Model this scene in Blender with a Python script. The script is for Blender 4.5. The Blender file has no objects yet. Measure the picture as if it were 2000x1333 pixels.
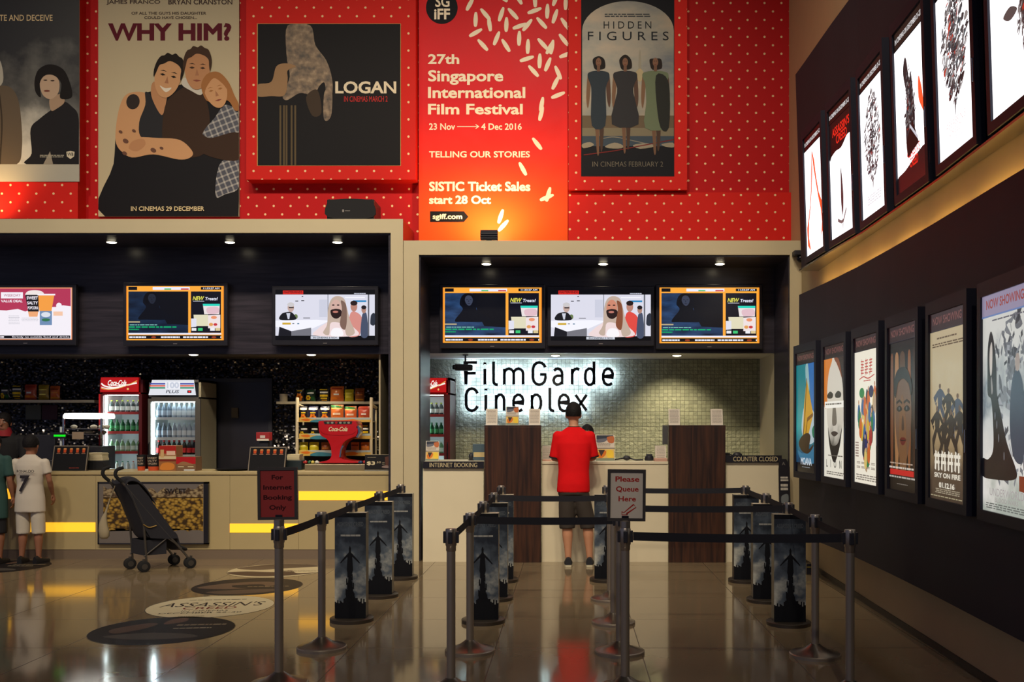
import bpy, bmesh, math, random
from mathutils import Vector, Matrix
from mathutils.geometry import delaunay_2d_cdt
sc = bpy.context.scene
C = sc.collection
R = math.radians
F, VX, VY, HC = 1944.44, 1113.0, 829.0, 1.55   # focal length in pixels, vanishing point, eye height

# ------------------------------------------------------------------ camera, world, exposure
cam = bpy.data.cameras.new('camera')
cam.lens = 35; cam.sensor_width = 36
cam.shift_x = -(VX - 1000) / 2000
cam.shift_y = (VY - 666.5) / 2000
cam.clip_start = .05
camo = bpy.data.objects.new('camera', cam); C.objects.link(camo)
camo.location = (0, 0, HC); camo.rotation_euler = (R(90), 0, 0)
sc.camera = camo
w = bpy.data.worlds.new('hall_ambient'); sc.world = w; w.use_nodes = True
bg = w.node_tree.nodes['Background']
bg.inputs[0].default_value = (.55, .6, .95, 1); bg.inputs[1].default_value = .17
sc.view_settings.view_transform = 'Standard'; sc.view_settings.look = 'None'
sc.view_settings.exposure = 0; sc.view_settings.gamma = 1

def spot(name, loc, target, watt, angle, col=(1, .78, .5), blend=.7, size=.12):
    l = bpy.data.lights.new(name, 'SPOT'); l.energy = watt; l.spot_size = R(angle); l.spot_blend = blend
    l.color = col; l.shadow_soft_size = size
    o = bpy.data.objects.new(name, l); C.objects.link(o); o.location = loc
    o.rotation_euler = (Vector(target) - Vector(loc)).to_track_quat('-Z', 'Y').to_euler()
    return o

# the hall's own ceiling spots, in front of and above the counters
WARM = (1, .86, .66)
for i, (x, y, e) in enumerate([(-7.0, 4.2, 880), (-4.8, 4.2, 900), (-2.6, 4.2, 1080), (-.6, 4.2, 1200), (.8, 4.4, 900)]):
    spot('hall_spot', (x, y, 9.0), (x, 11.2, 2.7), e, 72, WARM, blend=1., size=.35)
for i, (x, y, e) in enumerate([(-4.6, -1.8, 330), (-1.8, -1.8, 420), (.6, -1.8, 420)]):  # unseen fill spots added behind the camera to brighten posts and signs
    spot('front_fill_spot', (x, y, 7.0), (x * .8, 6.4, .8), e, 42, WARM, blend=1.)
# uplights on top of the booths
o = spot('banner_uplight_lamp', (-.94, 11.36, 3.80), (-.94, 12.0, 4.5), 110, 150, (1, .66, .3), 1.0, .05); o.data.specular_factor = .12
spot('left_uplight_lamp', (-6.85, 11.33, 4.0), (-7.0, 12.0, 4.7), 40, 130, (1, .62, .25), 1.0, .05)

# ------------------------------------------------------------------ helpers
def lin(c):
    return tuple((x / 255 / 12.92) if x / 255 <= .04045 else ((x / 255 + .055) / 1.055) ** 2.4 for x in c[:3])

MC = {}
def M(name, rgb, rough=.5, metal=0., emit=0., spec=.5, ecol=None, coat=0., trans=0., ior=1.45):
    if name in MC: return MC[name]
    m = bpy.data.materials.new(name); m.use_nodes = True; MC[name] = m
    b = m.node_tree.nodes['Principled BSDF']
    b.inputs['Base Color'].default_value = (*lin(rgb), 1)
    b.inputs['Roughness'].default_value = rough
    b.inputs['Metallic'].default_value = metal
    b.inputs['Specular IOR Level'].default_value = spec
    b.inputs['IOR'].default_value = ior
    if coat: b.inputs['Coat Weight'].default_value = coat; b.inputs['Coat Roughness'].default_value = .08
    if trans: b.inputs['Transmission Weight'].default_value = trans
    if emit:
        b.inputs['Emission Color'].default_value = (*lin(ecol or rgb), 1)
        b.inputs['Emission Strength'].default_value = emit
    return m
def col(*rgb, rough=.55):
    return M('print_%d_%d_%d_%d' % (*rgb, int(rough * 100)), rgb, rough, spec=.12)
def emi(*rgb, k=1.):
    n = 'lit_%d_%d_%d_%d' % (*rgb, int(k * 100))
    if n in MC: return MC[n]
    m = M(n, (6, 6, 8), .25, emit=k, ecol=rgb)
    return m

class NT:
    """small node-tree helper"""
    def __init__(s, m): s.t = m.node_tree; s.b = s.t.nodes['Principled BSDF']
    def n(s, typ, ins=None, **kw):
        x = s.t.nodes.new(typ)
        for k, v in kw.items(): setattr(x, k, v)
        for k, v in (ins or {}).items():
            if isinstance(v, bpy.types.NodeSocket): s.t.links.new(v, x.inputs[k])
            else: x.inputs[k].default_value = v
        return x
    def math(s, op, a, b=0.):
        return s.n('ShaderNodeMath', {0: a, 1: b}, operation=op).outputs[0]
    def mix(s, fac, a, b):
        x = s.n('ShaderNodeMix', data_type='RGBA')
        for k, v in ((0, fac), (6, a), (7, b)):
            if isinstance(v, bpy.types.NodeSocket): s.t.links.new(v, x.inputs[k])
            else: x.inputs[k].default_value = v if k == 0 else (*v, 1)
        return x.outputs[2]
    def ramp(s, fac, stops):
        x = s.n('ShaderNodeValToRGB', {0: fac})
        e = x.color_ramp.elements
        while len(e) < len(stops): e.new(.5)
        for el, (p, c) in zip(e, stops): el.position = p; el.color = (*c, 1) if len(c) == 3 else c
        return x.outputs[0]
    def obj(s): return s.n('ShaderNodeTexCoord').outputs['Object']
    def link(s, a, name): s.t.links.new(a, s.b.inputs[name])

class MB:
    """collects shapes; build() links them as ONE mesh object"""
    def __init__(s, T=None): s.v = []; s.f = []; s.m = []; s.mats = []; s.T = T; s.lw = .0009; s.cnt = 0; s.clip = None
    def add(s, vs, fs, mat):
        if mat not in s.mats: s.mats.append(mat)
        k = s.mats.index(mat); o = len(s.v)
        s.v += [s.T(*p) if s.T else Vector(p) for p in vs]
        s.f += [tuple(i + o for i in f) for f in fs]; s.m += [k] * len(fs)
        return s
    # ---- solids
    def box(s, a, b, mat, bev=0., seg=2):
        a, b = [min(p, q) for p, q in zip(a, b)], [max(p, q) for p, q in zip(a, b)]
        if bev:
            bm = bmesh.new(); bmesh.ops.create_cube(bm, size=1)
            for v in bm.verts: v.co = Vector([(a[i] + b[i]) / 2 + v.co[i] * (b[i] - a[i]) for i in range(3)])
            bmesh.ops.bevel(bm, geom=list(bm.edges), offset=bev, segments=seg, affect='EDGES', profile=.5)
            bm.verts.index_update()
            s.add([tuple(v.co) for v in bm.verts], [[v.index for v in f.verts] for f in bm.faces], mat); bm.free(); return s
        x0, y0, z0 = a; x1, y1, z1 = b
        return s.add([(x0, y0, z0), (x1, y0, z0), (x1, y1, z0), (x0, y1, z0), (x0, y0, z1), (x1, y0, z1), (x1, y1, z1), (x0, y1, z1)],
              [(3, 2, 1, 0), (4, 5, 6, 7), (0, 1, 5, 4), (1, 2, 6, 5), (2, 3, 7, 6), (3, 0, 4, 7)], mat)
    def tube(s, pts, r, mat, n=10, cap=True, flat=1.):
        pts = [Vector(p) for p in pts]; k = len(pts)
        rs = r if isinstance(r, (list, tuple)) else [r] * k
        vs = []; up = None
        for i, p in enumerate(pts):
            t = (pts[min(i + 1, k - 1)] - pts[max(i - 1, 0)]).normalized()
            if up is None:
                up = Vector((0, 0, 1)) if abs(t.z) < .9 else Vector((0, 1, 0))
            a = t.cross(up).normalized(); b = a.cross(t).normalized(); up = b
            for j in range(n):
                th = 2 * math.pi * j / n
                vs.append(tuple(p + (a * math.cos(th) + b * math.sin(th) * flat) * rs[i]))
        fs = [(i * n + j, i * n + (j + 1) % n, (i + 1) * n + (j + 1) % n, (i + 1) * n + j) for i in range(k - 1) for j in range(n)]
        if cap: fs += [tuple(range(n))[::-1], tuple(range((k - 1) * n, k * n))]
        return s.add(vs, fs, mat)
    def lathe(s, prof, c, mat, n=28, axis=2):
        vs = []; k = len(prof)
        for r, h in prof:
            for j in range(n):
                th = 2 * math.pi * j / n; a, b = r * math.cos(th), r * math.sin(th)
                p = (a, b, h) if axis == 2 else ((a, h, b) if axis == 1 else (h, a, b))
                vs.append((c[0] + p[0], c[1] + p[1], c[2] + p[2]))
        fs = [(i * n + j, i * n + (j + 1) % n, (i + 1) * n + (j + 1) % n, (i + 1) * n + j) for i in range(k - 1) for j in range(n)]
        fs += [tuple(range(n))[::-1], tuple(range((k - 1) * n, k * n))]
        return s.add(vs, fs, mat)
    def ball(s, c, r, mat, n=14, m=9):
        if not isinstance(r, (tuple, list)): r = (r, r, r)
        vs = [(c[0], c[1], c[2] - r[2])]
        for i in range(1, m):
            ph = -math.pi / 2 + math.pi * i / m
            vs += [(c[0] + r[0] * math.cos(ph) * math.cos(2 * math.pi * j / n), c[1] + r[1] * math.cos(ph) * math.sin(2 * math.pi * j / n), c[2] + r[2] * math.sin(ph)) for j in range(n)]
        vs.append((c[0], c[1], c[2] + r[2])); e = len(vs) - 1
        fs = [(0, 1 + (j + 1) % n, 1 + j) for j in range(n)]
        fs += [(1 + i * n + j, 1 + i * n + (j + 1) % n, 1 + (i + 1) * n + (j + 1) % n, 1 + (i + 1) * n + j) for i in range(m - 2) for j in range(n)]
        fs += [(1 + (m - 2) * n + j, 1 + (m - 2) * n + (j + 1) % n, e) for j in range(n)]
        return s.add(vs, fs, mat)
    def loft(s, rings, mat, n=20):
        """rings: (cx, cy, cz, rx, ry) horizontal ellipses"""
        vs = []; k = len(rings)
        for cx, cy, cz, rx, ry in rings:
            vs += [(cx + rx * math.cos(2 * math.pi * j / n), cy + ry * math.sin(2 * math.pi * j / n), cz) for j in range(n)]
        fs = [(i * n + j, i * n + (j + 1) % n, (i + 1) * n + (j + 1) % n, (i + 1) * n + j) for i in range(k - 1) for j in range(n)]
        fs += [tuple(range(n))[::-1], tuple(range((k - 1) * n, k * n))]
        return s.add(vs, fs, mat)
    def prism(s, poly, w0, w1, mat):
        """poly in the plane (u, v), from depth w0 to w1 (uses T if given)"""
        k = len(poly)
        vs = [(u, v, w0) for u, v in poly] + [(u, v, w1) for u, v in poly]
        return s.add(vs, [tuple(range(k))[::-1], tuple(range(k, 2 * k))] + [(i, (i + 1) % k, k + (i + 1) % k, k + i) for i in range(k)], mat)
    # ---- flat print in the plane of T: u, v, layer; later shapes of a layer lie a hair above earlier ones
    def z(s, L): s.cnt += 1; return L * s.lw + s.cnt * 8e-6
    def quad(s, u0, v0, u1, v1, mat, L=1):
        z = s.z(L)
        return s.add([(u0, v0, z), (u1, v0, z), (u1, v1, z), (u0, v1, z)], [(0, 1, 2, 3)], mat)
    def poly(s, pts, mat, L=1):
        z = s.z(L)
        if s.clip:
            c = s.clip; pts = [(min(max(u, c[0]), c[2]), min(max(v, c[1]), c[3])) for u, v in pts]
        return s.add([(u, v, z) for u, v in pts], [tuple(range(len(pts)))], mat)
    def blob(s, pts, mat, L=1, k=5):
        return s.poly(smooth(pts, k), mat, L)
    def ell(s, u, v, ru, rv, mat, L=1, rot=0., n=22):
        c, q = math.cos(rot), math.sin(rot)
        return s.poly([(u + ru * math.cos(t) * c - rv * math.sin(t) * q, v + ru * math.cos(t) * q + rv * math.sin(t) * c) for t in [2 * math.pi * i / n for i in range(n)]], mat, L)
    def line(s, pts, wd, mat, L=1, depth=None):
        """a ribbon of width wd (or list) along pts; with depth it becomes a solid of that thickness"""
        P = [Vector(p) for p in pts]; k = len(P)
        ws = wd if isinstance(wd, (list, tuple)) else [wd] * k
        a = []; b = []
        closed = (P[0] - P[-1]).length < 1e-6
        for i, p in enumerate(P):
            if closed and i in (0, k - 1): t = (P[1] - P[0]).normalized() + (P[-1] - P[-2]).normalized()
            else: t = P[min(i + 1, k - 1)] - P[max(i - 1, 0)]
            t = t.normalized(); nn = Vector((-t.y, t.x)) * ws[i] / 2
            if 0 < i < k - 1:
                t2 = (P[i + 1] - P[i]).normalized(); nn /= max(.5, abs(t.dot(t2)))
            a.append(p + nn); b.append(p - nn)
        z = s.z(L)
        if depth is None:
            vs = [(p.x, p.y, z) for q in zip(a, b) for p in q]
            return s.add(vs, [(2 * i, 2 * i + 1, 2 * i + 3, 2 * i + 2) for i in range(k - 1)], mat)
        d0, d1 = depth
        vs = [x for p, q in zip(a, b) for x in ((p.x, p.y, d0), (q.x, q.y, d0), (q.x, q.y, d1), (p.x, p.y, d1))]
        fs = [(4 * i + j, 4 * i + (j + 1) % 4, 4 * i + 4 + (j + 1) % 4, 4 * i + 4 + j) for i in range(k - 1) for j in range(4)]
        if not closed: fs += [(3, 2, 1, 0), (4 * k - 4, 4 * k - 3, 4 * k - 2, 4 * k - 1)]
        return s.add(vs, fs, mat)
    def text(s, st, u0, v0, u1, v1, mat, L=2, bold=0., shear=0.):
        """text fitted into the box (u0, v0)-(u1, v1), v running downwards in photo planes"""
        vs, fs = glyphs(st, bold, shear); z = s.z(L)
        return s.add([(u0 + (u1 - u0) * x, v1 + (v0 - v1) * y, z) for x, y in vs], fs, mat)
    def greek(s, u0, v0, u1, v1, mat, L=2, rows=3, seed=1, fill=.55):
        """rows of small print too small to read, as strokes of word length"""
        rn = random.Random(seed); h = (v1 - v0) / rows
        for i in range(rows):
            u = u0 + rn.random() * .05 * (u1 - u0)
            while u < u1 - .04 * (u1 - u0):
                wd = (u1 - u0) * (.05 + .12 * rn.random()); e = min(u + wd, u1)
                s.quad(u, v0 + h * i, e, v0 + h * (i + fill), mat, L); u = e + .02 * (u1 - u0)
        return s
    def build(s, name, parent=None, off=(0, 0, 0), smooth=False, recalc=True):
        off = Vector(off)
        me = bpy.data.meshes.new(name)
        me.from_pydata([tuple(v - off) for v in s.v], [], s.f)
        for m in s.mats: me.materials.append(m)
        me.polygons.foreach_set('material_index', s.m)
        if recalc:
            bm = bmesh.new(); bm.from_mesh(me); bmesh.ops.recalc_face_normals(bm, faces=bm.faces); bm.to_mesh(me); bm.free()
        if smooth:
            me.polygons.foreach_set('use_smooth', [True] * len(me.polygons))
            me.set_sharp_from_angle(angle=R(smooth if smooth is not True else 40))
        o = bpy.data.objects.new(name, me); C.objects.link(o)
        if parent: o.parent = parent
        return o

def smooth(pts, k=5):
    """closed Catmull-Rom through pts"""
    n = len(pts); out = []
    for i in range(n):
        p0, p1, p2, p3 = [Vector(pts[(i + j) % n]) for j in (-1, 0, 1, 2)]
        for j in range(k):
            t = j / k
            q = .5 * ((2 * p1) + (p2 - p0) * t + (2 * p0 - 5 * p1 + 4 * p2 - p3) * t * t + (3 * p1 - p0 - 3 * p2 + p3) * t ** 3)
            out.append(tuple(q))
    return out
def spline(pts, k=6):
    """open Catmull-Rom through pts (any dimension)"""
    P = [Vector(p) for p in pts]; P = [2 * P[0] - P[1]] + P + [2 * P[-1] - P[-2]]; out = []
    for i in range(1, len(P) - 2):
        p0, p1, p2, p3 = P[i - 1:i + 3]
        for j in range(k):
            t = j / k
            out.append(.5 * ((2 * p1) + (p2 - p0) * t + (2 * p0 - 5 * p1 + 4 * p2 - p3) * t * t + (3 * p1 - p0 - 3 * p2 + p3) * t ** 3))
    out.append(P[-2]); return [tuple(p) for p in out]

GL = {}
def glyphs(st, bold, shear):
    key = (st, bold, shear)
    if key in GL: return GL[key]
    cu = bpy.data.curves.new('t', 'FONT'); cu.body = st; cu.shear = shear; cu.resolution_u = 3; cu.fill_mode = 'NONE'
    cu.align_x = 'CENTER'; cu.space_line = .95
    ob = bpy.data.objects.new('t', cu); C.objects.link(ob)
    ev = ob.evaluated_get(bpy.context.evaluated_depsgraph_get()); me = ev.to_mesh()
    P = [Vector(v.co[:2]) for v in me.vertices]; nx = {e.vertices[0]: e.vertices[1] for e in me.edges}
    ev.to_mesh_clear(); bpy.data.objects.remove(ob); bpy.data.curves.remove(cu)
    loops = []; seen = set()
    for i in nx:
        if i in seen: continue
        L = []; j = i
        while j in nx and j not in seen: seen.add(j); L.append(j); j = nx[j]
        loops.append([P[k] for k in L])
    area = lambda L: sum(L[i - 1].cross(L[i]) for i in range(len(L))) / 2
    sg = 1 if area(max(loops, key=lambda L: abs(area(L)))) > 0 else -1      # outlines turn one way, holes the other
    Q = []; E = []
    for L in loops:
        n = len(L); o = len(Q)
        for i in range(n):
            d1, d2 = (L[i] - L[i - 1]), (L[(i + 1) % n] - L[i])
            if d1.length < 1e-7 or d2.length < 1e-7: Q.append(L[i]); continue
            n1, n2 = [Vector((d.y, -d.x)).normalized() * sg for d in (d1, d2)]; m = n1 + n2
            m = m / max(.6, m.length_squared / 2) if m.length > 1e-4 else n1
            Q.append(L[i] + m * bold)
        E += [(o + i, o + (i + 1) % n) for i in range(n)]
    seg = [(Q[i], Q[j]) for i, j in E]
    vs, _, fs = delaunay_2d_cdt(Q, E, [], 0, 1e-6, False)[:3]
    def inside(p):
        w_ = 0
        for a_, b_ in seg:
            if (a_.y > p.y) != (b_.y > p.y) and p.x < a_.x + (p.y - a_.y) / (b_.y - a_.y) * (b_.x - a_.x): w_ += 1 if b_.y > a_.y else -1
        return w_ * sg > 0
    fs = [f for f in fs if inside(sum((vs[i] for i in f), Vector((0, 0))) / len(f))]
    used = sorted({i for f in fs for i in f}); ix = {k: i for i, k in enumerate(used)}; vs = [vs[k] for k in used]; fs = [tuple(ix[i] for i in f) for f in fs]
    x0, x1 = min(v[0] for v in vs), max(v[0] for v in vs); y0, y1 = min(v[1] for v in vs), max(v[1] for v in vs)
    GL[key] = ([((x - x0) / (x1 - x0), (y - y0) / (y1 - y0)) for x, y in vs], fs)
    return GL[key]

def X(px, d): return (px - VX) * d / F
def Z(py, d): return HC + (VY - py) * d / F
def photo_plane(d):            # frontal plane at distance d, addressed by u, v like the photograph; w comes towards the room
    return lambda u, v, ww: Vector((X(u, d), d - ww, Z(v, d)))
def local_plane(o, eu, ev, en):
    o, eu, ev, en = map(Vector, (o, eu, ev, en))
    return lambda u, v, ww: o + eu * u + ev * v + en * ww
def tag(o, label=None, cat=None, group=None, kind=None):
    for k, v in (('label', label), ('category', cat), ('group', group), ('kind', kind)):
        if v: o[k] = v
    return o
def thing(name, label, cat, loc=(0, 0, 0), rz=0., group=None):
    o = bpy.data.objects.new(name, None); C.objects.link(o); o.empty_display_size = .1
    o.location = loc; o.rotation_euler = (0, 0, rz)
    return tag(o, label, cat, group)
def single(mb, name, label, cat, loc=(0, 0, 0), group=None, smooth=False):
    """a thing that is one mesh, built in world coordinates, with its origin at loc"""
    o = mb.build(name, None, loc, smooth); o.location = loc
    return tag(o, label, cat, group)
def struct(mb, name, smooth=False):
    return tag(mb.build(name, None, (0, 0, 0), smooth), kind='structure')
def copy_tree(o, parent=None):
    c = o.copy(); C.objects.link(c)
    if parent: c.parent = parent
    for ch in list(o.children): copy_tree(ch, c)
    return c
ORD = ['first', 'second', 'third', 'fourth', 'fifth', 'sixth', 'seventh', 'eighth', 'ninth', 'tenth']

# ------------------------------------------------------------------ materials
def noisy(m, scale=8., amt=.15, bump=0., dim=2., rough=None):
    t = NT(m); c = t.b.inputs['Base Color'].default_value[:3]
    n = t.n('ShaderNodeTexNoise', {'Vector': t.obj(), 'Scale': scale, 'Detail': 5.})
    t.link(t.mix(n.outputs[0], tuple(x * (1 - amt) for x in c), tuple(min(1, x * (1 + amt)) for x in c)), 'Base Color')
    if bump:
        b = t.n('ShaderNodeBump', {'Height': n.outputs[0], 'Strength': bump, 'Distance': .01}); t.link(b.outputs[0], 'Normal')
    if rough:
        t.link(t.ramp(n.outputs[0], [(.3, (rough[0],) * 3), (.7, (rough[1],) * 3)]), 'Roughness')
    return m
m_beige = noisy(M('beige_paint', (198, 184, 150), .55), 3, .05)
m_counter = noisy(M('cream_laminate', (226, 214, 184), .4), 4, .04)
m_counter_old = noisy(M('beige_laminate', (178, 160, 118), .4), 4, .04)
m_white_top = M('white_solid_surface', (225, 214, 186), .3)
m_plinth = M('grey_brown_plinth', (120, 104, 88), .4)
m_black = noisy(M('black_gloss', (36, 35, 42), .3), 5, .2)
m_darkplastic = M('dark_plastic', (37, 37, 45), .45)
m_darkmetal = M('dark_metal', (40, 40, 46), .35, .6)
m_charcoal = noisy(M('charcoal_board', (50, 47, 54), .6, spec=.22), 2, .15)
m_frameblack = M('lightbox_black', (40, 40, 52), .5, spec=.25)
m_steel = M('brushed_steel', (172, 162, 150), .3, .85)
m_steeldark = M('worn_steel', (158, 146, 132), .36, .62)
m_fabric = M('black_webbing', (30, 30, 38), .85)
m_paper = M('white_paper', (225, 215, 200), .7)
m_cream = M('cream_enamel', (214, 200, 165), .45)
m_mirror = M('bright_chrome', (215, 212, 205), .12, 1.)
m_yellowlit = M('amber_light_strip', (255, 190, 50), .4, emit=1.0, ecol=(255, 186, 45))
m_lampface = M('lamp_face', (255, 245, 220), .4, emit=9., ecol=(255, 240, 205))
m_skin = noisy(M('skin', (196, 140, 108), .5), 12, .08)
m_skindark = noisy(M('tanned_skin', (150, 100, 76), .5), 12, .08)
m_hair = noisy(M('black_hair', (24, 21, 22), .7, spec=.25), 90, .5, .5)

def red_dots(name, rgb, p=.204, q=.102, r=.0135):
    m = M(name, rgb, .62, spec=.2); t = NT(m)
    sp = t.n('ShaderNodeSeparateXYZ', {0: t.obj()})
    u = t.math('DIVIDE', sp.outputs[0], p); v = t.math('DIVIDE', sp.outputs[2], q)
    ds = []
    for o in (0., .5):
        a = t.math('SUBTRACT', t.math('FRACT', t.math('ADD', u, o)), .5)
        b = t.math('SUBTRACT', t.math('FRACT', t.math('ADD', t.math('MULTIPLY', v, .5), o)), .5)
        a = t.math('MULTIPLY', a, p); b = t.math('MULTIPLY', b, 2 * q)
        ds.append(t.math('SQRT', t.math('ADD', t.math('MULTIPLY', a, a), t.math('MULTIPLY', b, b))))
    d = t.math('MINIMUM', *ds)
    ny = t.n('ShaderNodeSeparateXYZ', {0: t.n('ShaderNodeNewGeometry').outputs['Normal']}).outputs[1]
    k = t.math('MULTIPLY', t.math('LESS_THAN', d, r), t.math('GREATER_THAN', t.math('ABSOLUTE', ny), .5))
    t.link(t.mix(k, lin(rgb), lin((236, 200, 150))), 'Base Color')
    return m
m_red = red_dots('red_dotted_board', (184, 18, 22))
m_red2 = red_dots('red_dotted_panel', (206, 30, 22))
m_redplain = M('dark_red_paint', (170, 32, 26), .5)

# floor tile
m_floor = M('polished_beige_tile', (132, 112, 84), .1, spec=.5, ior=1.75); t = NT(m_floor)
sp = t.n('ShaderNodeSeparateXYZ', {0: t.obj()})
def grout(o, off):
    a = t.math('ABSOLUTE', t.math('SUBTRACT', t.math('FRACT', t.math('ADD', o, off)), .5))
    return t.math('GREATER_THAN', a, .4965)
g = t.math('MAXIMUM', grout(sp.outputs[0], .515 + 1), grout(sp.outputs[1], .11))
n1 = t.n('ShaderNodeTexNoise', {'Vector': t.obj(), 'Scale': 2.2, 'Detail': 6.})
base = t.mix(n1.outputs[0], lin((124, 107, 82)), lin((140, 122, 95)))
t.link(t.mix(g, base, lin((74, 60, 44))), 'Base Color')
t.link(t.math('ADD', t.math('MULTIPLY', g, .3), .09), 'Roughness')
n2 = t.n('ShaderNodeTexNoise', {'Vector': t.obj(), 'Scale': 1.3, 'Detail': 2.})
bb = t.n('ShaderNodeBump', {'Height': n2.outputs[0], 'Strength': .05, 'Distance': .02}); t.link(bb.outputs[0], 'Normal')

# dark wood of the booths and the walnut of the ticket posts
def wood(name, a, b, rough, sx, sz):
    m = M(name, a, rough); t = NT(m)
    mp = t.n('ShaderNodeMapping', {'Vector': t.obj(), 'Scale': (sx, sx, sz)})
    n = t.n('ShaderNodeTexNoise', {'Vector': mp.outputs[0], 'Scale': 3., 'Detail': 6., 'Distortion': .4})
    t.link(t.ramp(n.outputs[0], [(.34, lin(a)), (.5, lin(tuple((x + y) / 2 for x, y in zip(a, b)))), (.68, lin(b))]), 'Base Color')
    return m
m_walnut = wood('walnut_veneer', (42, 28, 25), (78, 48, 34), .38, 9, .5)
m_darkwood = wood('black_stained_wood', (40, 37, 44), (58, 53, 62), .3, .6, 9)

# glittering black mosaic
m_mosaic = M('black_glass_mosaic', (30, 30, 34), .18, .75); t = NT(m_mosaic)
mp = t.n('ShaderNodeMapping', {'Vector': t.obj(), 'Scale': (44, 44, 58)})
vo = t.n('ShaderNodeTexVoronoi', {'Vector': mp.outputs[0], 'Scale': 1., 'Randomness': .35})
ge = t.n('ShaderNodeNewGeometry')
sh = t.n('ShaderNodeVectorMath', {0: vo.outputs['Color'], 1: (.5, .5, .5)}, operation='SUBTRACT')
sc2 = t.n('ShaderNodeVectorMath', {0: sh.outputs[0]}, operation='SCALE'); sc2.inputs['Scale'].default_value = .9
ad = t.n('ShaderNodeVectorMath', {0: ge.outputs['Normal'], 1: sc2.outputs[0]}, operation='ADD')
nm = t.n('ShaderNodeVectorMath', {0: ad.outputs[0]}, operation='NORMALIZE'); t.link(nm.outputs[0], 'Normal')
t.link(t.ramp(vo.outputs['Color'], [(.25, lin((24, 24, 28))), (.78, lin((56, 54, 56))), (.9, lin((190, 180, 170)))]), 'Base Color')

# split-face stone courses
m_stone = M('split_face_stone', (150, 148, 126), .75); t = NT(m_stone)
br = t.n('ShaderNodeTexBrick', {'Vector': t.n('ShaderNodeMapping', {'Vector': t.obj(), 'Rotation': (R(90), 0, 0)}).outputs[0], 'Color1': (*lin((138, 140, 112)), 1), 'Color2': (*lin((160, 160, 128)), 1), 'Mortar': (*lin((84, 84, 68)), 1), 'Scale': 1.,
     'Mortar Size': .0019, 'Brick Width': .056, 'Row Height': .049, 'Mortar Smooth': .3}, offset=0.)
n = t.n('ShaderNodeTexNoise', {'Vector': t.obj(), 'Scale': 34., 'Detail': 6.})
hh = t.math('ADD', t.math('MULTIPLY', br.outputs['Fac'], -1.2), n.outputs[0])
t.link(t.n('ShaderNodeBump', {'Height': hh, 'Strength': .9, 'Distance': .02}).outputs[0], 'Normal')
t.link(br.outputs['Color'], 'Base Color')

m_glass = M('cooler_glass', (255, 255, 255), .0, trans=1., ior=1.02)

# ------------------------------------------------------------------ the setting
DF = 11.24          # front of the booth frames
b = MB(); b.add([(-10, -5, 0), (3.4, -5, 0), (3.4, 13.6, 0), (-10, 13.6, 0)], [(0, 1, 2, 3)], m_floor)
struct(b, 'floor')
b = MB(); b.box((-10, 12.0, 3.74), (-1.86, 12.1, 9.3), m_red); b.box((-1.86, 12.0, 3.5), (3.2, 12.1, 9.3), m_red); struct(b, 'wall_back')
b = MB(); b.box((-10, 1.5, 9.2), (3.4, 13.6, 9.3), M('hall_ceiling_grey', (70, 66, 64), .8)); struct(b, 'ceiling')
# right wall, very slightly bowed
WALL = [(2.36, -5.), (2.44, 2.), (2.47, 4.5), (2.497, 5.98), (2.52, 6.9), (2.537, 7.8), (2.562, 8.9), (2.598, 10.27), (2.62, 11.24), (2.645, 12.1), (2.66, 13.6)]
def wall_x(y):
    for (xa, ya), (xb, yb) in zip(WALL, WALL[1:]):
        if ya <= y <= yb: return xa + (xb - xa) * (y - ya) / (yb - ya)
m_rwall = noisy(M('ochre_wall_paint', (188, 166, 124), .6), 5, .06)
b = MB(); n = len(WALL)
vs = [(x, y, z) for x, y in WALL for z in (0, 9.3)] + [(x + .2, y, z) for x, y in WALL for z in (0, 9.3)]
b.add(vs, [(2 * i, 2 * i + 2, 2 * i + 3, 2 * i + 1) for i in range(n - 1)] + [(2 * n + 2 * i, 2 * n + 2 * i + 1, 2 * n + 2 * i + 3, 2 * n + 2 * i + 2) for i in range(n - 1)], m_rwall)
struct(b, 'wall_right')
b = MB()
b.add([(x - dx, y, z) for x, y in WALL[:9] for dx, z in ((.012, 0), (.012, .05), (0, .05))], [(3 * i + j, 3 * i + 3 + j, 3 * i + 4 + j, 3 * i + 1 + j) for i in range(8) for j in (0, 1)], M('dark_skirting', (58, 48, 40), .5))
struct(b, 'baseboard_right')
# dark boards on the right wall
LOWX = lambda y: interp(y, [(5.0, 2.345), (5.63, 2.366), (6.54, 2.40), (7.43, 2.418), (8.34, 2.424), (9.23, 2.40), (10.14, 2.352), (11.1, 2.30)])
def interp(y, tab):
    if y <= tab[0][0]:
        (ya, xa), (yb, xb) = tab[0], tab[1]; return xa + (xb - xa) * (y - ya) / (yb - ya)
    for (ya, xa), (yb, xb) in zip(tab, tab[1:]):
        if y <= yb: return xa + (xb - xa) * (y - ya) / (yb - ya)
    return tab[-1][1]
def board(ys, fx, z0, z1, th, lean=0.):
    bb = MB(); k = len(ys)
    vs = []
    for y in ys:
        x = fx(y); l = lean * (z1 - z0)
        vs += [(x, y, z0), (x - l, y, z1), (x + th, y, z0), (x - l + th, y, z1)]
    fs = [(4 * i + a, 4 * i + 4 + a, 4 * i + 4 + c, 4 * i + c) for i in range(k - 1) for a, c in ((0, 1), (1, 3), (3, 2), (2, 0))]
    fs += [(0, 1, 3, 2), (4 * k - 4, 4 * k - 2, 4 * k - 1, 4 * k - 3)]
    bb.add(vs, fs, m_charcoal); return bb
ys = [11.1 - .35 * i for i in range(26)]
o = single(board([10.2 - .3 * i for i in range(26)], LOWX, .42, 2.875, .03), 'wall_panel_board', 'long dark brown board low on the right wall behind the lower lightboxes', 'wall panel', (LOWX(7), 7, .42))
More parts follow.
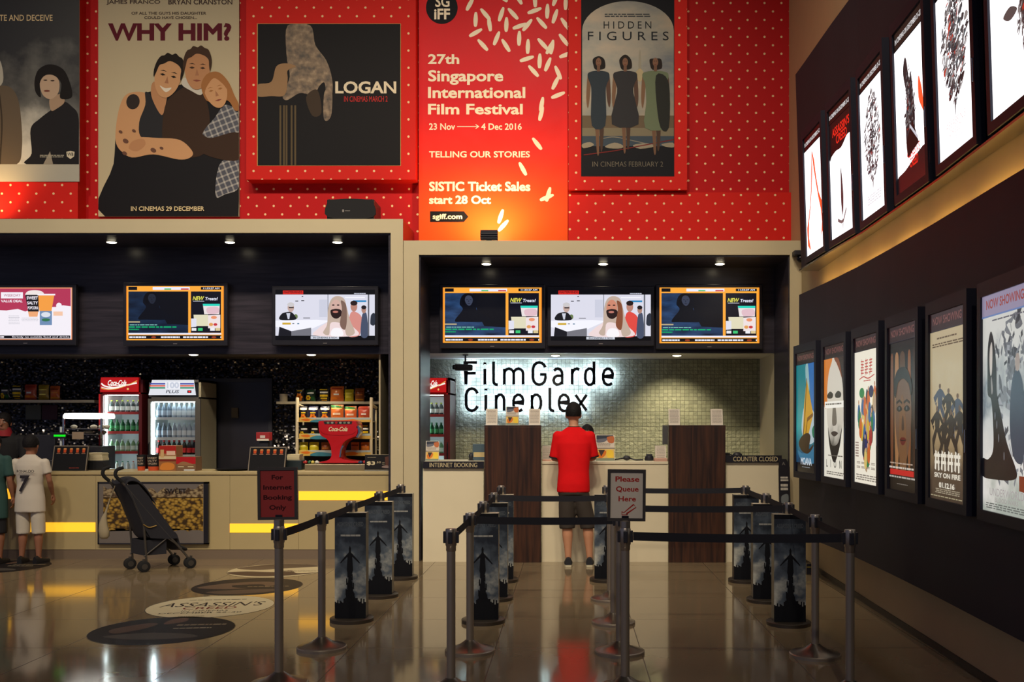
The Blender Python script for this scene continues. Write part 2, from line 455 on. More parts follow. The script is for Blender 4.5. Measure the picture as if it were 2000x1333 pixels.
UPX = lambda y: interp(y, [(5.0, 2.39), (5.61, 2.42), (6.53, 2.466), (7.40, 2.484), (8.35, 2.50), (9.21, 2.47), (10.12, 2.454), (11, 2.43)])
o = single(board([10.5] + [10.2 - .35 * i for i in range(22)], UPX, 3.17, 5.24, .03, .031), 'wall_panel_board', 'dark brown leaning board high on the right wall behind the white lightboxes', 'wall panel', (UPX(7), 7, 3.17))

# ---- left booth frame and right booth frame (beige fascias with posts)
xa, xb, xc = X(763, DF), X(787, DF), X(818, DF)
zl0, zl1, zr0, zr1 = Z(455, DF), Z(428, DF), Z(498, DF), Z(470, DF)
xr0, xr1 = X(1543, DF), 2.618
b = MB()
b.box((-9.5, DF, zl0), (xb, 12.0, zl1), m_beige); b.box((xa, DF, 0), (xb, 12.04, zl0), m_beige)
b.box((xb, DF + .004, zr1), (xb + .004, 11.99, zl1 - .004), m_redplain)
struct(b, 'trim_1')
b = MB()
b.box((xb + .005, DF + .004, 0), (xc, 12.04, zr0), m_beige); b.box((xb + .005, DF + .004, zr0), (xr1, 12.0, zr1), m_beige)
b.box((xr0, DF + .004, 0), (xr1, 12.04, zr0), m_beige)
struct(b, 'trim_2')
# dark linings, soffits and the headers the screens hang on
b = MB()
b.box((-9.5, DF + .03, zl0 - .02), (xa, 12.04, zl0), m_darkwood); b.box((-9.5, 12.04, Z(692, 12.04)), (xa, 12.12, zl0), m_darkwood)
b.box((xa - .03, DF + .03, 0), (xa, 13.1, zl0 - .02), m_darkwood)
struct(b, 'wall_header_left')
b = MB()
b.box((xc, DF + .03, zr0 - .02), (xr0, 12.04, zr0), m_darkwood); b.box((xc, 12.04, Z(690, 12.04)), (xr0, 12.12, zr0), m_darkwood)
b.box((xc, DF + .03, 0), (xc + .015, 12.04, zr0 - .02), m_darkwood); b.box((xr0 - .015, DF + .03, 0), (xr0, 12.04, zr0 - .02), m_darkwood)
struct(b, 'wall_header_right')
# back rooms
zc = 2.41
b = MB(); b.box((-9.5, 13.1, 0), (xa, 13.2, zc + .3), m_mosaic); struct(b, 'wall_back_snack_bar')
b = MB(); b.box((xc - .6, 13.1, 0), (2.62, 13.2, zc + .3), m_stone); struct(b, 'wall_back_tickets')
b = MB(); b.box((xc - .62, 12.12, 0), (xc - .6, 13.1, zc), m_beige); b.box((X(1484, 13.1), 12.12, 0), (2.62, 13.1, zc), m_beige); struct(b, 'wall_side_tickets')
b = MB(); b.box((-9.5, 12.12, zc), (xa, 13.2, zc + .05), M('bar_ceiling_grey', (96, 88, 80), .6)); struct(b, 'ceiling_snack_bar')
b = MB(); b.box((xc - .62, 12.12, zc), (2.62, 13.2, zc + .05), M('ticket_ceiling', (205, 200, 190), .6)); struct(b, 'ceiling_tickets')
# dark service doorway between the coolers and the snack rack
d = 13.06
b = MB(); x0, x1, zt = X(392, d), X(524, d), Z(747, d)
b.box((x0, 13.06, 0), (x1, 13.098, zt), m_black); b.box((x0 - .05, 13.05, 0), (x0, 13.098, zt + .05), m_darkplastic); b.box((x1, 13.05, 0), (x1 + .05, 13.098, zt + .05), m_darkplastic); b.box((x0, 13.05, zt), (x1, 13.098, zt + .05), m_darkplastic)
struct(b, 'door_1')

# ---- red dotted boxes and lower bands on the upper wall
DB = 11.8
b = MB(); b.box((-10, DB, Z(427, DB)), (X(152, DB), 12.0, 9.2), m_red2); struct(b, 'trim_3')
b = MB(); b.box((X(1110, 11.87), 11.87, zr1), (X(1546, 11.87), 12.0, Z(376, 11.87)), m_red2); struct(b, 'trim_4')

# ================================================================== posters on the red wall
def poster_box(d, px0, py0, px1, py1, depth, name, label, cat, mat, at=None):
    """a shallow box on the wall; its front lies at distance d"""
    t = thing(name, label, cat, ((X(px0, d) + X(px1, d)) / 2, d + depth, max(Z(py1, d), 0)))
    b = MB(); b.box((X(px0, d), d, Z(py1, d)), (X(px1, d), d + depth, Z(py0, d)), mat)
    b.build('backing_box', t, t.location)
    return t
def sheet_part(t, b, name='printed_sheet', label=None):
    o = b.build(name, t, t.location, recalc=False)
    if label: o['label'] = label
    return o

# poster at the far left, grey scene
d = 11.79
t = poster_box(d, -150, -330, 155, 355, .01, 'wall_poster', 'dark grey poster at far left with two standing figures and a pale lower strip', 'poster', M('poster_edge', (150, 142, 128), .6))
b = MB(photo_plane(d))
m_smoke = M('print_smoke', (120, 118, 112), .45); q = NT(m_smoke)
n = q.n('ShaderNodeTexNoise', {'Vector': q.obj(), 'Scale': 1.6, 'Detail': 6., 'Roughness': .55})
sp = q.n('ShaderNodeSeparateXYZ', {0: q.obj()})
g = q.math('SUBTRACT', n.outputs[0], q.math('MULTIPLY', q.math('SUBTRACT', sp.outputs[2], .95), .42))
q.link(q.ramp(g, [(.28, lin((30, 30, 33))), (.5, lin((96, 95, 90))), (.78, lin((205, 202, 190)))]), 'Base Color')
b.clip = (-150, -330, 154.5, 321); b.quad(-150, -330, 155, 355, col(176, 172, 158), 1)
b.quad(-150, -330, 155, 321, m_smoke, 2)
b.blob([(-20, 321), (-22, 180), (0, 168), (22, 172), (36, 196), (42, 240), (43, 290), (33, 321)], col(98, 86, 72), 3)
b.line(spline([(-2, 175), (4, 240), (0, 321)]), 3, col(62, 54, 46), 4)
b.blob([(-18, 175), (-20, 120), (0, 118), (6, 160)], col(176, 172, 160), 3)
b.blob([(52, 321), (62, 300), (60, 252), (78, 232), (104, 212), (122, 198), (140, 208), (154, 232), (155, 321)], col(34, 33, 36), 3)
b.blob([(100, 216), (98, 192), (122, 184), (126, 200), (112, 212)], col(168, 142, 118), 4)
b.blob([(79, 150), (88, 140), (104, 144), (116, 160), (114, 182), (100, 194), (86, 188), (79, 172)], col(186, 160, 136), 5)
b.blob([(70, 180), (68, 158), (76, 136), (98, 126), (124, 136), (138, 166), (140, 190), (118, 192), (120, 164), (106, 148), (88, 148), (78, 164), (80, 190)], col(30, 27, 27), 6)
b.ell(89, 157, 4, 1.2, col(60, 46, 40), 6); b.ell(103, 158, 4, 1.2, col(60, 46, 40), 6); b.ell(92, 178, 6, 2, col(120, 70, 60), 6)
b.poly([(85, 321), (98, 296), (104, 321)], col(150, 142, 128), 4)
b.greek(78, 303, 126, 309, col(170, 166, 150), 5, 2)
b.poly([(130, 297), (138, 295), (146, 297), (145, 306), (138, 311), (131, 306)], col(215, 205, 180), 5)
b.text('WB', 132, 298.5, 144, 305, col(50, 48, 50), 6, .02)
sheet_part(t, b)
b = MB(photo_plane(d)); b.text('INFILTRATE AND DECEIVE', -56, 29, 103, 41, col(222, 196, 150), 4, .01)
sheet_part(t, b, 'lettering', 'pale gold capitals')

# cream comedy poster in the recess
d = 11.97
t = poster_box(d, 192, -260, 467, 423, .03, 'wall_poster', 'tall cream poster with three hugging figures and a big maroon title', 'poster', M('poster_edge', (150, 142, 128), .6))
cream = col(196, 182, 150); sk = col(206, 156, 112); sk2 = col(190, 138, 98); dk = col(28, 27, 31); br = col(62, 44, 34); hr = col(36, 28, 24)
b = MB(photo_plane(d)); b.clip = (192, -260, 466.8, 423); b.quad(192, -260, 467, 423, cream, 1)
b.blob([(205, 424), (222, 320), (228, 250), (246, 190), (290, 180), (330, 170), (400, 160), (440, 180), (466, 220), (466, 424)], dk, 2)            # dark lower bodies
b.blob([(226, 275), (230, 225), (242, 190), (262, 180), (288, 184), (300, 210), (290, 240), (282, 268), (262, 300), (240, 298)], sk, 3)           # upper arm
b.blob([(278, 270), (272, 240), (284, 205), (284, 180), (298, 190), (318, 226), (322, 275)], col(44, 44, 48), 4)                                     # vest
b.blob([(296, 188), (300, 160), (326, 172), (322, 212), (314, 224)], sk2, 4)
b.blob([(318, 275), (322, 210), (340, 184), (368, 170), (400, 190), (410, 240), (400, 300), (340, 306)], br, 5)                                  # jacket
b.blob([(356, 166), (362, 152), (396, 172), (392, 186), (374, 178)], col(206, 200, 186), 6)
b.blob([(238, 292), (262, 270), (310, 270), (352, 274), (376, 296), (372, 308), (350, 312), (300, 302), (258, 308)], sk, 7)                            # forearm
b.blob([(252, 290), (260, 276), (280, 272), (284, 284), (268, 296)], sk2, 8)
b.ell(260, 199, 13, 15, col(52, 44, 42), 4, .2)
for (u, v, r) in ((236, 258, 4), (246, 276, 6), (262, 256, 4), (300, 294, 6), (316, 290, 4), (244, 300, 5)): b.ell(u, v, r, r * .7, col(110, 76, 62), 8, .5)
pl = M('print_plaid', (120, 120, 126), .5); q = NT(pl); sp = q.n('ShaderNodeSeparateXYZ', {0: q.obj()})
ga = q.math('GREATER_THAN', q.math('FRACT', q.math('MULTIPLY', q.math('ADD', sp.outputs[0], q.math('MULTIPLY', sp.outputs[2], .4)), 13.)), .72)
gb = q.math('GREATER_THAN', q.math('FRACT', q.math('MULTIPLY', q.math('SUBTRACT', sp.outputs[2], q.math('MULTIPLY', sp.outputs[0], .4)), 13.)), .72)
q.link(q.mix(q.math('MULTIPLY', q.math('ADD', ga, gb), .5), lin((64, 66, 80)), lin((176, 172, 166))), 'Base Color')
b.blob([(396, 262), (420, 230), (438, 206), (458, 212), (467, 230), (467, 300), (440, 300), (410, 290)], pl, 6)
b.blob([(422, 384), (424, 340), (436, 314), (467, 312), (467, 366), (440, 380)], pl, 6)
b.blob([(392, 262), (412, 270), (467, 260), (467, 312), (410, 306), (384, 286)], br, 7)
def face(b, cu, cv, ru, rv, skin, hair, rot, L, smile=False, long=False):
    c, s = math.cos(rot), math.sin(rot)
    def P(u, v): return (cu + u * ru * c - v * rv * s, cv + u * ru * s + v * rv * c)
    if long: b.poly([P(*p) for p in smooth([(-1.1, .3), (-1.15, -.7), (-.4, -1.35), (.6, -1.3), (1.25, -.5), (1.5, .6), (1.75, 1.5), (1.2, 1.6), (.8, .8), (-.6, .6)])], hair, L)
    b.poly([P(*p) for p in smooth([(-.95, -.5), (0, -1.1), (.95, -.5), (.9, .35), (.5, .95), (0, 1.15), (-.5, .95), (-.9, .35)])], skin, L + 1)
    if not long: b.poly([P(*p) for p in smooth([(-1.04, .1), (-1.14, -.3), (-1.06, -.8), (-.86, -1.14), (-.6, -1.24), (-.4, -1.42), (-.05, -1.36), (.2, -1.48), (.5, -1.34), (.78, -1.26), (1.0, -.92), (1.1, -.5), (1.0, .0), (.9, -.3), (.84, -.66), (.5, -.88), (-.1, -.98), (-.5, -.76), (-.8, -.62), (-.92, -.2)], 3)], hair, L + 2)
    else: b.poly([P(*p) for p in smooth([(-1.1, .0), (-.9, -.9), (0, -1.35), (.9, -.95), (1.1, .2), (.75, -.4), (.1, -.95), (-.75, -.45)])], hair, L + 2)
    for q_ in (-.42, .42):
        b.poly([P(q_ + .22 * x, -.14 + .07 * y) for x, y in ((-1, 0), (0, -1), (1, 0), (0, 1))], hair, L + 2)
        b.poly([P(q_ + .27 * x, -.36 + .05 * y) for x, y in ((-1, .4), (0, -1), (1, .4), (0, .2))], hair, L + 2)
    b.poly([P(*p) for p in ((-.04, -.1), (.16, .3), (-.14, .32))], col(170, 118, 86), L + 2)
    if smile: b.poly([P(*p) for p in smooth([(-.45, .52), (0, .6), (.45, .5), (.1, .82)])], col(232, 222, 204), L + 2)
    else: b.poly([P(*p) for p in ((-.34, .6), (0, .55), (.34, .6), (0, .68))], col(140, 76, 64), L + 2)
face(b, 328, 153, 26, 34, sk, hr, .22, 9, smile=True)
face(b, 386, 138, 25, 33, sk2, col(70, 50, 38), .05, 12)
face(b, 423, 180, 22, 28, sk, col(166, 112, 66), -.25, 15, long=True)
sheet_part(t, b)
b = MB(photo_plane(d)); mar = col(96, 26, 40); tx = col(74, 58, 54)
b.text('JAMES FRANCO', 208, 0, 313, 10, tx, 3, .02); b.text('BRYAN CRANSTON', 329, -1, 454, 9, tx, 3, .02)
b.text('OF ALL THE GUYS HIS DAUGHTER', 257, 23, 403, 29, tx, 3, .02); b.text('COULD HAVE CHOSEN...', 282, 32, 385, 37.5, tx, 3, .02)
b.text('WHY HIM?', 211, 45, 452, 80, mar, 3, .042)
b.text('IN CINEMAS 29 DECEMBER', 257, 404, 400, 413, col(216, 196, 152), 20, .02)
sheet_part(t, b, 'lettering', 'maroon title and small capitals')

# square black poster in its red dotted box
d = DB
t = poster_box(d, 481, -90, 812, 351, .2, 'wall_poster_box', 'red dotted box with a square black poster of two clasped hands', 'poster', m_red2)
b = MB(photo_plane(d)); b.clip = (503, 47, 782, 323.5); b.quad(502, 46, 783, 324, col(190, 150, 90), 1); b.quad(503.5, 47, 782, 323.5, col(26, 25, 28), 2)
m_hand = M('print_rough_skin', (120, 96, 70), .5); q = NT(m_hand)
n = q.n('ShaderNodeTexNoise', {'Vector': q.obj(), 'Scale': 14., 'Detail': 8.}); q.link(q.ramp(n.outputs[0], [(.3, lin((58, 46, 36))), (.55, lin((120, 98, 74))), (.75, lin((160, 136, 106)))]), 'Base Color')
b.blob([(562, 50), (606, 50), (616, 88), (636, 116), (646, 142), (650, 170), (646, 196), (638, 190), (634, 162), (624, 168), (612, 186), (586, 182), (560, 196), (552, 184), (566, 150), (560, 110)], m_hand, 3)
b.blob([(634, 180), (648, 176), (648, 220), (640, 236), (632, 228)], m_hand, 4)
b.blob([(598, 190), (620, 176), (628, 220), (610, 226)], col(64, 52, 42), 3)
b.blob([(503, 166), (530, 160), (540, 130), (560, 124), (578, 130), (562, 138), (562, 156), (556, 186), (530, 188), (503, 188)], col(150, 118, 86), 5)
for u in (546, 553, 558, 568, 575): b.quad(u, 206, u + 3.5, 323, col(92, 78, 56), 3)
sheet_part(t, b)
b = MB(photo_plane(d)); b.text('LOGAN', 655, 159, 774, 183, col(226, 212, 184), 4, .03); b.text('IN CINEMAS MARCH 2', 672, 188, 757, 199, col(176, 44, 44), 4, .01)
sheet_part(t, b, 'lettering', 'cream title over a small red line')

# festival banner
d = 11.94
t = poster_box(d, 818, -300, 1109, 470, .055, 'festival_banner', 'tall glossy red banner with white rice grains and festival wording', 'banner', M('banner_edge', (226, 200, 150), .5))
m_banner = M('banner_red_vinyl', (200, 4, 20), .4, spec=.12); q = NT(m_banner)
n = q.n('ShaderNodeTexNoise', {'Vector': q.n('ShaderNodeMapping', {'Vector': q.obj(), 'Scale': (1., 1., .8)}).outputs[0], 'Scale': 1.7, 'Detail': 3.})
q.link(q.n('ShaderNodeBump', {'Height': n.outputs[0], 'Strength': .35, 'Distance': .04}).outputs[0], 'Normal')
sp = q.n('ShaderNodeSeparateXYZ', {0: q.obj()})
q.link(q.ramp(q.math('DIVIDE', sp.outputs[2], 4.), [(.0, lin((240, 92, 30))), (.27, lin((226, 40, 28))), (.42, lin((206, 4, 22)))]), 'Base Color')  # orange lower part paints the uplight's glow into the vinyl colour
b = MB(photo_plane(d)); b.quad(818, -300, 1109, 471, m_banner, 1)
sheet_part(t, b)
wt = col(238, 226, 200, rough=.35); b = MB(photo_plane(d))
b.text('27th', 836, 106, 897, 125.5, wt, 3, .028); b.text('Singapore', 836, 137, 983, 166, wt, 3, .028)
b.text('International', 836, 170, 1026, 192, wt, 3, .028); b.text('Film Festival', 836, 203, 1021, 224, wt, 3, .028)
b.text('23 Nov', 838, 241, 889, 254, wt, 3, .02); b.text('4 Dec 2016', 940, 241, 1019, 254, wt, 3, .02)
b.line([(893, 247.5), (934, 247.5)], 1.5, wt, 3); b.line([(929, 243.5), (935, 247.5), (929, 251.5)], 1.5, wt, 4)
b.text('TELLING OUR STORIES', 838, 295.5, 1035, 308, wt, 3, .02)
b.text('SISTIC Ticket Sales', 838, 355, 1036, 374, wt, 3, .035); b.text('start 28 Oct', 838, 382, 959, 399, wt, 3, .035)
b.poly([(840, 413), (906, 413), (915, 423.5), (906, 434), (840, 434)], col(24, 22, 26), 2); b.text('sgiff.com', 845, 418, 903, 431.5, wt, 4, .03)
sheet_part(t, b, 'lettering', 'white wording')
b = MB(photo_plane(d)); b.ell(863, 15, 31, 32, col(22, 22, 28), 2, n=40)
b.text('SG', 850, -8, 878, 14, wt, 3, .02); b.text('iFF', 848, 17, 879, 38, wt, 3, .03)
sheet_part(t, b, 'round_emblem', 'black disc with cream letters')
b = MB(photo_plane(d))
grains = [(918, 8, 118), (948, 28, 50), (979, 28, 108), (1002, 27, 48), (929, 38, 92), (956, 47, 82), (989, 48, 92), (929, 64, 150), (970, 75, 112), (943, 88, 48), (988, 89, 58),
    (1044, 21, 160), (1069, 22, 92), (1084, 32, 108), (1104, 47, 55), (1058, 45, 48), (1015, 51, 160), (1030, 49, 128), (1014, 75, 92), (1031, 91, 92), (1101, 78, 52), (1060, 86, 48), (1078, 92, 100), (1074, 93, 118),
    (1029, 115, 162), (1054, 119, 92), (1070, 126, 112), (1042, 139, 48), (1090, 142, 66), (1085, 162, 116), (1090, 186, 158), (1058, 204, 100), (1057, 222, 104), (1049, 281, 52), (1021, 330, 62), (1071, 380, 105), (1068, 386, 158), (978, 423, 108), (983, 441, 132), (1045, 0, 88), (1085, -2, 110), (1105, 5, 92), (980, -6, 40), (1012, -4, 60), (1106, 107, 160)]
for u, v, a in grains:
    c, s = math.cos(R(a)), math.sin(R(a)); l, h = 14.5, 4.2
    b.poly([(u + x * l * c - y * h * s, v + x * l * s + y * h * c) for x, y in smooth([(-1, 0), (-.86, -.6), (0, -1), (.86, -.7), (1, 0), (.86, .7), (0, 1), (-.86, .6)], 3) if u + x * l * c - y * h * s < 1109.5], wt, 2)
sheet_part(t, b, 'grain_pattern', 'scattered white rice grains')

# narrow dark poster in its red dotted box
d = 11.8
t = poster_box(d, 1110, -330, 1342, 371, .2, 'wall_poster_box', 'red dotted box with a tall dim poster of three women walking', 'poster', m_red2)
b = MB(photo_plane(d))
m_dusk = M('print_dusk_sky', (100, 102, 98), .4); q = NT(m_dusk)
n = q.n('ShaderNodeTexNoise', {'Vector': q.n('ShaderNodeMapping', {'Vector': q.obj(), 'Scale': (1.2, 1, 2.2)}).outputs[0], 'Scale': 1.3, 'Detail': 5.}); q.link(q.ramp(n.outputs[0], [(.3, lin((66, 74, 88))), (.5, lin((122, 118, 104))), (.72, lin((160, 138, 110)))]), 'Base Color')
b.clip = (1135, -330, 1316.8, 345); b.quad(1135, -330, 1317, 345, col(24, 25, 31), 1); b.quad(1137, 60, 1316, 229, m_dusk, 2)
b.poly([(1226.5 + 89.5 * math.cos(a), 60.2 - 58 * math.sin(a)) for a in [math.pi - math.pi * i / 20 for i in range(21)]], m_dusk, 2)
b.quad(1137, 226, 1316, 250, col(104, 90, 72), 3); b.quad(1137, 250, 1316, 270, col(124, 116, 96), 3); b.quad(1137, 266, 1316, 286, col(62, 74, 86), 4)
for p in ([(1137, 282), (1152, 278), (1160, 284), (1140, 290)], [(1182, 286), (1200, 279), (1216, 284), (1214, 290), (1190, 290)], [(1236, 284), (1262, 280), (1280, 286), (1250, 291)], [(1292, 282), (1314, 279), (1316, 288), (1300, 287)]): b.blob(p, col(146, 138, 120), 5, 3)
b.line(spline([(1172, 272), (1200, 268), (1240, 276), (1262, 281)]), 1.4, col(140, 134, 120), 5); b.line([(1140, 303), (1200, 295), (1316, 273)], 2, col(110, 40, 40), 5)
b.poly([(1246, 142), (1248.5, 98), (1251, 98), (1253, 142)], col(150, 146, 132), 3); b.blob([(1240, 146), (1250, 134), (1258, 146), (1250, 160)], col(176, 162, 128), 3)
def woman(b, u, top, hips, hem, foot, dress, wd, hair, L, skirt):
    b.blob([(u - 3, foot), (u - 6, hem + 12), (u - 8, hem - 4), (u, hem - 4), (u + 1, hem + 16), (u + 1, foot)], col(112, 84, 66), L, 3)
    b.blob([(u + 4, foot - 6), (u + 2, hem + 10), (u + 1, hem - 4), (u + 10, hem - 4), (u + 8, foot - 10)], col(74, 56, 48), L, 3)
    b.blob([(u - wd, 145), (u - wd - 3, 190), (u - wd, 212), (u - wd + 4, 190), (u - wd + 6, 150)], col(120, 92, 72), L, 3); b.blob([(u + wd, 145), (u + wd + 3, 190), (u + wd, 210), (u + wd - 5, 190), (u + wd - 6, 150)], col(86, 64, 54), L, 3)
    b.blob([(u - wd, 152), (u - wd + 1, 143), (u - 8, 139), (u + 8, 139), (u + wd - 1, 143), (u + wd, 154), (u + wd - 5, 165), (u + wd - 7, hips), (u + skirt, hem), (u - skirt, hem), (u - wd + 7, hips), (u - wd + 5, 165)], dress, L + 1, 3)
    b.blob([(u - 10, 128), (u - 11, 116), (u, top), (u + 11, 116), (u + 13, 132), (u + 5, 136), (u - 6, 136)], hair, L + 1, 4)
    b.ell(u, 122, 5.4, 8.5, col(126, 92, 74), L + 2); b.quad(u - 3, 128, u + 3, 140, col(112, 82, 66), L + 2)
    b.quad(u - 3.2, 119.5, u - 1, 120.5, hair, L + 3); b.quad(u + 1, 119.5, u + 3.2, 120.5, hair, L + 3); b.quad(u - 2, 126, u + 2, 127, col(110, 50, 46), L + 3)
woman(b, 1169, 110, 180, 246, 300, col(44, 54, 64), 21, col(30, 26, 26), 6, 13)
woman(b, 1221, 107, 182, 243, 296, col(48, 48, 52), 23, col(34, 28, 26), 6, 26)
woman(b, 1280, 115, 200, 250, 299, col(104, 116, 92), 25, col(38, 30, 28), 6, 20)
b.blob([(1281, 148), (1300, 150), (1308, 180), (1306, 250), (1290, 250), (1282, 200)], col(40, 42, 40), 9, 3)
sheet_part(t, b)
b = MB(photo_plane(d)); tx = col(32, 36, 42)
b.greek(1180, 27, 1270, 35, col(62, 66, 70), 4, 2, 4)
b.text('H I D D E N', 1179, 42, 1272, 56, tx, 4, .0); b.text('F I G U R E S', 1148, 62, 1306, 79, tx, 4, .0)
b.text('IN CINEMAS FEBRUARY 2', 1157, 316, 1295, 326, col(110, 104, 92), 6, -.004)
sheet_part(t, b, 'lettering', 'dark spaced title and grey release line')

# ---- loudspeaker on the left booth, uplight on the right booth
d = 11.3; zb = zl1
t = thing('loudspeaker', 'black loudspeaker lying on top of the left booth frame', 'loudspeaker', (X(684, d), d + .18, zb))
b = MB(); b.box((X(638, d), d, zb), (X(731, d), d + .4, Z(389, d)), m_black, .015); b.build('cabinet', t, t.location)
b = MB(photo_plane(d)); b.prism(smooth([(641, 393), (650, 390.5), (684, 388.6), (720, 390.5), (728, 393), (728, 425), (641, 425)], 4), -.01, .012, M('speaker_grille', (20, 20, 24), .8)); b.build('grille', t, t.location)
b = MB(photo_plane(d)); b.quad(669, 410, 672.5, 415, m_steel, 16); b.quad(674, 412, 684, 413, m_steel, 16); o = b.build('badge', t, t.location); o['label'] = 'small silver badge'
d = 11.32; zb = zr1
t = thing('uplight', 'small black floodlight on the right booth lighting the red banner', 'floodlight', (X(955, d), d, zb))
b = MB(); b.box((X(938, d), d, zb + .02), (X(972, d), d + .045, Z(449, d)), m_black, .006); b.build('housing', t, t.location)
b = MB(); [b.box((X(938, d), d - .012, z), (X(972, d), d, z + .012), m_darkplastic) for z in (zb + .035, zb + .06, zb + .085)]; b.build('cooling_fins', t, t.location)
b = MB(); b.box((X(941, d), d + .045, zb + .03), (X(969, d), d + .048, Z(450, d) - .01), m_lampface); o = b.build('lamp_face', t, t.location)
b = MB(); b.box((X(950, d), d + .005, zb), (X(960, d), d + .04, zb + .03), m_darkmetal); b.build('foot_bracket', t, t.location)

# ---- recessed downlights in the booth soffits
def downlight(x, y, z, label, watt, group, cone=80, tilt=0):
    t = thing('downlight', label, 'ceiling light', (x, y, z), 0, group)
    b = MB(); b.lathe([(.062, -.004), (.07, -.004), (.07, .0), (.062, .0)], (0, 0, 0), M('downlight_ring', (60, 58, 58), .4), 24); b.build('trim_ring', t, smooth=True)
    b = MB(); b.lathe([(.0005, -.016), (.03, -.014), (.05, -.008), (.06, 0)], (0, 0, 0), m_lampface, 24); b.build('lamp', t)
    l = bpy.data.lights.new('downlight_beam', 'SPOT'); l.energy = watt; l.spot_size = R(cone); l.spot_blend = .8; l.color = (1, .86, .64); l.shadow_soft_size = .05
    o = bpy.data.objects.new('downlight_beam', l); C.objects.link(o); o.location = (x, y, z - .02); o.rotation_euler.x = R(tilt)
    return t
for i, px in enumerate((218, 449, 659)):
    downlight(X(px, 11.7), 11.7, zl0 - .021, ['round downlight over the snack counter, the one nearest the left edge', 'round downlight over the snack counter, middle one', 'round downlight over the snack counter, closest to the beige post'][i], 14, 'downlights of the snack bar soffit')
for i, px in enumerate((950, 1178, 1406)):
    downlight(X(px, 11.74), 11.74, zr0 - .021, ['round downlight over the ticket counter, nearest the beige post', 'round downlight over the ticket counter, middle one', 'round downlight over the ticket counter, nearest the right wall'][i], 22, 'downlights of the ticket soffit')
# small fittings in the back-room ceilings
for px, lab, wt_ in ((608, 'ceiling lamp over the snack rack inside the bar', 60), (378, 'ceiling lamp above the striped drinks cooler', 10)):
    downlight(X(px, 12.26), 12.26, zc - .001, lab, wt_, 'lamps in the snack bar back room', 130)
for px, lab, wt_ in ((1085, 'ceiling lamp in front of the lit lettering', 40), (1322, 'ceiling lamp shining down the stone wall above the right walnut pillar', 120)):
    downlight(X(px, 12.42), 12.42, zc - .001, lab, wt_, 'lamps in the ticket back room', 96, 26)

# ================================================================== screens
def screen_plane(x0, y0, x1, y1, d):   # u, v in 0..1 over the lit area, v downwards
    ox, oz = X(x0, d), Z(y0, d)
    return lambda u, v, ww: Vector((ox + (X(x1, d) - ox) * u, d - ww, oz + (Z(y1, d) - oz) * v))
def tv(x0, y0, x1, y1, label, art, bez=7):
    d = 11.92
    t = thing('wall_screen', label, 'television', (X((x0 + x1) / 2, d), 12.04, Z(y1, d)), 0, 'screens over the counters')
    b = MB(); b.box((X(x0 - bez, d), d + .004, Z(y1 + bez + 4, d)), (X(x1 + bez, d), d + .07, Z(y0 - bez, d)), m_black, .008); b.build('cabinet', t, t.location)
    b = MB(); b.box((X((x0 + x1) / 2 - 30, d), d + .07, Z(y0 + 30, d)), (X((x0 + x1) / 2 + 30, d), 12.041, Z(y1 - 30, d)), m_darkmetal); b.build('wall_bracket', t, t.location)
    b = MB(screen_plane(x0, y0, x1, y1, d)); b.lw = .0004; art(b); o = b.build('display', t, t.location, recalc=False); o['label'] = 'lit picture'
    b = MB(photo_plane(d)); b.quad((x0 + x1) / 2 - 4, y1 + bez - 1, (x0 + x1) / 2 + 4, y1 + bez + .6, m_steel, 1); b.build('badge', t, t.location, recalc=False)
    return t
K = 1.0
